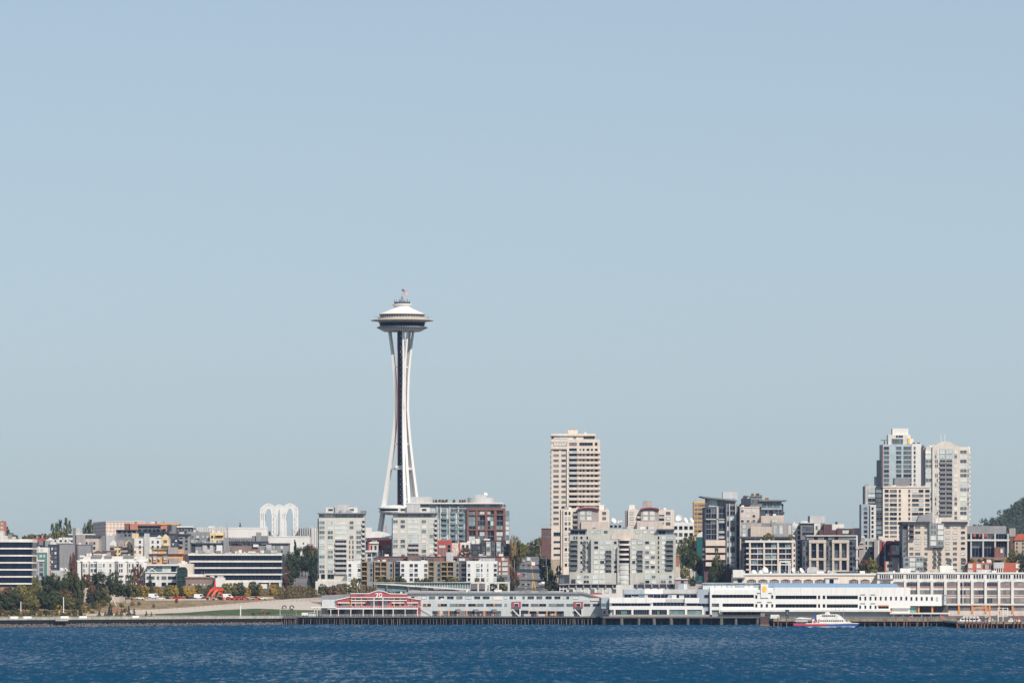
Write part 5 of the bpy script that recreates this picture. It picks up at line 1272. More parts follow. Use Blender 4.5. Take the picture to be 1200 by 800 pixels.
b = B('apartment_building', 'tan apartment building with dark eaves and a grey glazed bay, behind the arcaded warehouse', 'apartment building', 1064, 1133.4, 613.4, 3165, 34, wall('tan panel', (0.60, 0.51, 0.43), var=0.08))
b.blk('left_face', 1057.8, 1064.2, 613, None, mgrey, 1.2, 26); b.win([(1059, 1063.4)], rows(616, 5, 6.2, 4), [GM, GN], dY=1.2); b.blk('eave', 1056.6, 1090, 611, 613.6, slate, -1.4, 34); b.blk('eave', 1104.4, 1133.8, 611, 613.6, slate, -1.45, 34)
b.blk('grey_bay', 1088.6, 1106, 612.8, 641, mgrey, -1.6); b.win([(1090.4, 1096.6), (1099, 1105.2)], rows(614.8, 4, 6.3, 4.8), [GS, GM, GB], dY=-1.6, frame=frame_w)
b.balc([(1065.8, 1070.8)], [(620.2, 615), (626.4, 621.2), (632.6, 627.4)], mauve, 1.2, rail=dgrey)
ry = rows(616, 9, 6.25, 2.6)
b.win([(1072.6, 1078.4)], ry[:7], [GM, GD, GS], nm=3); b.win([(1083.6, 1086.8)], ry[:7], [GS, GM]); b.win([(1108.4, 1113)], ry, [GS, GS, GM]); b.win([(1117, 1121.4)], ry, [GM, GD, GS]); b.win([(1126.4, 1130.6)], ry, [GD, GM, GS]); b.win([(1066, 1070.4), (1060.6, 1062)], ry[4:7], [GD, GM])
b.balc([(1094, 1097.4), (1099.6, 1103.2)], [(645 + 6.2 * i, 641.4 + 6.2 * i) for i in range(4)], beige, 1.1, rail=dgrey); b.balc([(1110.4, 1115), (1127.4, 1132)], [(658.4, 654.6), (664.6, 661)], beige, 1.1, rail=dgrey); b.balc([(1082.4, 1086.6)], [(657, 653.4), (663, 659.4), (669, 665.4)], beige, 1.1, rail=dgrey)
b.blk('lower_bay', 1058, 1082, 652, None, mgrey, -2.2, 3); b.win([(1060, 1064.6), (1066, 1072), (1073.6, 1081)], [(653.6, 657), (658.6, 663), (664.6, 668)], [GS, GB, GM], dY=-2.2, frame=frame_w)
b.shape('roof_wedge', [(1075.6, 611.4), (1078, 604), (1094, 599.6), (1094, 611.4)], grey, 8, 8); b.blk('roof_unit', 1097, 1104, 607, 612.6, white, 5, 5); b.done()
b = B('town_house', 'group-end town house with red and white striped panels in shade below the cream tower', 'house', 1024, 1056, 634, 3205, 14, maroon)
b.blk('wall', 1024.4, 1030.4, 632.4, None, mauve, -.8); b.many('red_panel', [(1031, 1033), (1034.6, 1036.4)], [(634.6, 648)], red, -.6); b.many('red_panel', [(1039, 1046), (1048, 1056)], [(633.4, 638)], red, -.6); b.many('white_strip', [(1029, 1030.2), (1036.6, 1037.4)], [(633, 652)], offw, -.9); b.blk('roof_beam', 1038, 1058, 637.4, 639.4, slate, -2.6, 4); b.done()
b = B('town_house', 'pink and red split-level town house with dark deep balconies under the tan building', 'house', 1036, 1060, 650, 3180, 10, slate)
b.blk('wall', 1044.4, 1054, 638.8, None, pink, -1.0, 6); b.win([(1046, 1049), (1050, 1053)], [(640.6, 644.6)], [GS, GM], dY=-1.0); b.blk('red_edge', 1043.2, 1044.6, 639, 658, red2, -1.4, 5); b.balc([(1045, 1058)], [(652, 647)], slate, 2.6); b.blk('wall', 1037, 1046.6, 657.6, None, pink, -2.4, 4); b.win([(1039.4, 1042), (1043, 1045.4)], [(661, 664)], GD, dY=-2.4); b.blk('red_edge', 1036.2, 1037.6, 657.6, None, red2, -2.8, 4); b.win([(1054, 1057.6)], rows(641, 4, 6, 3.4), [GM, GT]); b.done()
b = B('apartment_building', 'pale narrow building with dark side windows above the russet tree', 'apartment building', 1008, 1027, 630.6, 3222, 12, lgrey)
b.blk('side_wall', 1006.4, 1013, 629.4, None, mauve, -.6, 8); b.win([(1014.4, 1016), (1018.6, 1022)], rows(634, 4, 6, 3.6), [GN, GM]); b.balc([(1005.8, 1012)], [(636, 632.4), (642, 638.4)], lgrey, 1.2); b.blk('roof_hut', 1030, 1036, 628, 634, offw, 3, 5); b.done()
b = B('concrete_frame_building', 'concrete framed building with grey roof wall, dark glazing and a red cube in front', 'office building', 1133, 1181, 625, 3330, 24, slate)
b.blk('roof_wall', 1132.6, 1179, 616, 625.2, grey, -.6, 16); b.many('column', [(1136.8, 1138.4), (1151, 1152.6), (1165, 1166.6), (1180, 1181.8)], [(625, 654)], lgrey, -2.6, 1.4); b.many('floor_slab', [(1133, 1182.4)], [(631.8, 633.6)], offw, -2.8, 3); b.win([(1139, 1150.4), (1153, 1164.4), (1167, 1179.4)], [(625.8, 631.4), (634, 641), (641.6, 652)], [GN, GD, GN, GM]); b.blk('red_cube', 1164.8, 1175, 641, 653, brick, -4, 3); b.win([(1171.8, 1174.4)], [(642.8, 647.4)], GS, dY=-4); b.many('awning', [(1140.6, 1143.4), (1147, 1149), (1153.6, 1157)], [(625.4, 628.6)], red2, -1.0, .6); b.blk('terrace_wall', 1136, 1182, 652.8, 656, pinkbrown, -5, 2); b.blk('roof_hut', 1184, 1191, 618.6, 628, mauve, 6, 8); b.done()
b = B('red_terrace', 'low orange-red terrace with square pale windows above the arcaded warehouse', 'terrace house', 1134, 1196, 659, 3160, 14, wall('orange red render', (0.46, 0.13, 0.085)))
b.win([(1135, 1139.4), (1144.6, 1149.6), (1190.6, 1195.4)], [(660.4, 665)], GB, frame=frame_w); b.win(cols(1152.4, 5, 2.3, 1.4), [(661, 666)], [GS, GD]); b.blk('roof_hut', 1164, 1176, 658.6, 665.6, lgrey, -3, 3); b.many('column', cols(1164.4, 5, 2.4, .8), [(666, 670)], offw, -3, 1); b.blk('wall', 1134, 1140, 667, None, beige, -.6); b.blk('wall', 1144, 1162, 667, None, offw, -.8); b.done()
b = B('house', 'beige house with an orange-red tiled roof at the right edge', 'house', 1189, 1206, 632, 3400, 14, tan); b.shape('roof', [(1188, 632.6), (1192, 625.4), (1204, 624.8), (1208, 632.6)], wall('roof tile', (0.50, 0.13, 0.07)), -.8, 16); b.win([(1191, 1192.4), (1198, 1199.6)], rows(635, 3, 4.6, 2.6), GD); b.blk('side_wall', 1183, 1189.4, 629, None, brick2, .8, 10); b.done()
# ================================================================== streets, park, shore
draped('street', [(606, 646, 692), (634, 646, 692)][:0] or [(604.5, 668, 692), (609, 655, 692), (612, 652, 692), (632, 652, 692), (636, 664, 692), (639.5, 680, 692)], asphalt, 0.10, 30, 1.5)
draped('road', [(800, 664, 690), (806, 654, 690), (812, 656, 690), (830, 668, 690), (846, 682, 691)], pathc, 0.10, 16, 2.0)
draped('street', [(341, 680, 690.5), (346, 672, 690.5), (358, 669.5, 690.5), (364, 674, 690.5)], asphalt, 0.10, 14, 2.0)
def road_line(name, p, q, w, mat, label, cat='road marking', group=None):
    """painted line lying on the street between two places in the picture"""
    a, b = hit(*p), hit(*q); n = 14; V = []
    for t in np.linspace(0, 1, n):
        X = a[0] + (b[0] - a[0]) * t; Y = a[1] + (b[1] - a[1]) * t; z = gz(X, Y) + 0.15
        V += [(X - w, Y, z), (X + w, Y, z)]
    o = sheet_from(name, V, gridfaces(n, 2), mat); return o
ylw = wall('road paint yellow', (0.62, 0.36, 0.07), var=0.15); wpt = wall('road paint white', (0.6, 0.58, 0.55), var=0.3)
road_line('road_marking', (624.9, 678), (622.2, 656), 0.26, ylw, '')
road_line('road_marking', (623.6, 691.8), (624.9, 678), 0.28, ylw, ''); road_line('road_marking', (627.6, 691.8), (624.9, 678), 0.28, ylw, '')
for t in range(7): road_line('road_marking', (616.2, 690 - t * 4.6), (616.2, 688.2 - t * 4.6), 0.22, wpt, '')
draped('path', [(148, 717, 720.6), (185, 715.6, 719), (220, 713.4, 717.6), (260, 711, 714.6), (300, 707.6, 713), (340, 704.6, 714.4), (379, 703, 715)], pathc, 0.12, 8, 4)
lawn = wall('mown lawn', (0.085, 0.115, 0.040), var=0.5, scale=0.12)
draped('lawn', [(182, 719.4, 720.8), (220, 717.6, 721), (260, 714.6, 721), (300, 713, 721), (340, 714.4, 721), (376, 715, 721)], lawn, 0.14, 8, 4)
grs = wall('dry grass bank', (0.34, 0.25, 0.145), var=0.55, scale=0.16)
draped('terrain', [(118, 706, 719), (150, 704, 716.8), (185, 703.4, 715.4), (220, 703.2, 711.2), (260, 703, 708.4), (300, 702.6, 705), (330, 701.6, 702.8)], grs, 0.10, 8, 4)

def polywall(name, pts, mat, label, cat, thick=0.8, joints=None, parent=None, cap=None):
    """pts: (px, y top, y bottom); stands on the ground seen at its foot"""
    P = []
    for px, yt, yb in pts:
        X, Y = hit(px, yb); P.append((X, Y, UZ(yt, Y), gz(X, Y) - 0.6))
    mb = MB()
    for (x0, y0, t0, b0), (x1, y1, t1, b1) in zip(P[:-1], P[1:]):
        mb.add([(x0,y0,b0),(x1,y1,b1),(x1,y1+thick,b1),(x0,y0+thick,b0),(x0,y0,t0),(x1,y1,t1),(x1,y1+thick,t1),(x0,y0+thick,t0)],
               [(0,3,2,1),(4,5,6,7),(0,1,5,4),(1,2,6,5),(2,3,7,6),(3,0,4,7)])
    root = empty(name, (P[0][0], P[0][1], P[0][3]), label, cat)
    mb.build('wall', mat, root)
    if joints:
        jb = MB(); cp = [p[0] for p in pts]
        x = pts[0][0] + joints
        while x < pts[-1][0] - 1:
            i = max(0, min(len(P) - 2, int(np.searchsorted(cp, x)) - 1)); t = (x - cp[i]) / (cp[i+1] - cp[i])
            q = [P[i][k] + (P[i+1][k] - P[i][k]) * t for k in range(4)]
            jb.box(q[0] - .07, q[0] + .07, q[1] - .03, q[1] + .1, q[3], q[2] + 0.06); x += joints
        jb.build('joint', dconc, root)
    return root
polywall('retaining_wall', [(150, 714.2, 717), (185, 713.4, 715.6), (220, 711, 713.6), (260, 708, 711.2), (300, 704.6, 707.8), (340, 701.4, 704.8), (379, 699.4, 703.2)], pathc, 'long pale concrete panel wall climbing beside the park path', 'wall', joints=5.2)
polywall('retaining_wall', [(90, 688.6, 703), (98, 688.4, 704.6), (104.6, 688.2, 705)], wall('beige render', (0.52, 0.44, 0.36)), 'tall plain beige wall among dark trees below the white apartments', 'wall', 2)  # one even beige colour
polywall('retaining_wall', [(106, 688.4, 696), (118, 688.4, 697), (128.4, 688.2, 698)], wall('pale render', (0.56, 0.50, 0.44)), 'low beige terrace wall half hidden by shrubs, right of the tall plain beige wall', 'wall', 2)
polywall('retaining_wall', [(133, 699.2, 705), (140, 699, 705.6), (146.6, 699.6, 704)], pathc, 'short pale rounded wall on the dry slope, left one of a pair', 'wall', 1.5)
polywall('retaining_wall', [(147.6, 702, 706.4), (153, 701.8, 707)], pathc, 'short pale wall on the dry slope, smaller and right of the rounded one', 'wall', 1.5)
polywall('retaining_wall', [(170, 701.6, 703.2), (230, 701.2, 703), (290, 699.4, 701.6), (334, 698.6, 701)], pathc, 'thin kerb-like wall under the row of parked cars', 'wall', 0.5)
polywall('steps', [(101, 719, 721.5), (112, 718.4, 721.5), (122, 717.6, 721.5), (134, 718.2, 721.5), (146, 717.4, 721.5)], pathc, 'pale stepped seat walls behind the seawall railing, below the dry slope', 'steps', 1.5, joints=3.1)

def seawall():
    xs_ = np.arange(-25, 334.1, 3.0)
    def pt(px, ds):
        Y = 2900.0
        for _ in range(12): Y = float(shore(UX(px, Y))) + ds
        return UX(px, Y), Y
    root = empty('seawall', (*pt(150, 0), 0), 'long pale seawall promenade with railing above shade-dark footing and rocks', 'seawall')
    def ribbon(name, d0, d1, z0, z1, mat, a=-25, b=333):
        mb = MB(); p = [x for x in xs_ if a <= x <= b]
        for q, r in zip(p[:-1], p[1:]):
            A, Bb, Cc, D = pt(q, d0), pt(r, d0), pt(r, d1), pt(q, d1)
            mb.add([(*A, z0), (*Bb, z0), (*Cc, z0), (*D, z0), (*A, z1), (*Bb, z1), (*Cc, z1), (*D, z1)], [(0,3,2,1),(4,5,6,7),(0,1,5,4),(1,2,6,5),(2,3,7,6),(3,0,4,7)])
        return mb.build(name, mat, root)
    ribbon('promenade', -4, 3.2, 3.5, 4.25, concrete); ribbon('footing', 0.4, 2.4, -3, 3.48, dconc)  # footing is coloured dark for the shade under the overhang
    ribbon('parapet', -4.1, -3.8, 3.45, 4.75, wall('weathered concrete', (0.40, 0.385, 0.33), var=0.3))
    ribbon('hand_rail', -3.9, -3.85, 5.25, 5.33, steel)
    mb = MB()
    for x in np.arange(-24, 333, 2.2):
        p = pt(x, -3.87); mb.box(p[0] - .05, p[0] + .05, p[1] - .05, p[1] + .05, 4.7, 5.3)
    o = mb.build('rail_post', steel, root)
    ribbon('viewing_platform', -8, -4.2, 2.9, 4.0, concrete, 63, 80.5)
    # rocks at the foot
    r = random.Random(5); mb = MB()
    for i in range(2600):
        px = r.uniform(-22, 331); ds = r.uniform(-9, 0.3); p = pt(px, ds)
        z = -0.5 + (ds + 9) / 9 * 1.9 + r.uniform(-.2, .25); q = r.uniform(0.35, 0.95)
        vv = [(p[0] + q * dx * r.uniform(.6, 1.1), p[1] + q * dy * r.uniform(.6, 1.1), z + q * dz * r.uniform(.5, .9)) for dx, dy, dz in ((1,0,0),(0,1,0),(-1,0,0),(0,-1,0),(0,0,1),(0,0,-1))]
        mb.add(vv, [(0,1,4),(1,2,4),(2,3,4),(3,0,4),(1,0,5),(2,1,5),(3,2,5),(0,3,5)])
    o = mb.build('rocks', wall('shore rock', (0.20, 0.165, 0.145), var=0.6, scale=0.8)); o['kind'] = 'stuff'
    for i, (a, b_) in enumerate(((12, 21.4), (27.4, 37), (71, 80.4), (93, 102), (155, 163))):
        p, q = pt(a, -4.25), pt(b_, -4.25)
        mb = MB(); mb.add([(*p, 4.1), (*q, 4.1), (q[0], q[1] + .1, 4.1), (p[0], p[1] + .1, 4.1), (*p, 5.2), (*q, 5.2), (q[0], q[1] + .1, 5.2), (p[0], p[1] + .1, 5.2)], [(0,3,2,1),(4,5,6,7),(0,1,5,4),(1,2,6,5),(2,3,7,6),(3,0,4,7)])
        o = mb.build('rail_banner', white2)
        tag(o, ('leftmost', 'second from the left', 'middle', 'second from the right', 'rightmost')[i] + ' of the blank white banners hung on the seawall railing', 'banner', 'white banners on the seawall railing')
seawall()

# ------------------------------------------------------------------ piers
def pier(name, label, px0, px1, Yf, Yb, ztop, th, pitch, pmat, rad, edge, kick=True):
    X0, X1 = UX(px0, Yf), UX(px1, Yf)
    root = empty(name, ((X0 + X1) / 2, Yf, -1), label, 'pier')
    MB().box(X0, X1, Yf, Yb, ztop - th, ztop).build('deck', dconc, root)
    MB().box(X0 - .05, X1 + .05, Yf - .35, Yf - .02, ztop - th - .15, ztop + .06).build('edge_beam', edge, root)
    r = random.Random(int(px0)); x = px0 + 1.0
    for row, (yy, k) in enumerate(((Yf + 0.5, 1.0), )):
        while x < px1 - .5:
            xx = UX(x, Yf) + r.uniform(-.3, .3); q = rad * r.uniform(.75, 1.25)
            MB().tube((xx, yy, -2.5), (xx + r.uniform(-.25, .25), yy, ztop - th), q, q * .95, 8).build('pile', pmat if r.random() < .6 else (pile if r.random() < .6 else pilew), root)
            x += pitch * r.uniform(.75, 1.25)
    MB().box(X0 + .2, X1 - .2, Yf + 4.2, Yf + 4.6, -3, ztop - th).build('rear_shade_wall', dark, root)  # dark sheet added for the shade under the deck
    mb = MB()
    for yy in (Yf + 1.6, Yf + 3.0):
        for xx in np.arange(X0 + 1, X1, 3.2): mb.tube((xx, yy, -2), (xx, yy, ztop - th), 0.16, n=5)
    o = mb.build('rear_pile', pile, root); o['kind'] = 'stuff'
    if kick: MB().box(X0, X1, Yf + .3, Yf + .5, ztop - th - 1.0, ztop - th - .7).build('cross_beam', pile, root)
    return root
PT = 4.35
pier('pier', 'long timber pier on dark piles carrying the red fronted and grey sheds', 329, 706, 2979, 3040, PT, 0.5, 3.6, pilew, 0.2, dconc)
def shade_abutment():
    q = bpy.data.objects['pier']; x0, x1 = UX(329.4, 2954), UX(347, 2954)
    MB().box(x0, x1, 2955.0, 2978.6, -3, 3.4).build('shade_abutment', dark, q); MB().box(x0 - .1, x1, 2953.6, 2978.6, 3.42, PT - .02).build('deck', dconc, q)  # dark block added where only shade shows under the pier end
    for p in (330, 333.4, 335.4, 338.6, 341, 344.6, 346.4): MB().tube((UX(p, 2954), 2954.3, -2.5), (UX(p, 2954), 2954.3, 3.42), .19, n=8).build('pile', pilew, q)
PIERS = []
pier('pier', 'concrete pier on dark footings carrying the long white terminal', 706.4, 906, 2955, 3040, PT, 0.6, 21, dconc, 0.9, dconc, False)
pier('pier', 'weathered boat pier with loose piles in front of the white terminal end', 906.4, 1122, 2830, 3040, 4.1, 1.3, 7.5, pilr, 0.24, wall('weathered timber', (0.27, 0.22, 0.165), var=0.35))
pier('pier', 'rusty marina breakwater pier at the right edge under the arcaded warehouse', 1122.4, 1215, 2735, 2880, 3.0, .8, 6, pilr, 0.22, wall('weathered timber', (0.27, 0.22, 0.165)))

def rail(parent, name, p0, p1, Y, z, h, mat, step=1.7, nrail=3):
    mb = MB(); x0, x1 = UX(p0, Y), UX(p1, Y)
    for i in range(nrail): mb.box(x0, x1, Y - .03, Y + .03, z + h * (i + 1) / nrail - .05, z + h * (i + 1) / nrail)
    for x in np.arange(x0, x1, step): mb.box(x - .04, x + .04, Y - .035, Y + .035, z, z + h - .01)
    return mb.build(name, mat, parent)

shade_abutment()
# red fronted pier building
Y7 = 2992
b = B('pier_building', 'red fronted pier building with a stepped curved gable, white porch and number', 'pier building', 411, 477, 699.4, Y7, 40, red, yb=722)
b.shape('gable', [(411, 700), (411, 695.4), (432.5, 695.4), (436, 694), (440, 692.5), (444.5, 692.0), (449, 692.5), (453, 694), (456.5, 695.6), (477, 695.9), (477, 700)], red, -.6, 5)
b.shape('gable_trim', [(410.6, 695.5), (410.6, 694.6), (432.4, 694.6), (436, 693.2), (440, 691.7), (444.5, 691.2), (449, 691.7), (453, 693.2), (456.6, 694.8), (477.4, 695.1), (477.4, 696), (456.5, 695.7), (453, 694.1), (449, 692.6), (444.5, 692.1), (440, 692.6), (436, 694.1), (432.5, 695.5)], white, -.9, 1.2)
b.shape('side_gable', [(394, 722), (394, 703), (411.2, 699.2), (411.2, 722)], red, .3, 36); b.shape('side_gable', [(474, 722), (474, 699.6), (493, 702.4), (493, 722)], red, .3, 36)
b.shape('roof_trim', [(393.4, 703.2), (393.4, 702.2), (411.2, 698.2), (411.2, 699.3)], offw, -.2, 1); b.shape('roof_trim', [(477.2, 700.2), (477.2, 699.2), (493.6, 701.8), (493.6, 702.8)], offw, -.2, 1)
b.blk('annex', 377, 394, 702.2, None, shed, 1.2, 34); b.shape('annex_roof', [(376.6, 702.2), (376.6, 697.2), (411, 695.6), (411, 699), (394, 702.6)], roofg, 3, 30)
b.many('trim', [(411.4, 476.6)], [(699.3, 700.1), (702.6, 703.5)], white, -.9); b.many('window_trim', [(396, 409.6), (459, 473.6), (477, 489.6), (411.6, 428)], [(705.4, 706.4)], white, -.7)
b.win([(412.4, 415), (417, 422), (425, 429), (434, 438), (440, 443), (445.8, 448.4), (450, 454), (458, 460.6), (462.6, 467.6), (469.6, 474)], [(700.4, 702.2)], [GN, GD, GM]); b.win([(397, 399.6), (401.6, 404), (406, 410), (413, 415.4), (417, 422), (426, 429)], [(706.6, 709.6)], [GM, GN]); b.win([(459, 461), (462.6, 468), (469.8, 474)], [(706.8, 709.2)], [GN, GD]); b.win([(477.8, 481.6), (483.6, 489.4)], [(706.8, 709.2)], [GS, GM], dY=.3); b.win([(433.8, 439), (440, 442.4), (445.8, 448), (450, 454)], [(703.8, 709.4)], [GM, GN, GT])
b.many('amber_post', [(411, 412), (416, 416.7), (423, 424), (438.4, 439.2), (448.8, 449.5), (461.3, 462.2), (468.4, 469.3), (482.2, 483)], [(700.2, 710)], orangep, -.5)
b.many('storefront_wall', [(385, 394), (428, 433), (454, 458)], [(713.8, 721.6)], maroon, -.35); b.win([(387, 393), (396, 403), (404, 410), (412, 418), (420, 427), (434, 441), (443, 449), (450, 456), (459, 466), (467, 474), (476, 482), (483, 489)], [(714.2, 719.8)], [GD, GM, GX, GT], nm=3)
b.blk('porch_deck', 384, 490, 711.8, 713.4, white, -5, 5); b.blk('porch_roof', 365, 394, 710.6, 711.8, white, -5.4, 6); b.many('porch_post', [(x, x + .8) for x in (387.6, 396.6, 411, 425.6, 437.6, 448.6, 460.6, 474.6, 489)], [(703 if False else 711.8, 722.2)], offw, -4.9, .5); b.many('porch_post', [(368.6, 369.2), (371.8, 372.4)], [(711.6, 721.6)], white, -4.4, .4)
b.many('tall_post', [(438, 438.7), (448.4, 449.1)], [(699.6, 712)], white, -2.4, .4); b.blk('balcony_beam', 431, 457, 702.4, 703.2, white, -2.6, 2.4)
rail(b.root, 'porch_rail', 386, 490, Y7 - 4.8, UZ(711.8, Y7), 1.15, white, 1.2); rail(b.root, 'lower_rail', 378, 500, Y7 - 6.4, UZ(722, Y7), 1.1, white, 1.2)
mb = MB(); n_ = 16
for i in range(n_):
    t = i / n_; x0 = UX(490 + 17 * t, Y7); x1 = UX(490 + 17 * (t + 1 / n_), Y7); z = UZ(712 + 10.2 * (t + 1 / n_), Y7)
    mb.box(x0, x1, Y7 - 5, Y7 - 3.4, z - .35, z)
st = mb.build('stairs', white, b.root)
for yy in (Y7 - 5.05, Y7 - 3.4): MB().beam([(UX(490, Y7), yy, UZ(709.2, Y7)), (UX(507.5, Y7), yy, UZ(719.6, Y7))], (.06, .12)).build('stair_rail', white, st)
def digits():
    """7 and 0 painted as flat raised shapes on the gable"""
    yy = Y7 - .66
    def S(pts, part='digit'): return MB().profile([(UX(a, Y7), UZ(c, Y7)) for a, c in pts], yy - .08, yy).build(part, white2, b.root)
    S([(439.8, 694.4), (443.6, 694.4), (443.6, 695.2), (441.9, 699.2), (440.7, 699.2), (442.3, 695.4), (439.8, 695.4)])
    mb = MB(); n = 28; V = []
    for sc, ry_ in ((1.0, 1.0), (0.56, 0.64)):
        for i in range(n):
            t = 2 * math.pi * i / n; V.append((UX(446.1 + 1.95 * sc * math.cos(t), Y7), yy - .08, UZ(696.8 - 2.5 * ry_ * math.sin(t), Y7)))
    V += [(x, yy, z) for x, _, z in V]
    Fc = [(i, (i+1) % n, n + (i+1) % n, n + i) for i in range(n)] + [(2*n + i, 3*n + i, 3*n + (i+1) % n, 2*n + (i+1) % n) for i in range(n)]
    Fc += [(i, 2*n + i, 2*n + (i+1) % n, (i+1) % n) for i in range(n)] + [(n + i, n + (i+1) % n, 3*n + (i+1) % n, 3*n + i) for i in range(n)]
    mb.add(V, Fc); mb.build('digit', white2, b.root)
digits(); b.blk('name_strip', 419, 427, 696.6, 697.4, maroon, -.7); b.done()

# grey pier shed
b = B('pier_shed', 'long pale grey two-storey pier shed with orange posts and two red framed hoists', 'pier shed', 493, 705, 702.6, Y7 + 1, 34, shed, yb=722.4)
b.blk('upper_storey', 477, 682, 695, 703, shed, 2.2, 26); b.shape('upper_end', [(682, 703), (682, 695.2), (704, 700), (704, 703)], shed, 2.3, 26)
b.blk('roof', 476.6, 684, 693.4, 695.2, roofg, 1.0, 28); b.blk('roof_ridge', 478, 660, 692.4, 693.8, lgrey, 10, 8); b.shape('roof_slope', [(683.6, 695.4), (683.6, 693.4), (705, 699.6), (705, 701)], roofg, 1.2, 28)
b.win([(482, 485.4), (486, 489), (494, 499.6), (503, 509.6), (514, 520.4), (524, 531.4), (535, 541.8), (545.6, 552.4), (556, 562.6), (566, 573.6), (591, 594), (597.4, 601), (603, 604.4), (612.4, 615), (618.6, 625.6), (629, 635.4), (639.6, 646.4), (650, 656.6), (660, 662), (664, 667), (671, 678)], [(698.4, 701.2)], [GD, GN, GM, GS], dY=2.2)
b.win([(496, 500), (500.8, 505), (513.4, 515), (516.4, 523.6), (527.6, 536), (537.4, 545.6), (549, 557.4), (558.6, 566.6), (570, 578), (580, 588), (591.4, 594), (612, 619.6), (622.4, 630.4), (632, 640), (643.4, 651), (652, 660.8), (664, 671.6), (684.6, 691.6), (695, 702.8)], [(707, 709.8)], [GD, GN, GM, GT]); b.many('amber_shutter', [(499, 500.6), (515, 516.2), (536, 537.4), (557.4, 558.5), (578.2, 579.8), (630.6, 631.6), (651.2, 652), (703, 704)], [(706.8, 710)], orangep, -.3)
b.win([(507, 513), (519, 525), (527, 535), (537, 546), (548, 556), (558, 566), (568, 576), (579, 587)], [(715.4, 721.4)], [GX, GM, GD, GN], nm=4); b.many('orange_post', [(514.4, 515.8), (525, 526.4), (535.6, 536.8), (546.2, 547.4), (557, 558.2), (567.4, 568.8), (577.6, 579)], [(714.8, 722.2)], orangep, -.6)
b.win([(620.6, 628.6), (630, 640), (641.6, 650), (652, 660.6)], [(715.6, 721.8)], GN, nm=1); b.many('orange_post', [(619, 620.4), (629.8, 631), (640, 641.6), (650.8, 652)], [(715.4, 722.4)], orangep, -.6); b.many('opening', [(610.6, 619.4)], [(714.8, 722)], dark, -.12)
for xx in (534.6, 555.4, 577): b.shape('canopy_bracket', [(xx - .4, 713.2), (xx + 5.6, 713.2), (xx + 4.2, 716.4), (xx + 1, 716.4)], mgrey, -1.6, 1.5)
b.many('hanging_lamp', [(518, 519.6), (563, 564), (646.6, 648.4), (649.4, 650.6)], [(718.6, 720.6)], orange, -.8, .6)
for x0 in (600, 672.6):
    b.blk('red_frame', x0, x0 + 10.4, 704.6, 711.7, red, -.7); b.blk('frame_field', x0 + 2.3, x0 + 8.0, 706, 710.6, shed, -.8, .4); b.win([(x0 + 3, x0 + 7.4)], [(707, 710)], GD, dY=-.82); b.blk('hoist_opening', x0 + .4, x0 + 9, 713.6, 722, dark, -.3); b.blk('hoist_post', x0 + 8.8, x0 + 10, 713, 722.3, white, -1.5, .5)
    MB().beam([(b.X(x0 + .4), b.Y - 1.4, b.Z(713.2)), (b.X(x0 + 9), b.Y - 1.4, b.Z(722.2))], (.2, .28)).build('brace', white, b.root)
b.blk('signboard', 578, 588, 698.6, 702.2, cream, -.1 + 2.0, .2); b.blk('signboard', 692, 702, 700.4, 703.6, cream, -.4, .3); b.clutter(520, 680, 693.4, 8, 1.4, 8)
b.shape('arched_roof', [(691, 696.2), (693, 695), (697, 694.1), (701, 694.1), (706, 695.2), (708, 696.2)], red2, 31, 2.5); b.done()

for i, (x0, x1) in enumerate(((631, 639), (614, 622))): mb.box(UX(x0, 2987), UX(x1, 2987), 2986, 2988, PT, PT + 1.2)
o = MB()
tag(mb.build('pier_cart', lgrey), 'low pale carts parked in the dark openings of the grey pier shed', 'cart')

# long white terminal
Y9 = 2974
b = B('cruise_terminal', 'very long white waterfront terminal with black ribbon windows and a blue roof', 'terminal building', 714, 1066, 700.4, Y9, 44, white2, yb=723)
# left half
b.blk('setback_storey', 731, 832, 690.2, 701, lgrey, 7, 20); b.many('white_panel', [(755.8, 777.4)], [(690, 695.4)], white2, 6.6); b.blk('grey_panel', 731, 755.6, 690.4, 695.8, bluegrey, 6.4); b.blk('pale_panel', 777.6, 817, 690.4, 695.2, lgrey, 6.4); b.win(cols(732, 10, 8.6, 8), [(696.4, 700)], [GN, GT], dY=7); b.blk('roof_hut', 795, 801.6, 684, 690.6, bluegrey, 12, 5); b.blk('roof_hut', 802, 806, 684, 690.6, mint, 12, 5); b.blk('roof_screen', 806, 820, 686.4, 690.4, mauve, 14, 5)
b.blk('link_block', 704.8, 714.2, 699.8, None, bluegrey, 1.2, 30); b.win([(705.4, 713.4)], [(706.6, 709.8)], GT, dY=1.2); b.blk('link_base', 703.4, 715, 712.6, None, slate, -.4); b.win([(706.8, 710), (712, 715.4)], [(714.4, 719)], [GN, GD], dY=-.4)
b.blk('front_block', 714.2, 764.6, 699.8, 706.2, white2, -1.6, 3); b.blk('recess_panel', 764.8, 780, 701, 705.4, white2, -.5); b.blk('recess_panel', 780, 802, 701.4, 705.4, lgrey, -.55); b.blk('front_block', 802.4, 819, 700.2, 706.2, white2, -1.6, 3)
b.win([(717.4, 739), (739.6, 761.4)], [(706.6, 709.2)], GN, dY=0); b.win([(765.4, 801.8)], [(706, 709.4)], [GN]); b.win([(805, 823)], [(706.6, 709.4)], GN); b.blk('white_band', 714.2, 823.4, 709.7, 713.9, white2, -1.6, 3)
b.many('base_pier', [(719.4, 721), (740, 742), (761, 763.4), (781.6, 784), (802.6, 805), (822.6, 824.6)], [(713.8, None)], white2, -1.65, 3)
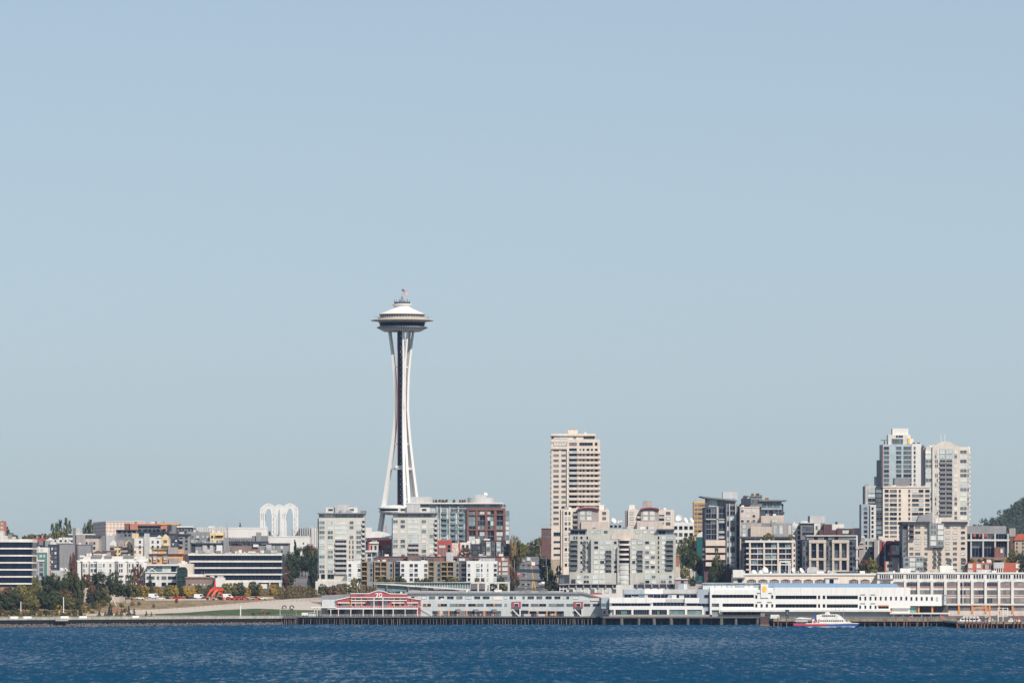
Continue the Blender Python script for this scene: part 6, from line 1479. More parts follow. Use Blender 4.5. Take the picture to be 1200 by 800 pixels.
for x0 in (721.6, 742.4, 764, 784.6, 805.6): b.win([(x0, x0 + 17.4)], [(714.6, 719.6)], [GT, GN], dY=-.9, nm=8); b.blk('door_panel', x0 + 6, x0 + 8.8 if x0 != 721.6 else x0 + 13, 715.4, 720, MATS['grey render'] if False else teal, -1.2, .5) if x0 in (721.6, 764) else None
b.blk('plinth', 713.6, 907, 719.8, None, concrete, -1.9, 3)
# middle recess and right half
b.blk('recess', 817.4, 832, 690.2, 723, bluegrey, -.2, 4); b.win([(825.4, 830.4)], [(696.6, 699.8)], GN, dY=-.2); b.win([(817.8, 831)], [(706.8, 710.4)], GN, dY=-.2); b.win([(826.8, 831)], [(715.4, 720)], GN, dY=-.2); b.blk('white_panel', 800, 823.4, 691, 695.2, white2, -1.0, 3) if False else None
b.blk('front_block', 832.2, 907.4, 690.6, 696.3, white2, -1.7, 4); b.blk('front_block', 832.2, 907.4, 700.2, 706.6, white2, -1.7, 4); b.blk('front_block', 832.2, 907.4, 710.8, 714.4, white2, -1.7, 4); b.blk('upper_wall', 832, 1066, 688.2, 701, white2, 0.02, 40)
b.many('end_pier', [(831.8, 834)], [(691, 722)], white2, -1.9, 3); b.many('end_pier', [(842.6, 846.4)], [(706, 722)], white2, -1.8, 3)
b.win([(834.6, 858.6), (859, 883)], [(696.6, 700)], GN); b.win([(834.6, 842.4)], [(706.9, 710.4)], GT); b.win([(847.2, 865), (865.4, 883)], [(706.9, 710.4)], GN); b.win([(834.4, 837.6), (838.2, 842)], [(715.6, 720.4)], GT, dY=-.6, nm=3)
b.many('wall_panel', [(883.4, 908.6)], [(696.2, 700.4), (706.4, 710.9)], white2, -1.75, 3); b.win([(885.2, 887.2), (891.4, 893.4), (897.6, 899.6), (903.8, 905.8)], [(697, 700.4), (707.4, 710.8)], GN, dY=-1.75, nm=1)
b.many('louvre', [(886.8, 892), (899, 904.4)], [(694.2, 695.2), (704.8, 705.8)], mgrey, -1.9, .3)
b.win(cols(847.2, 8, 5.6, 5.2), [(716.6, 720.6)], [GN, GD], dY=-.6); b.blk('awning', 845, 1043, 714.2, 716.2, offw, -5, 5.4)
b.blk('front_block', 907.4, 1066.4, 688.0, 697.3, white2, -1.7, 3); b.blk('front_block', 907.4, 1066.4, 701.6, 707.3, white2, -1.7, 3); b.blk('front_block', 907.4, 1043, 711.7, 714.6, white2, -1.7, 3)
b.many('pier', [(907.4, 908.2), (956.8, 958.4), (961, 963.8), (967, 968.6), (1005.2, 1006.6)], [(697, 712)], white2, -1.72, 3); b.win([(908.6, 932), (932.4, 956.4)], [(697.6, 701.3), (707.7, 711.4)], GN); b.win([(958.6, 960.6), (964.2, 966.4)], [(698, 701.4), (708, 711.4)], GN, nm=1); b.win([(969, 987), (987.4, 1005)], [(698.2, 701.8), (708.4, 711.6)], GN)
b.blk('wall_panel', 1006.6, 1066.4, 697, 712, white2, -1.68, 3); b.win([(1007 + 6 * i, 1008.9 + 6 * i) for i in range(10)], [(698.8, 702.6)], GN, dY=-1.68, nm=1); b.win([(1007 + 6 * i, 1008.9 + 6 * i) for i in range(4)], [(709.2, 712.6)], GN, dY=-1.68, nm=1); b.many('louvre', [(1008, 1013.4), (1020, 1025.4)], [(696, 696.8), (706.4, 707.2)], mgrey, -1.9, .3)
b.blk('amber_soffit', 1029, 1041, 708.6, 709.8, orangep, -2.2, 1); b.win([(1029.4, 1041)], [(709.8, 712.6)], GN, dY=-1.7); b.blk('wall_panel', 1028, 1043, 712.6, 716, white2, -1.9, 3)
b.many('panel_joint', [(x, x + .16) for x in (922, 938, 953, 974, 990, 1004, 1018, 1033, 1048, 1060)], [(688.2, 697.2)], lgrey, -1.715, .3); b.many('panel_joint', [(x, x + .16) for x in (852, 866, 879, 730, 745, 757)], [(701, 706)], lgrey, -1.715, .3)
b.blk('east_wing', 1043, 1103.2, 696.2, 709.4, white2, -1.6, 30); b.win([(1067 + 6 * i, 1068.9 + 6 * i) for i in range(5)], [(699, 703)], GN, dY=-1.6, nm=1); b.win([(1097, 1098.8)], [(699.6, 703.4)], GS, dY=-1.6); b.blk('end_stair', 1103.2, 1109, 696.6, 709, mgrey, -1.2, 14); b.win([(1104, 1106), (1106.4, 1108.4)], [(697.4, 702.4), (703, 708.4)], [GS, GM], dY=-1.2, nm=1)
b.blk('green_wall', 1045.4, 1064.6, 709.4, 717.6, green, 1, 4); b.blk('green_door', 1065.4, 1074.6, 710, 717.6, wall('pale green door', (0.20, 0.38, 0.33)), .6, 3); b.many('awning', [(1042, 1112)], [(717.4, 719)], offw, -6, 6); b.many('awning_post', cols(1046, 6, 11, .6), [(719, 726)], steel, -5.6, .3); b.many('orange_column', [(1043, 1045), (1075.6, 1077.4), (1091.6, 1093.4)], [(709, 718)], orangep, -.4, 1.4)
b.blk('lower_hall', 1043, 1112, 709.6, 724, wall('shaded hall', (0.10, 0.085, 0.085)), 4, 12)  # shade is put into the dark hall colour
# blue roof and the glazed upper storey
b.shape('blue_roof', [(899, 688.6), (899, 682.6), (1050.6, 683.6), (1056.4, 689.4), (1056.4, 690)], roofb, 1.6, 30)
b.blk('upper_storey', 824, 892, 683.4, 691, mint, 3, 20); b.many('upper_panel', [(852, 854), (862, 872.6), (884, 891.4)], [(683.6, 690.6)], bluegrey, 2.7); b.blk('roof', 823.4, 902, 682.4, 683.4, bluegrey, 2.0, 24); b.win([(901, 906.6)], [(687.6, 690.4)], GM, dY=1.0); b.many('mullion', [(838, 838.3), (846, 846.3), (858, 858.3), (878, 878.3)], [(683.6, 690.6)], lgrey, 2.6, .3)
b.blk('sign_tower', 891.4, 900, 684.0, 700, white2, -2.2, 5)
mb = MB(); n = 32; cz, cxx = b.Z(689.8), b.X(895.6)
V = [(cxx + 2.65 * Y9 / F * math.cos(2*math.pi*i/n), b.Y - 2.32, cz + 3.75 * Y9 / F * math.sin(2*math.pi*i/n)) for i in range(n)]; V += [(x, b.Y - 2.15, z) for x, _, z in V]
mb.add(V, [tuple(range(n)), tuple(range(2*n-1, n-1, -1))] + [(i, n+i, n+(i+1)%n, (i+1)%n) for i in range(n)]); mb.build('yellow_disc', yel, b.root); b.done()

# arcaded warehouse behind, and its roof dishes
Yw = 3052
b = B('arcade_warehouse', 'long cream arcaded warehouse with domes and dishes on its roof, behind the blue roof', 'warehouse', 859.6, 1030, 672.4, Yw, 30, cream2)
b.blk('parapet', 862, 1030, 671.4, 673.6, white, -.6, 1.4)
for i in range(12):
    x0 = 875.4 + 13.3 * i
    if x0 > 1018: break
    if 975 < x0 < 985: continue
    b.win([(x0, x0 + 10.8)], [(679.4, 683.6)], GX, nm=5, frame=frame_w); b.shape('arch_head', [(x0, 679.8)] + [(x0 + 10.8 * t, 679.8 - 1.5 * math.sin(math.pi * t)) for t in np.linspace(.08, .92, 7)] + [(x0 + 10.8, 679.8)], maroon, -.2, .3)
b.many('pavilion', [(966.6, 982.4), (1026.6, 1047)], [(676.6, 678)], mauve, -1.4, 3); b.many('pavilion_wall', [(967.4, 971.6), (977, 981.6)], [(678, 688)], white, -1.2, 2); b.win([(972, 976.6)], [(679, 686)], GN, dY=-.1); b.win([(864.6, 869.4)], [(678.4, 684)], GN)
b.blk('roof_house', 859, 871, 667.4, 676, white, -1.2, 8); b.blk('roof_edge', 858.4, 873, 675.8, 677, mauve, -1.6, 8)
def dome(px, yb_, r, h=None):
    mb = MB(); rr = r * Yw / F; hh = (h or r) * Yw / F
    mb.lathe([(rr * math.cos(t), b.Z(yb_) + hh * math.sin(t)) for t in np.linspace(-.25, 1.5, 8)], b.X(px), b.Y + 4, 20); mb.build('radome', white2, b.root, smooth=True)
dome(883.6, 671, 3.6); dome(892, 671.4, 3.4, 3.8); dome(896.8, 669.6, 4.2, 5.6)
b.dish(929.4, 668.6, 3.4, yb=672.6, dY=3, az=50); b.dish(939, 668.4, 3.4, yb=672.6, dY=3, az=50); b.dish(904, 670.6, 1.6, yb=672.6, dY=3); b.dish(972, 669.6, 1.8, yb=672, dY=3)
b.shape('vaulted_unit', [(946, 670.6), (946, 666.4), (947.6, 664.4), (950, 663.8), (954.6, 663.8), (957, 664.6), (958.4, 666.6), (958.4, 670.6)], lgrey, 2, 5); b.many('unit_leg', cols(946.4, 5, 2.6, 1.4), [(670.4, 674)], offw, 2.4, 1); b.blk('solar_roof', 966, 1008, 669.6, 672.6, slate, 3, 9); b.many('gantry', [(913.2, 914.4), (925.6, 926.6)], [(658, 673)], white, 1, .5); b.blk('gantry_beam', 913.2, 926.6, 657, 658.6, white, 1, .5); b.blk('roof_unit', 1008, 1014, 668.6, 673, white, 3, 4); b.blk('roof_unit', 957, 964, 669, 672.4, white, 1, 3); b.clutter(875, 1000, 671.6, 10, 1.5, 8); b.done()
b = B('warehouse', 'big cream framed warehouse with four floors of wide grid windows at the right', 'warehouse', 1028.4, 1206, 670.6, 3046, 34, offw)
b.blk('parapet', 1028, 1206, 670.2, 671.8, white, -.5, 1.4); b.blk('roof_house', 1056, 1068, 665.6, 671, white, 6, 6); b.blk('roof_house', 1102.6, 1118, 662.4, 671, offw, 6, 8); b.blk('roof_beam', 1028, 1047, 677.4, 678.4, mauve, -1.2, 2)
for i in range(11):
    x0 = 1030.6 + 15.72 * i
    b.win(cols(x0 + .3, 4 if i > 5 else 5, 3.2 if i > 5 else 2.6, 1.9 if i > 5 else 1.5), [(673, 677.4)], GN, nm=1, frame=frame_w)
    b.win([(x0, x0 + 12.8)], [(682.4, 686.4)], [GX, GX, GD], nm=7); b.win([(x0, x0 + 6.3), (x0 + 6.6, x0 + 12.8)], [(691, 696.2), (700.4, 706.2)], [GX, GX, GX, GD], nm=4); b.win([(x0, x0 + 12.8)], [(709.6, 714.6)], [GX, GD], nm=6)
    b.shape('arch_head', [(x0, 682.6), (x0 + 1.4, 681.6), (x0 + 6.4, 681.2), (x0 + 11.4, 681.6), (x0 + 12.8, 682.6)], dgrey, -.15, .2)
    b.blk('pillar', x0 - 2.9, x0, 680, None if i < 0 else 709, offw, -.9, 1.2); b.blk('orange_pillar', x0 - 2.4, x0 - .4, 709, 718.4, orangep, -1.0, 1.4)
b.many('floor_line', [(1028.4, 1206)], [(687.2, 688), (697.6, 698.4)], salmon, -.3); b.many('ledge', [(1028.4, 1206)], [(707.4, 708.8)], cream, -1.3, 1.6); b.blk('base', 1028.4, 1206, 715.4, None, pink, -.7); b.many('drain_pipe', [(1128, 1128.6)], [(681, 707)], offw, -1.4, .4); b.done()
# ================================================================== footbridge and frame by the street
def footbridge():
    Y = 3092
    root = empty('footbridge', (UX(490, Y), Y, gz(UX(490, Y), Y)), 'long pale glazed footbridge sloping along the row of trees behind the pier', 'footbridge')
    P = lambda a, c, dy=0: (UX(a, Y), Y + dy, UZ(c, Y))
    def bar(name, pts, y0, y1, m): return MB().profile([(UX(a, Y), UZ(c, Y)) for a, c in pts], Y + y0, Y + y1).build(name, m, root)
    bar('girder', [(437.6, 682.4), (464, 683.8), (550.6, 689.8), (550.6, 691.6), (464, 685.6), (437.6, 684)], -.4, 4, offw)
    bar('glazing', [(470, 682.6), (551, 682.2), (551, 689.7), (470, 684.2)], .4, 3.6, GT); bar('roof', [(437.4, 681.8), (470, 682), (552, 681.4), (552, 682.4), (437.4, 682.7)], -.8, 4.4, lgrey)
    for i in range(26):
        x = 476 + i * 3.0; yb = 684.4 + (x - 470) * 0.067; bar('mullion', [(x, 682.3), (x + .45, 682.3), (x + .45, yb), (x, yb)], .1, .39, frame_w)
    bar('lower_deck', [(476, 690.2), (551, 691.4), (551, 693.4), (476, 693.4)], 1, 8, roofg); bar('lower_glazing', [(440, 684.6), (462, 686), (496, 688), (496, 692.5), (440, 692.5)], 1.4, 6, GT)
    for x in (441, 453, 478, 494): bar('post', [(x, 684), (x + 1, 684), (x + 1, 694), (x, 694)], -.2, .8, mgrey)
footbridge()
b = B('open_portico', 'open white concrete portal frame between the footbridge and the steep street', 'portal frame', 551, 597, 681.6, 3094, 0, None)
b.blk('beam', 551, 597.4, 681.4, 683.2, offw, 0, 2.2); b.many('column', [(559.6, 561.2), (568.4, 569.6), (572.6, 574), (583, 584.6), (595.4, 597.2)], [(683, None)], offw, .1, 2); b.blk('rear_shade_wall', 551, 569, 683.4, None, wall('shaded mauve', (0.20, 0.18, 0.19)), 6, 1); b.done()  # shade behind the frame is put into the rear wall colour

# ================================================================== boats and marina
def ferry():
    Y = 2792
    s = Y / F; X = lambda p: UX(p, Y); Z = lambda p: UZ(p, Y)
    root = empty('passenger_ferry', (X(968), Y, -.4), 'white passenger catamaran ferry with blue and red hull stripes moored at the boat pier', 'ferry')
    def sh(name, pts, y0, y1, m, parent=None): return MB().profile([(X(a), Z(c)) for a, c in pts], Y + y0, Y + y1).build(name, m, parent or root)
    for y0 in (-.2, 6.2):
        sh('hull', [(944, 736.8), (944, 733.2), (1002.6, 733.0), (1000.6, 735.4), (999, 736.8)], y0, y0 + 2.6, offw)
    h = sh('hull_side', [(931, 733.4), (931, 730.0), (972, 730.6), (990, 730.2), (1006.8, 730.4), (1003.6, 733.2)], -.4, 9.2, blue)
    sh('red_stripe', [(930.4, 732.2), (930.4, 730), (944, 730.6), (971, 730.6), (968, 732.2)], -.55, -.42, bred, h)
    sh('white_deck_edge', [(944, 730.8), (975, 730.8), (1000, 730.2), (1007, 730.4), (1005, 729.6), (990, 729.2), (944, 729.8)], -.5, 9.3, offw)
    c = sh('cabin', [(952, 730), (952, 725.4), (960, 724.4), (988.6, 724.6), (994, 726.8), (998.6, 729.4), (1000, 730)], .6, 8.2, offw)
    sh('upper_cabin', [(957, 724.8), (957, 720.4), (962, 719.4), (981.6, 719.2), (985.6, 721.4), (989, 724.8)], 1.0, 7.6, offw)
    sh('wheelhouse_roof', [(966.6, 719.4), (967.6, 716.8), (972, 716.4), (974, 719.4)], 2.4, 6, offw)
    for i in range(11): sh('window', [(961.4 + 2.5 * i, 726.2), (963 + 2.5 * i, 726.2), (963 + 2.5 * i, 727.8), (961.4 + 2.5 * i, 727.8)], .5, .62, GN)
    sh('front_window', [(989.6, 726), (992.6, 726.4), (994.6, 727.6), (992, 727.6)], .5, .62, GN)
    for i in range(7): sh('window', [(963.6 + 2.3 * i, 720.4), (965.3 + 2.3 * i, 720.4), (965.3 + 2.3 * i, 721.9), (963.6 + 2.3 * i, 721.9)], .9, 1.02, GN)
    sh('tail_fin', [(953.4, 719.4), (955.6, 719.6), (958, 728.4), (955.4, 727)], .3, .56, blue); sh('tail_fin', [(958.4, 731), (959.6, 724.8), (960.8, 724.8), (959.8, 731)], .3, .55, bred); sh('tail_fin', [(952.8, 727.4), (956, 731), (957.6, 731), (954.6, 727)], .28, .5, bred)
    sh('stern_deck', [(931.6, 728), (931.6, 726.4), (945, 726), (947, 728)], .8, 7.6, lgrey); sh('stern_canopy', [(932, 724.6), (938, 722.8), (951, 724), (951, 725)], 1.6, 6.6, white); sh('mast', [(964.6, 719), (964.6, 713.6), (965, 713.6), (965, 719)], 3.8, 4, steel)
    for x in (934, 940, 946): sh('stanchion', [(x, 730), (x, 724.4), (x + .3, 724.4), (x + .3, 730)], .9, 1.0, white)
    sh('deck_locker', [(936, 730), (936, 728), (944, 728), (944, 730)], 0, 3, maroon)
ferry()
def workboat():
    Y = 2790
    X = lambda p: UX(p, Y); Z = lambda p: UZ(p, Y)
    root = empty('moored_boat', (X(1137), Y, -.4), 'white and blue moored boat half hidden behind rusty marina piles', 'boat')
    def sh(name, pts, y0, y1, m): return MB().profile([(X(a), Z(c)) for a, c in pts], Y + y0, Y + y1).build(name, m, root)
    sh('hull', [(1121.6, 732.6), (1121.6, 729.6), (1150, 731), (1157, 728), (1154, 736.4), (1124, 736.4)], 0, 6, blue); sh('hull_side', [(1121.4, 731.6), (1121.4, 727), (1152, 727.6), (1158, 726), (1156.6, 731.6)], -.2, 6.2, white2)
    sh('cabin', [(1125, 727.4), (1126, 723.6), (1147, 723.2), (1151.6, 727.6)], .8, 5.4, white2); sh('upper_deck', [(1128, 723.8), (1129, 721.2), (1147, 721), (1148, 723.8)], 1.4, 4.8, lgrey)
    for i in range(6): sh('window', [(1127 + 3.4 * i, 724.4), (1129.4 + 3.4 * i, 724.4), (1129.4 + 3.4 * i, 726), (1127 + 3.4 * i, 726)], .66, .82, GN)
    sh('bow_mark', [(1146.4, 728), (1150.4, 728), (1154.6, 731), (1150, 731)], -.3, -.18, bred); sh('bow_mark', [(1148, 726), (1152, 726), (1155, 728), (1151, 728)], -.3, -.18, blue)
workboat()
def marina():
    Y = 2728
    X = lambda p: UX(p, Y); Z = lambda p: UZ(p, Y)
    root = empty('mooring_piles', (X(1138), Y, -2), 'frame of rusty mooring piles with two rails in front of the moored boat', 'mooring')
    for x in (1121.6, 1131.6, 1135.4, 1139.4, 1144, 1150, 1153.6, 1157.4): MB().tube((X(x), Y, -3), (X(x), Y, Z(721 + (x * 7 % 3))), .26, n=8).build('pile', pilr, root)
    for y in (724.4, 729.6): MB().box(X(1121), X(1158), Y - .45, Y - .2, Z(y + .4), Z(y - .4)).build('rail', pile, root)
    g = empty('gangway', (X(1166), Y + 20, 2), 'steep white gangway with rails leading down to the marina float', 'gangway')
    MB().beam([(X(1158), Y + 20, Z(725)), (X(1164), Y + 20, Z(719.4))], (.6, .25)).build('deck', lgrey, g)
    for dy in (-.6, .6): MB().beam([(X(1158), Y + 20 + dy, Z(722.6)), (X(1164), Y + 20 + dy, Z(717))], (.07, .07)).build('rail', white, g)
    h = empty('boat_hoist', (X(1180), Y + 30, 2), 'open white steel boat hoist frame above the marina pier', 'hoist')
    for x in (1175.6, 1181.4): MB().box(X(x), X(x) + .35, Y + 30, Y + 30.35, Z(736), Z(712)).build('post', white, h)
    for y in (712, 714.8, 722): MB().box(X(1175), X(1187), Y + 30.02, Y + 30.3, Z(y + .6), Z(y)).build('beam', white, h)
    MB().box(X(1187), X(1187) + .35, Y + 30, Y + 30.35, Z(722), Z(712)).build('post', white, h)
    k = empty('crane', (X(1160), Y + 60, 2), 'low orange loading crane boom on the quay before the framed warehouse', 'crane')
    MB().box(X(1153), X(1172), Y + 60, Y + 60.7, Z(713.2), Z(711.4)).build('boom', orangep, k); MB().box(X(1171), X(1173), Y + 59.6, Y + 61, Z(726), Z(709)).build('mast', orangep, k)
    MB().beam([(X(1153.4), Y + 60.3, Z(711.8)), (X(1171.6), Y + 60.3, Z(709.4))], (.1, .1)).build('stay', steel, k)
    # clutter on the float
    spots = [(1160, 1166, 724, 730, lgrey, 'grey tarpaulin covered skiff beside the gangway foot', 'skiff'), (1167, 1172, 722.6, 731, teal, 'green canvas shelter on the marina float', 'shelter'), (1184, 1191, 725, 731, white, 'white hulled small boat under the hoist frame', 'boat'), (1193, 1199, 722.4, 729, red2, 'red roofed kiosk at the right end of the marina', 'kiosk')]
    for x0, x1, y0, y1, m, lab, cat in spots:
        q = empty({'skiff': 'covered_skiff', 'shelter': 'canvas_shelter', 'boat': 'small_boat', 'kiosk': 'kiosk'}[cat], (X((x0 + x1) / 2), Y + 14, Z(y1)), lab, cat)
        xa, xb, za, zc = X(x0), X(x1), Z(y1), Z(y0); xm = (xa + xb) / 2
        if cat in ('skiff', 'boat'):
            MB().profile([(xa, zc - .4), (xa + .4, za), (xb - .8, za), (xb + .6, zc - .2), (xm, zc - .7)], Y + 12, Y + 15).build('hull', m, q); MB().profile([(xa + .6, zc - .5), (xa + 1, zc + .3), (xm + .4, zc + .5), (xb - .5, zc - .4)], Y + 12.5, Y + 14.5).build('cover', lgrey, q)
        else:
            MB().box(xa + .3, xb - .3, Y + 12, Y + 15, za, zc - .8).build('wall', glass('shelter side', (.1, .12, .1), (.3, .33, .28)) if cat == 'shelter' else cream, q); MB().profile([(xa, zc - .8), (xm, zc + .3), (xb, zc - .8)], Y + 11.6, Y + 15.4).build('roof', m, q)
    for i, (x, yt) in enumerate(((1163, 721), (1169.4, 720), (1178, 722), (1189.4, 719.6), (1194, 724), (1198, 721))):
        o = MB().tube((X(x), Y + 6, -3), (X(x), Y + 6, Z(yt)), .22, n=8).build('mooring_pile', pilr)
        tag(o, 'lone rusty mooring pile standing on the right hand end of the marina', 'mooring pile', 'lone mooring piles at the marina')
    for i, (x, yb_) in enumerate(((911.6, 734), (921.6, 733), (1036, 735), (1050, 735.6), (1059.4, 735.6), (1062.4, 735.6), (1075.4, 735.6), (1082, 735.6), (1087, 735.6))):
        yy = 2822; o = MB().tube((UX(x, yy), yy, -3), (UX(x, yy) + .1, yy, UZ(722 + (i * 3 % 4), yy)), .24, n=8).build('mooring_pile', pilr)
        tag(o, 'slim brown mooring pile rising above the deck edge of the boat pier', 'mooring pile', 'mooring piles along the boat pier')
marina()
def on_pier():
    Y = 2836; X = lambda p: UX(p, Y); Z = lambda p: UZ(p, Y)
    b = empty('dolphin', (X(895.6), Y, -2), 'maroon timber fender wall standing in front of the pier below the yellow disc', 'fender wall')
    MB().box(X(890.6), X(901), Y - 3, Y - 1, -3, Z(722)).build('wall', wall('maroon timber', (0.12, 0.07, 0.065), var=.4), b); MB().box(X(890), X(901.6), Y - 3.4, Y - 2.9, Z(733.4), Z(731)).build('beam', pilew, b); MB().box(X(891), X(896), Y - 3.1, Y - 2, Z(722), Z(718)).build('post_frame', mgrey, b)
    def van(name, lab, cat, p0, p1, y0, y1, m, yy):
        q = empty(name, (UX((p0 + p1) / 2, yy), yy, UZ(y1, yy)), lab, cat); x0, x1 = UX(p0, yy), UX(p1, yy); z0, z1 = UZ(y1, yy), UZ(y0, yy)
        MB().profile([(x0, z0 + .35), (x0, z1), (x1 - .2, z1), (x1, z1 - .4), (x1, z0 + .35)], yy, yy + 2.1).build('body', m, q); MB().box(x0 + .2, x1 - .2, yy - .03, yy + .5, z0 + .3, z0 + .4).build('sill', dark, q)
        for x in (x0 + .8, x1 - .9):
            for y in (yy - .02, yy + 1.9): MB().tube((x, y, z0 + .35), (x, y + .2, z0 + .35), .35, n=12).build('wheel', rubber, q)
        return q
    van('container_office', 'white box trailer on the boat pier right of the maroon fender wall', 'trailer', 903, 913.4, 719.8, 725.4, white2, 2838)
    van('white_trailer', 'white box trailer parked at the left end of the timber pier', 'trailer', 353.6, 361, 717.4, 721.8, white2, 2986)
    q = empty('glass_shelter', (UX(365, 2986), 2986, PT), 'pale glass shelter beside the white trailer on the timber pier', 'shelter')
    MB().box(UX(361.8, 2986), UX(370, 2986), 2986, 2988, PT, UZ(717.6, 2986)).build('wall', GS, q); MB().box(UX(361.4, 2986), UX(370.4, 2986), 2985.6, 2988.4, UZ(717.6, 2986), UZ(717, 2986)).build('roof', lgrey, q)
    for p in (362, 364.7, 367.3, 369.7): MB().box(UX(p, 2986), UX(p, 2986) + .12, 2985.9, 2985.99, PT, UZ(717.6, 2986)).build('post', frame_w, q)
    def parasol(px, yt, yb, r, m, lab, yy=2850):
        q = empty('parasol', (UX(px, yy), yy, UZ(yb, yy)), lab, 'parasol'); z0, z1 = UZ(yb, yy), UZ(yt, yy); rr = r * yy / F
        MB().tube((UX(px, yy), yy, z0), (UX(px, yy), yy, z1), .06).build('pole', steel, q); MB().lathe([(rr, z1 - .6 * rr), (rr * .55, z1 - .22 * rr), (.06, z1)], UX(px, yy), yy, 10, cap=False).build('canopy', m, q)
    parasol(1104, 721.4, 726.4, 5, red2, 'large red parasol near the right end of the boat pier'); parasol(1067.6, 721, 726, 2.6, bred, 'small red parasol left of the large red parasol, under the white awning')
    b2 = empty('ticket_hut', (UX(926, 2846), 2846, 4.1), 'dark narrow ticket hut between the white trailer and the ferry stern', 'hut')
    MB().box(UX(920.6, 2846), UX(924.6, 2846), 2846, 2849, 4.1, UZ(714.4, 2846)).build('wall', slate, b2); MB().box(UX(919.8, 2846), UX(925.4, 2846), 2845.6, 2849.4, UZ(714.4, 2846), UZ(713.8, 2846)).build('roof', mgrey, b2); MB().box(UX(921.6, 2846), UX(923.6, 2846), 2845.93, 2846, UZ(720, 2846), UZ(716, 2846)).build('window', GM, b2)
    r_ = empty('pier_railing', (UX(1010, 2831), 2831, 4.1), 'galvanised railing along the edge of the boat pier', 'railing')
    rail(r_, 'rails', 906.6, 1121, 2830.2, 4.16, 1.1, steel, 2.0, 2)
    r_ = empty('pier_railing', (UX(560, 2980), 2980, PT), 'thin pale railing along the edge of the long timber pier', 'railing'); rail(r_, 'rails', 330, 705, 2979.1, PT + .06, 1.1, lgrey, 2.0, 2)
    # fork lift by the orange posts
    q = empty('forklift', (UX(647.4, 2985), 2985, PT), 'small orange forklift in front of the dark openings of the grey shed', 'forklift'); x = UX(647, 2985)
    MB().box(x - .8, x + .8, 2984.6, 2985.8, PT + .3, PT + 1.1).build('body', orange, q); MB().box(x - .4, x + .6, 2984.7, 2985.7, PT + 1.9, PT + 2.0).build('cab_roof', dark, q)
    for dx in (-.4, .5): MB().box(x + dx, x + dx + .08, 2984.7, 2984.8, PT + 1.1, PT + 1.9).build('cab_post', dark, q)
    MB().box(x - 1.0, x - .85, 2984.7, 2985.7, PT + .1, PT + 2.2).build('mast', mgrey, q)
    for dx in (-.55, .55): MB().tube((x + dx, 2984.5, PT + .3), (x + dx, 2984.8, PT + .3), .3, n=10).build('wheel', rubber, q)
on_pier()

# ================================================================== park things
def steel_sculpture():
    """a plain red steel arch on four bent legs with an upright blade"""
    px = 252; X, Y = hit(px, 702.8); z0 = gz(X, Y) - .2; k = Y / F
    root = empty('steel_sculpture', (X, Y, z0), 'big red steel sculpture of bent legs and an upright blade on the lawn', 'sculpture')
    Q = lambda a, c, dy=0: (UX(a, Y), Y + dy, UZ(c, Y))
    def leg(pts, w): MB().beam([Q(*p) for p in pts], [(q * k, .22) for q in w], up=(0, 0, 1) if False else (0, 1, 0)).build('leg', sculpt, root)
    leg([(241.8, 703.2, -1), (243.4, 697.6, -1), (246.2, 692.6, -.6), (250, 689.4, 0), (256, 690)], [.4, .8, 1.2, 1.5, .9])
    leg([(247.6, 703.2, -3), (249, 698, -2.4), (251.4, 693.6, -1), (255, 690.8, 0)], [.35, .7, 1.1, 1.2])
    leg([(251.6, 703.2, 4), (252.6, 698, 3), (254.4, 693.6, 1), (256.4, 690.6, 0)], [.35, .8, 1.2, 1.0])
    leg([(262.2, 703.2, 1), (260.6, 698, .8), (259, 693, .4), (257, 690, 0), (252, 689, 0)], [.35, .7, 1.0, 1.3, 1.2])
    MB().profile([(UX(a, Y), UZ(c, Y)) for a, c in ((250.4, 690.4), (251.6, 681), (252, 676.2), (252.5, 681.6), (253.6, 690))], Y - .2, Y + .2).build('blade', sculpt, root)
    MB().profile([(UX(a, Y), UZ(c, Y)) for a, c in ((256, 691.4), (257.6, 688.8), (261, 688.6), (263.2, 690.4), (260, 692))], Y - .4, Y).build('plate', sculpt, root)
steel_sculpture()
def hoops():
    px = 337.6; X, Y = hit(px, 713.8); z = gz(X, Y); k = Y / F
    root = empty('steel_hoops', (X, Y, z), 'two rust brown steel hoops joined by a pale bar on the park path', 'sculpture')
    for c in (333.2, 342):
        x = UX(c, Y); MB().beam([(x + 1.0 * math.cos(t), Y, z + 1.0 + 0.95 * math.sin(t)) for t in np.linspace(-.4, 2 * math.pi - .9, 14)], (.28, .5), up=(0, 1, 0)).build('hoop', maroon, root)
    MB().beam([(UX(334, Y), Y + .3, z + 1.6), (UX(341, Y), Y + .3, z + .5)], (.15, .12)).build('bar', cream, root)
hoops()
X, Y = hit(69.2, 717.4); z = gz(X, Y); r0 = empty('yellow_marker', (X, Y, z), 'yellow goblet shaped marker among the dark shrubs near the seawall', 'marker')
MB().lathe([(.5, z + .05), (.7, z + 1.2), (1.45, z + 2.7), (1.6, z + 3.3), (1.3, z + 3.7)], X, Y, 16).build('cup', yel, r0); MB().lathe([(.8, z - .2), (.8, z + .08)], X, Y, 12).build('foot', dconc, r0)
X, Y = hit(134.4, 716.4); z = gz(X, Y); r0 = empty('orange_sign', (X, Y, z), 'small square orange-red sign on the dry slope beside young conifers', 'sign')
MB().box(X - .5, X + .5, Y, Y + .06, z + .8, z + 1.8).build('panel', sculpt, r0); MB().box(X - .05, X + .05, Y + .06, Y + .14, z, z + 1.5).build('post', steel, r0)
mb = MB(); r0 = empty('timber_tripod', (UX(132, 2960), 2960, gz(UX(132, 2960), 2960)), 'pale leaning timber poles like a tripod at the left end of the dry slope', 'tripod')
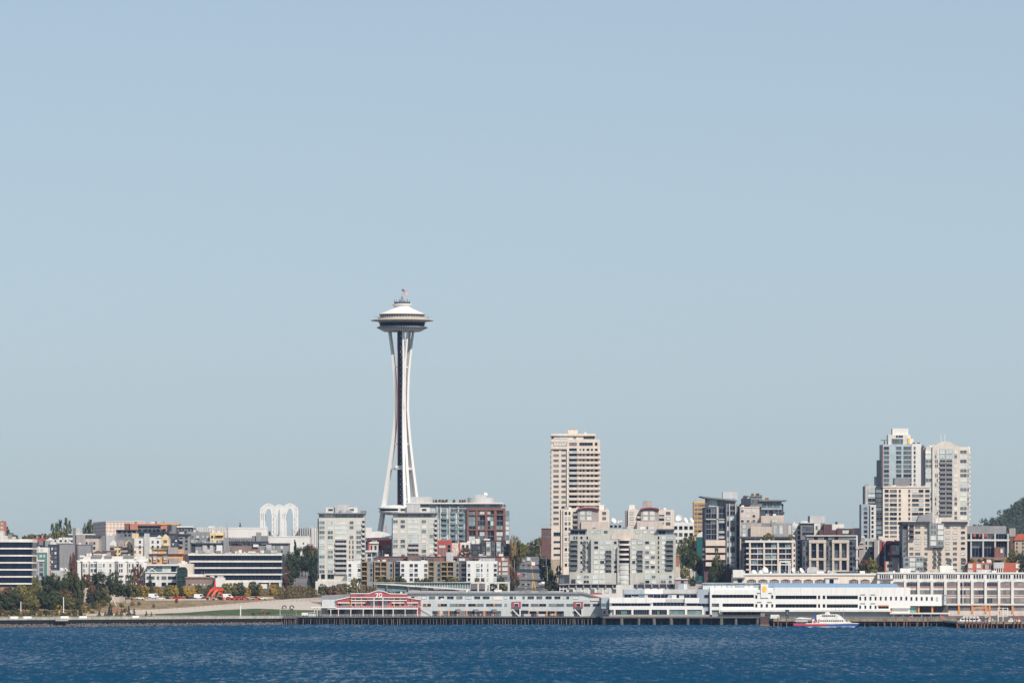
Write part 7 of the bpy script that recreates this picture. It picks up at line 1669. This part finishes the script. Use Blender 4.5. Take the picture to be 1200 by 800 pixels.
for a, c in (((129, 704), (135, 696.6)), ((137.4, 709), (130.4, 697.4)), ((131.2, 703), (132, 698))):
    MB().tube((UX(a[0], 2960), 2960, UZ(a[1], 2960) - 1.0), (UX(c[0], 2960), 2960, UZ(c[1], 2960)), .22).build('pole', cream, r0)

def lamp(px, yb, yt, Y, label, arm=None, mat=None, dY=0, name='street_lamp', cat='street lamp', group=None, r=.1):
    X = UX(px, Y); zt = UZ(yt, Y); zb = min(UZ(yb, Y), gz(X, Y))
    root = empty(name, (X, Y, zb), label, cat, group)
    MB().tube((X, Y, zb), (X, Y, zt), r * 1.4, r, 8).build('pole', mat or steel, root)
    if arm:
        xa = UX(arm[0], Y); za = UZ(arm[1], Y)
        MB().beam([(X, Y, zt - .1), ((X * .5 + xa * .5), Y, (zt + za) / 2 + .25), (xa, Y, za)], (.07, .07), up=(0, 1, 0)).build('arm', mat or steel, root)
        MB().box(xa - .55, xa + .35, Y - .2, Y + .2, za - .12, za + .1).build('lamp_head', lgrey, root)
    return root
lamp(329.4, 690, 674, 3165, 'tall street lamp with one curved arm right of the black striped office', (335.4, 671.6))
lamp(641.4, 674, 663.4, 3260, 'street lamp arching left over the steep street, nearer of the two at its right side', (637, 663), r=.14)
lamp(640, 662, 653.6, 3420, 'street lamp arching left over the steep street, farther of the two at its right side', (635.6, 653.4), r=.14)
lamp(633.6, 648, 639, 3700, 'small distant street lamp before the yellow trees at the top of the street', (629.4, 638.4), r=.14)
lamp(602.8, 672, 656, 3190, 'plain grey pole at the left pavement of the steep street', None, name='utility_pole', cat='pole', r=.16); lamp(606, 672, 655, 3200, 'brown timber pole at the left pavement of the steep street', None, bark, name='utility_pole', cat='pole', r=.16)
lamp(801.4, 664, 653, 3300, 'street lamp arching right over the tree lined lane', (806, 652.4), r=.14); lamp(796.6, 664, 655, 3280, 'plain pale pole beside the orange brick gable', None, lgrey, name='utility_pole', cat='pole', r=.14); lamp(862.6, 668, 656.6, 3200, 'bright blue banner pole below the dark glass tower', None, roofb, name='banner_pole', cat='pole', r=.3)
lamp(24.4, 716.6, 704.2, 2868, 'short white mast among the dark trees below the glass office', None, white2, name='white_mast', cat='mast', r=.17); lamp(33.8, 706.6, 698.8, 2896, 'white mast with a short low boom among the dark trees', None, white2, name='white_mast', cat='mast', r=.16)
MB().box(UX(33.8, 2896), UX(39, 2896), 2895.9, 2896.1, UZ(705, 2896), UZ(704.2, 2896)).build('boom', white2, bpy.data.objects['white_mast.001'])
lamp(74.4, 716.6, 699.2, 2872, 'tall white mast right of the yellow marker', None, white2, name='white_mast', cat='mast', r=.2)
lamp(182.6, 716, 693, 2985, 'thin grey lamp pole on the dry bank before the white low office', None, name='park_lamp', cat='lamp pole'); lamp(328.2, 722, 711.4, 2968, 'short pale pole with a small box at the left end of the timber pier', None, lgrey, name='pier_pole', cat='pole', r=.14)
lamp(347, 722, 713, 2990, 'thin lamp pole on the timber pier near the white trailer', None, name='pier_pole', cat='pole', r=.09); lamp(281.8, 712, 709, 2960, 'white rounded marker post on the lawn edge of the park path', None, white2, name='marker_post', cat='post', r=.25)
for i, (p, y) in enumerate(((975, 711), (979, 712), (983.4, 711), (988.6, 713))): lamp(p, 726, y, 2840, 'thin lamp mast on the boat pier directly behind the ferry', None, name='pier_pole', cat='pole', group='lamp masts behind the ferry', r=.1)

# ------------------------------------------------------------------ vehicles
CARM = {}
def car_meshes(kind):
    if kind in CARM: return CARM[kind]
    L, W, Hh = {'car': (4.5, 1.8, 1.45), 'van': (5.6, 2.1, 2.5), 'bus': (11.5, 2.5, 3.2)}[kind]
    h = L / 2; pts = {'car': [(-h, .35), (-h, .85), (-h + .5, .95), (-h + .9, Hh - .05), (-h + 1.3, Hh), (h - 1.9, Hh), (h - 1.2, .98), (h - .15, .82), (h, .6), (h, .35)],
                      'van': [(-h, .4), (-h, Hh), (h - 1.3, Hh), (h - .7, 1.3), (h - .05, 1.1), (h, .4)], 'bus': [(-h, .4), (-h, Hh), (h - .2, Hh), (h, Hh - .5), (h, .4)]}[kind]
    body = MB().profile(pts, -W / 2, W / 2)
    gl = MB()
    if kind == 'car': g = [(-h + .85, 1.0), (-h + 1.15, Hh - .12), (h - 2.0, Hh - .12), (h - 1.45, 1.0)]
    elif kind == 'van': g = [(h - 2.4, 1.3), (h - 2.4, Hh - .4), (h - 1.3, Hh - .4), (h - .9, 1.3)]
    else: g = [(-h + .4, 1.5), (-h + .4, Hh - .5), (h - .4, Hh - .5), (h - .3, 1.5)]
    gl.profile(g, -W / 2 - .02, W / 2 + .02)
    wh = MB().tube((0, -.12, 0), (0, .12, 0), .34, n=14); lt = MB().box(-.04, .04, -.2, .2, -.1, .1)
    CARM[kind] = (body, gl.mesh('side_window', GN), wh.mesh('wheel', rubber), lt.mesh('headlight', white2), L, W, {})
    return CARM[kind]
def vehicle(kind, mat, px, yb, label, heading=0.0, cat=None, name=None, group=None, Y=None):
    if Y is None: X, Y = hit(px, yb)
    else: X = UX(px, Y)
    z = gz(X, Y) + .12
    body, gl, wh, lt, L, W, cache = car_meshes(kind)
    if mat.name not in cache: cache[mat.name] = body.mesh('body', mat)
    root = empty(name or {'car': 'parked_car', 'van': 'delivery_van', 'bus': 'bus'}[kind], (X, Y, z), label, cat or kind, group)
    root.rotation_euler = (0, 0, heading)
    if abs(heading) > .8: 
        g = math.atan2(gz(X, Y + 8) - gz(X, Y - 8), 16); root.rotation_euler = (0, -g * math.copysign(1, heading), heading)
    for nm, me, loc in [('body', cache[mat.name], (0, 0, 0)), ('side_window', gl, (0, 0, 0))] + [('wheel', wh, (sx * L * .31, sy * (W / 2 - .1), .34)) for sx in (-1, 1) for sy in (-1, 1)] + [('headlight', lt, (L / 2 + .01, sy * W * .35, .7)) for sy in (-1, 1)]:
        o = bpy.data.objects.new(nm, me); C.objects.link(o); o.parent = root; o.location = loc
    return root
cw_, cr_, cd_, cs_, cb_ = wall('car white', (.75,.75,.74), rough=.3, var=.03), wall('car red', (.5,.03,.03), rough=.3, var=.03), wall('car dark', (.02,.022,.03), rough=.25, var=.03), wall('car silver', (.35,.36,.37), rough=.3, var=.03), wall('car blue', (.04,.07,.16), rough=.3, var=.03)
prk = [(206.6, cr_, 'red'), (212.2, cr_, 'red'), (218.4, cd_, 'black'), (225.6, cb_, 'dark blue'), (240, cd_, 'black'), (247.4, cs_, 'silver'), (258, cd_, 'black'), (268.6, cr_, 'red'), (274.6, cr_, 'red'), (281, cr_, 'red'), (286.8, cr_, 'red'), (294, cs_, 'silver'), (300.4, cr_, 'red'), (176, cs_, 'silver'), (188.6, cw_, 'white'), (194.6, cd_, 'black'), (307.4, cw_, 'white'), (164, cw_, 'white')]
prk.sort(key=lambda t: t[0])
for i, (p, m, cn) in enumerate(prk):
    od = 'leftmost' if i == 0 else ('rightmost' if i == len(prk) - 1 else ORD[i] + ' from the left')
    vehicle('car', m, p, 702.4, f'{cn} car parked along the park edge, {od} in the row', group='cars parked along the park edge', heading=0 if i % 3 else math.pi)
vehicle('van', cw_, 233.6, 701.6, 'white van parked behind the red steel sculpture, left of it'); vehicle('van', cw_, 267, 701.2, 'white van parked behind the red steel sculpture, right of it'); vehicle('van', cw_, 180.4, 701, 'white van among the cars below the white low office')
up = math.pi / 2
vehicle('car', cd_, 613.8, 675.4, 'dark car driving down the middle of the steep street', -up, name='car'); vehicle('car', cs_, 607.6, 674.2, 'silver car at the left kerb of the steep street', -up); vehicle('car', cr_, 608.2, 676, 'red car at the left kerb of the steep street, behind the silver one', -up)
vehicle('car', cd_, 612.8, 686.8, 'black car low on the steep street, left of its dark twin', -up, name='car'); vehicle('car', cd_, 619.4, 686.8, 'black car low on the steep street, right of its dark twin', -up, name='car'); vehicle('van', cw_, 625, 663, 'white van driving up the steep street near its top', up)
vehicle('car', cd_, 613.6, 664, 'dark car high on the steep street in the left lane', -up, name='car'); vehicle('car', cd_, 619.6, 664, 'dark car high on the steep street beside the centre line', -up, name='car'); vehicle('bus', cs_, 612.6, 658.6, 'grey bus at the top of the steep street', -up, 'bus'); vehicle('van', lgrey, 619.6, 657.6, 'grey van beside the bus at the top of the steep street', -up)
vehicle('car', cs_, 633, 685.6, 'silver car parked in the shade at the right kerb of the steep street', up); vehicle('car', cw_, 636.4, 684.6, 'white car parked at the right kerb of the steep street', up); vehicle('car', cd_, 631.6, 683, 'dark car parked at the right kerb of the steep street', up)
vehicle('car', cr_, 823.4, 673.6, 'bright red car crossing the tree lined lane', .15, name='car'); vehicle('car', cd_, 827.6, 678, 'black car below the bright red car on the lane', .2, name='car'); vehicle('van', cw_, 826.4, 671, 'white van behind the bright red car on the lane', .5); vehicle('van', cw_, 350, 672.6, 'white van at the top of the short side street between dark trees', -up); vehicle('car', cw_, 340.6, 684, 'white car at the foot of the short side street', 0)

# ================================================================== trees and shrubs
def ysh(px, ds):
    Y = 2900.0
    for _ in range(12): Y = float(shore(UX(px, Y))) + ds
    return Y
G = lambda kind, px, yb, yt, w, ds, c: (kind, px, yb, yt, w, ysh(px, ds), c)
tree_row('shrub', 'low rounded shrub', 'in the strip behind the seawall', 'shrubs behind the seawall', [G('bush', p, 721.4, yt, w, 32, c) for p, yt, w, c in
    ((0, 713, 10, 'r'), (8, 714.4, 9, 'o'), (15, 714.8, 10, 'm'), (22, 716, 8, 'o'), (30, 715.4, 9, 'b'), (38, 714, 10, 'm'), (46, 714.6, 8, 'o'), (54, 714, 8, 'd'), (60, 715.4, 8, 'b'), (66, 717.4, 7, 'o'), (73, 716.8, 8, 'm'), (80, 715.6, 8, 'o'), (87, 713, 7, 'm'), (94, 712, 5, 'd'))], 'shrub', trunk='bark')
tree_row('broadleaf_tree', 'dense tree', 'in front below the glass office', 'front trees on the slope below the glass office', [G(k, p, 716, yt, w, ds, c) for k, p, yt, w, ds, c in
    (('round', -2, 694, 18, 60, 'd'), ('round', 9, 696, 18, 58, 'd'), ('round', 19, 692, 17, 66, 'd'), ('round', 30, 696, 16, 60, 'o'), ('round', 40, 699, 13, 56, 'o'), ('round', 52, 693, 16, 62, 'd'), ('round', 61, 698, 14, 58, 'd'), ('round', 71, 695, 13, 60, 'm'), ('round', 81, 696, 14, 62, 'o'), ('round', 90, 700, 10, 60, 'm'))])
tree_row('broadleaf_tree', 'tall tree', 'further back below the glass office', 'rear trees on the slope below the glass office', [G(k, p, 706, yt, w, ds, c) for k, p, yt, w, ds, c in
    (('round', 3, 688.6, 20, 110, 'r'), ('round', 14, 687.4, 18, 116, 'm'), ('round', 25, 685, 18, 112, 'o'), ('round', 36, 686, 14, 116, 'o'), ('round', 42, 674, 11, 124, 'o'), ('conifer', 50, 672, 15, 120, 'd'), ('round', 57, 674, 14, 116, 'c'), ('round', 64, 671, 15, 124, 'o'), ('round', 72, 675, 14, 112, 'd'), ('round', 78, 670, 15, 120, 'm'), ('round', 84.6, 648, 10, 150, 'r'), ('round', 88, 672, 13, 112, 'd'), ('round', 94, 678, 11, 100, 'm'))])
tree_row('understory_bush', 'broad bush', 'in the middle row below the glass office', 'bushes under the slope trees', [G(k, p, 716, yt, w, ds, c) for k, p, yt, w, ds, c in
    (('bush', -4, 702, 18, 84, 'd'), ('bush', 7, 700, 18, 88, 'd'), ('bush', 17, 701, 17, 80, 'c'), ('bush', 27, 700, 18, 90, 'r'), ('bush', 36, 699, 18, 84, 'd'), ('bush', 46, 697, 18, 92, 'o'), ('bush', 56, 698, 18, 86, 'c'), ('bush', 66, 695, 18, 90, 'd'), ('bush', 76, 697, 17, 84, 'o'), ('bush', 85, 698, 15, 88, 'm'), ('bush', 93, 702, 12, 84, 'd'), ('bush', 48, 690, 18, 104, 'd'), ('bush', 62, 688, 18, 106, 'd'), ('bush', 76, 688, 17, 104, 'r'), ('bush', 88, 690, 14, 104, 'd'))], 'bush')
tree_row('broadleaf_tree', 'tree', 'before the long white apartments', 'trees before the long white apartments', [G(k, p, yb, yt, w, ds, c) for k, p, yb, yt, w, ds, c in
    (('round', 101, 690, 672, 13, 170, 'r'), ('round', 97, 690, 677, 9, 165, 'd'), ('round', 117, 692, 670, 20, 168, 'd'), ('round', 108, 706, 686, 13, 112, 'r'), ('round', 115, 706, 690, 16, 108, 'd'), ('round', 105, 708, 694, 10, 106, 'c'), ('round', 122, 704, 687, 12, 120, 'o'), ('round', 132, 700, 671, 15, 150, 'd'), ('round', 139, 700, 680, 14, 146, 'd'), ('wisp', 137, 700, 668, 12, 156, 'm'), ('round', 147, 702, 686, 15, 150, 'd'), ('round', 154, 702, 685, 16, 152, 'o'), ('wisp', 158, 702, 663, 11, 170, 'r'), ('wisp', 164, 700, 660, 10, 175, 'r'), ('wisp', 153, 700, 672, 10, 170, 'm'), ('round', 92, 704, 690, 12, 108, 'm'))])
tree_row('young_conifer', 'small young conifer', 'on the dry slope above the seawall', 'young conifers on the dry slope', [G('conifer', p, 721, yt, w, 30, c) for p, yt, w, c in
    ((116.4, 714.6, 4.6, 'd'), (123.4, 716, 4, 'm'), (129, 705.6, 6.4, 'c'), (137.4, 714, 5, 'o'), (142.6, 713, 5, 'r'), (150.8, 709, 6.2, 'd'), (157.2, 711.6, 5, 'r'), (171.4, 715, 3.6, 'm'), (177.4, 716, 3.4, 'o'))], 'conifer')
tree_row('yellowing_tree', 'round autumn tree', 'of the row behind the parked cars', 'autumn trees behind the parked cars', [G(k, p, 701.6, yt, w, 172, c) for k, p, yt, w, c in
    (('round', 160, 686, 12, 'o'), ('round', 168, 685, 13, 'y'), ('conifer', 176, 672, 12, 'd'), ('round', 186, 686.6, 11, 'y'), ('round', 197, 684.6, 12, 'o'), ('round', 203.4, 685.4, 12, 'y'), ('round', 211.6, 688, 8, 'd'), ('round', 217.4, 686.4, 14, 'y'), ('round', 226, 687, 9, 'y'), ('round', 232.6, 684.4, 11, 'o'), ('round', 239.4, 689, 9, 'm'), ('round', 246.4, 684, 11, 'm'), ('round', 263.6, 683, 12, 'o'), ('round', 272.4, 682.6, 13, 'o'), ('round', 280.6, 682, 13, 'm'), ('round', 288.4, 687.6, 10, 'y'), ('round', 297.4, 681, 14, 'd'), ('round', 303.6, 684.6, 9, 'y'), ('round', 311.6, 692, 8, 'b'), ('round', 319.6, 684, 12, 'y'))])
tree_row('reedy_tree', 'thin pale-stemmed sapling', 'by the retaining wall and side street', 'thin young trees above the retaining wall', [G('wisp', p, 703, yt, w, 150, c) for p, yt, w, c in
    ((327, 686, 8, 'o'), (332, 685, 8, 'b'), (337, 687, 8, 'o'), (342, 685, 8, 'b'), (347, 683, 8, 'b'), (352, 684.6, 8, 'r'), (357, 687, 8, 'b'), (361.6, 686, 8, 'o'), (366, 689, 8, 'o'), (371, 690, 8, 'b'), (375, 687, 8, 'o'), (329.6, 690, 7, 'b'), (334.6, 689, 8, 'r'), (339.6, 688, 8, 'b'), (344.6, 688, 8, 'o'), (349.6, 687, 8, 'b'), (354.6, 688, 8, 'o'), (363.8, 689, 8, 'r'))], trunk='pale')
tree_row('reedy_tree', 'thin bushy sapling', 'behind the red pier building', 'young trees behind the red pier building', [('wisp' if i % 3 else 'round', p, 698, yt, w, 3104 + (i % 3) * 4, c) for i, (p, yt, w, c) in enumerate(
    ((378, 684, 10, 'm'), (384, 686.4, 9, 'o'), (390, 684.6, 10, 'm'), (397, 685, 10, 'b'), (403, 683, 9, 'o'), (409, 684, 10, 'b'), (415, 676.6, 9, 'o'), (420.6, 677.4, 8, 'm'), (427, 685, 10, 'b'), (433, 686, 10, 'b'), (438, 687, 9, 'o'), (445, 687, 9, 'b'), (452, 688, 9, 'o'), (473, 688, 9, 'b'), (381, 688, 9, 'b'), (387, 687, 9, 'r'), (393.6, 687, 9, 'o'), (400, 686.6, 9, 'b'), (412, 687, 9, 'o'), (424, 687, 9, 'b')))], trunk='pale')
tree_row('street_tree', 'leafy street tree', 'before the white and tan apartment row', 'street trees before the apartment row', [('round', p, 690, yt, w, 3112, c) for p, yt, w, c in
    ((446, 676, 9, 'o'), (452.6, 678, 8, 'd'), (459, 677.4, 9, 'o'), (467.6, 674, 10, 'd'), (473.6, 678, 7, 'o'), (489, 676.6, 7, 'm'), (494.6, 678, 6, 'o'), (499, 675.6, 6, 'd'), (504, 676.4, 8, 'm'), (526, 675.6, 8, 'm'), (532.6, 676, 10, 'o'), (540, 678.4, 8, 'd'), (558.6, 676, 6, 'o'), (565.6, 676.6, 6, 'm'), (578, 683, 14, 'd'), (590, 684.6, 10, 'o'), (587, 674.6, 9, 'm'))])
tree('broadleaf_tree', 'round', 545.4, 652, 641, 13, 3262, 'r', 'round orange-brown tree beside the pale town house with the red party wall', 'tree', None)
tree_row('broadleaf_tree', 'dark leafy tree', 'in the grove left of the condominium', 'grove at the side street', [(k, p, yb, yt, w, Y_, c) for k, p, yb, yt, w, Y_, c in
    (('conifer', 345.6, 672, 631, 10, 3480, 'c'), ('conifer', 360, 660, 636.4, 5, 3520, 'c'), ('round', 337, 692, 656, 17, 3255, 'd'), ('round', 332.6, 692, 664, 12, 3235, 'r'), ('round', 341, 684, 647, 18, 3300, 'd'), ('round', 354, 668, 640, 19, 3430, 'd'), ('round', 350, 672, 651, 14, 3400, 'd'), ('round', 364, 668, 638, 16, 3440, 'r'), ('round', 371, 668, 642, 12, 3410, 'o'), ('round', 346, 676, 660, 12, 3330, 'm'), ('conifer', 366.6, 692, 654, 15, 3240, 'c'), ('round', 369, 680, 650, 14, 3280, 'c'), ('round', 374, 684, 662, 8, 3250, 'c'), ('round', 358, 668, 652, 14, 3390, 'd'))])
tree_row('hill_tree', 'dusky tree', 'on the skyline above the left houses', 'trees on the left skyline', [(k, p, yb, yt, w, Y_, c) for k, p, yb, yt, w, Y_, c in
    (('round', 7, 636, 617, 8, 4300, 'd'), ('round', 11, 636, 624, 14, 4300, 'o'), ('round', 17, 636, 626.4, 11, 4300, 'o'), ('round', 31, 636, 627, 10, 4350, 'o'), ('round', 36.6, 636, 625.4, 11, 4350, 'o'), ('round', 44, 636, 626, 11, 4350, 'm'), ('round', 51, 636, 624.8, 9, 4350, 'm'), ('round', 56, 636, 625.4, 9, 4350, 'o'), ('poplar', 61.6, 634, 613.6, 7, 4000, 'm'), ('poplar', 66.4, 634, 612, 7.6, 4010, 'm'), ('poplar', 70.6, 634, 609, 7.4, 4000, 'd'), ('poplar', 77.4, 634, 607, 8, 4005, 'm'), ('poplar', 81.6, 634, 610, 6.4, 4010, 'm'), ('round', 72, 634, 622, 22, 3960, 'o'), ('round', 102, 630, 612, 9, 3960, 'o'), ('round', 106.6, 630, 608.6, 9, 3950, 'm'))])
tree('conifer', 'conifer', 281.4, 632, 611.2, 6.4, 3760, 'c', 'lone pointed conifer behind the long plain white hall', low=.05); tree('hill_tree', 'round', 315.6, 634, 622, 4.6, 3860, 'm', 'small tree seen through the leftmost lattice arch'); tree('hill_tree', 'poplar', 326, 634, 619.6, 2.8, 3870, 'r', 'thin russet tree seen through the middle lattice arch')
tree_row('roadside_tree', 'roadside tree', 'along the left kerb of the steep street', 'trees along the left kerb of the steep street', [('round', 601, 668, 628, 9, 3280, 'b'), ('round', 605.4, 666, 629.6, 11, 3330, 'o'), ('poplar', 603.4, 668, 634, 10, 3300, 'd'), ('round', 608, 662, 634, 8, 3420, 'd'), ('round', 601, 692, 667, 8, 3170, 'r'), ('round', 604, 664, 650, 8, 3250, 'c'), ('round', 599.6, 692, 682, 7, 3150, 'd'), ('round', 612, 656, 636, 8, 3700, 'o'), ('round', 606.6, 690, 676, 5, 3190, 'm')])
tree_row('autumn_tree', 'broad tree', 'across the top of the steep street', 'trees across the top of the steep street', [('round', 615, 654, 637, 10, 3950, 'o'), ('round', 621, 654, 635.6, 11, 3980, 'o'), ('round', 627, 654, 631.6, 12, 3960, 'o'), ('round', 633, 656, 629.6, 13, 3940, 'o'), ('round', 639, 658, 631, 12, 3900, 'o'), ('round', 643.6, 658, 632, 10, 3880, 'm'), ('round', 612, 658, 640, 9, 3800, 'm'), ('round', 608.6, 660, 638, 9, 3760, 'o'), ('round', 636, 660, 640, 10, 3800, 'o'), ('round', 632, 656, 649, 6, 3860, 'y'), ('round', 624, 656, 647, 9, 3870, 'd'), ('round', 617, 656, 648, 8, 3880, 'd')])
tree_row('roadside_tree', 'shady tree', 'along the right kerb of the steep street', 'trees along the right kerb of the steep street', [('round', 642, 672, 643, 9, 3700, 'd'), ('round', 637, 674, 651.6, 12, 3560, 'd'), ('round', 641.6, 676, 655, 10, 3480, 'c'), ('round', 637.6, 684, 662, 10, 3330, 'd'), ('round', 642.6, 686, 664, 11, 3280, 'm'), ('round', 646.4, 694, 672, 9, 3200, 'm'), ('conifer', 650.6, 694, 671, 8, 3190, 'd'), ('round', 643, 694, 680, 9, 3170, 'm'), ('round', 652.6, 696, 684, 7, 3160, 'd'), ('round', 654.6, 676, 662, 6, 3210, 'c')])
tree_row('lane_tree', 'leafy tree', 'around the lane beside the dark glass tower', 'trees around the lane', [('round', 797, 668, 632, 12, 3420, 'm'), ('round', 806, 660, 628.4, 15, 3450, 'm'), ('round', 803, 662, 640, 12, 3400, 'm'), ('round', 812.6, 660, 633, 9, 3380, 'd'), ('round', 811, 658, 627, 8, 3500, 'o'), ('round', 815, 668, 647, 13, 3330, 'm'), ('round', 808, 666, 649, 10, 3360, 'd'), ('round', 821.6, 674, 655, 8, 3300, 'r'), ('round', 803, 688, 664.6, 12, 3190, 'o'), ('round', 798.6, 686, 672, 9, 3180, 'm'), ('round', 811.6, 690, 675, 7, 3180, 'd'), ('round', 840.4, 692, 650, 12, 3205, 'm'), ('poplar', 839.6, 668, 639, 7, 3222, 'o'), ('round', 834.6, 692, 664, 10, 3195, 'd'), ('conifer', 846.4, 692, 658, 14, 3200, 'c'), ('round', 853, 692, 664, 9, 3195, 'r'), ('round', 858.6, 692, 670, 10, 3190, 'd'), ('round', 827, 692, 684, 9, 3180, 'd'), ('round', 818.4, 672, 658, 7, 3320, 'd'), ('round', 838, 668, 656, 9, 3215, 'r'), ('round', 863.4, 690, 668, 8, 3150, 'd')])
tree_row('small_tree', 'bushy tree', 'in the gap beside the striped town house', 'trees in the gap beside the striped town house', [('round', 1013, 676, 655.6, 13, 3120, 'r'), ('round', 1022.6, 680, 653.6, 16, 3112, 'o'), ('conifer', 1018.6, 668, 640, 9, 3180, 'c'), ('round', 1009.6, 680, 662, 10, 3110, 'c'), ('round', 1032, 680, 664, 7, 3105, 'c')])
tree_row('terrace_shrub', 'small shrub', 'on the terrace below the concrete framed building', 'shrubs on the terrace at the right', [('bush', p, 659.4, yt, w, 3310, c) for p, yt, w, c in ((1138.6, 653.4, 5, 'o'), (1143, 654.2, 5, 'y'), (1148, 654, 6, 'm'), (1153.4, 653, 6, 'r'), (1158.6, 654, 5, 'y'), (1162.6, 653.6, 5, 'o'), (1177, 652, 6, 'y'), (1182, 651.6, 6, 'o'), (1187, 652.6, 6, 'g'))], 'shrub')
tree_row('broadleaf_tree', 'bushy tree', 'beside the beige house with the tiled roof', 'trees at the right edge', [('round', 1186, 660, 643.6, 9, 3280, 'o'), ('round', 1194, 664, 648, 10, 3230, 'd'), ('round', 1200, 664, 647, 10, 3240, 'd'), ('round', 1181.6, 656, 629.6, 5, 3380, 'd'), ('round', 1197.6, 674, 658, 8, 3120, 'd')])
tree('small_tree', 'round', 207, 706, 701, 4, ysh(207, 120), 'r', 'tiny red-leaved tree on the dry bank under the parked cars'); tree('small_tree', 'round', 180, 712, 707, 3.6, ysh(180, 90), 'o', 'tiny olive tree on the dry bank left of the red-leaved one')
tree_row('slope_shrub', 'scrubby bush', 'on the dry slope under the beige walls', 'scrub on the dry slope', [('bush', p, yb, yt, w, ysh(p, ds), c) for p, yb, yt, w, ds, c in
    ((98, 718, 708, 8, 60, 'b'), (104, 716, 707, 8, 70, 'o'), (110, 712, 703, 9, 84, 'm'), (116, 713, 706, 8, 74, 'b'), (121, 710, 702, 8, 90, 'o'), (126, 706, 698, 8, 104, 'm'), (131, 712, 707, 6, 74, 'b'), (142, 711, 706, 6, 80, 'o'), (155, 708, 704, 6, 100, 'b'), (163, 708, 704.6, 5, 100, 'o'), (108, 720, 714, 6, 44, 'o'), (147, 716, 711.6, 5, 60, 'b'))], 'shrub')
tree_row('lawn_shrub', 'small shrub', 'on the green lawn by the seawall', 'shrubs on the lawn', [('bush', 297, 721.6, 717, 5, ysh(297, 30), 'm'), ('bush', 307, 721, 714, 8, ysh(307, 34), 'b'), ('bush', 315, 721, 715.4, 6, ysh(315, 34), 'o')], 'shrub')

# far wooded hill
def woodland():
    r = np.random.default_rng(9); V = []; M = []
    src = [np.array([v.co[:] for v in CROWNS['round'][i].vertices]).reshape(-1, 4, 3) for i in range(4)]
    for i in range(520):
        X = r.uniform(520, 800); Y = r.uniform(6560, 7150); z = float(ground(X, Y))
        if r.random() > .35 + (z - 48) / 90: continue
        w = r.uniform(11, 20); h = r.uniform(11, 19) * (1.3 if r.random() < .12 else 1)
        q = src[i % 4][r.choice(425 * 4 - 4 * 5, 210, replace=False) % len(src[i % 4])]
        c = q.mean(1, keepdims=True); q = c + (q - c) * 1.7
        V.append((q * np.array([w, w, h]) + np.array([X, Y, z - 1.5])).reshape(-1, 3))
    for i in range(40):
        X = r.uniform(430, 640); Y = r.uniform(5600, 6100); z = 48
    V = np.concatenate(V); Fc = np.arange(len(V)).reshape(-1, 4)
    o = sheet_from('forest', V, Fc, FG['h'], 'stuff', smooth=False); o['label'] = 'hazy wooded hill at the right edge'
woodland()
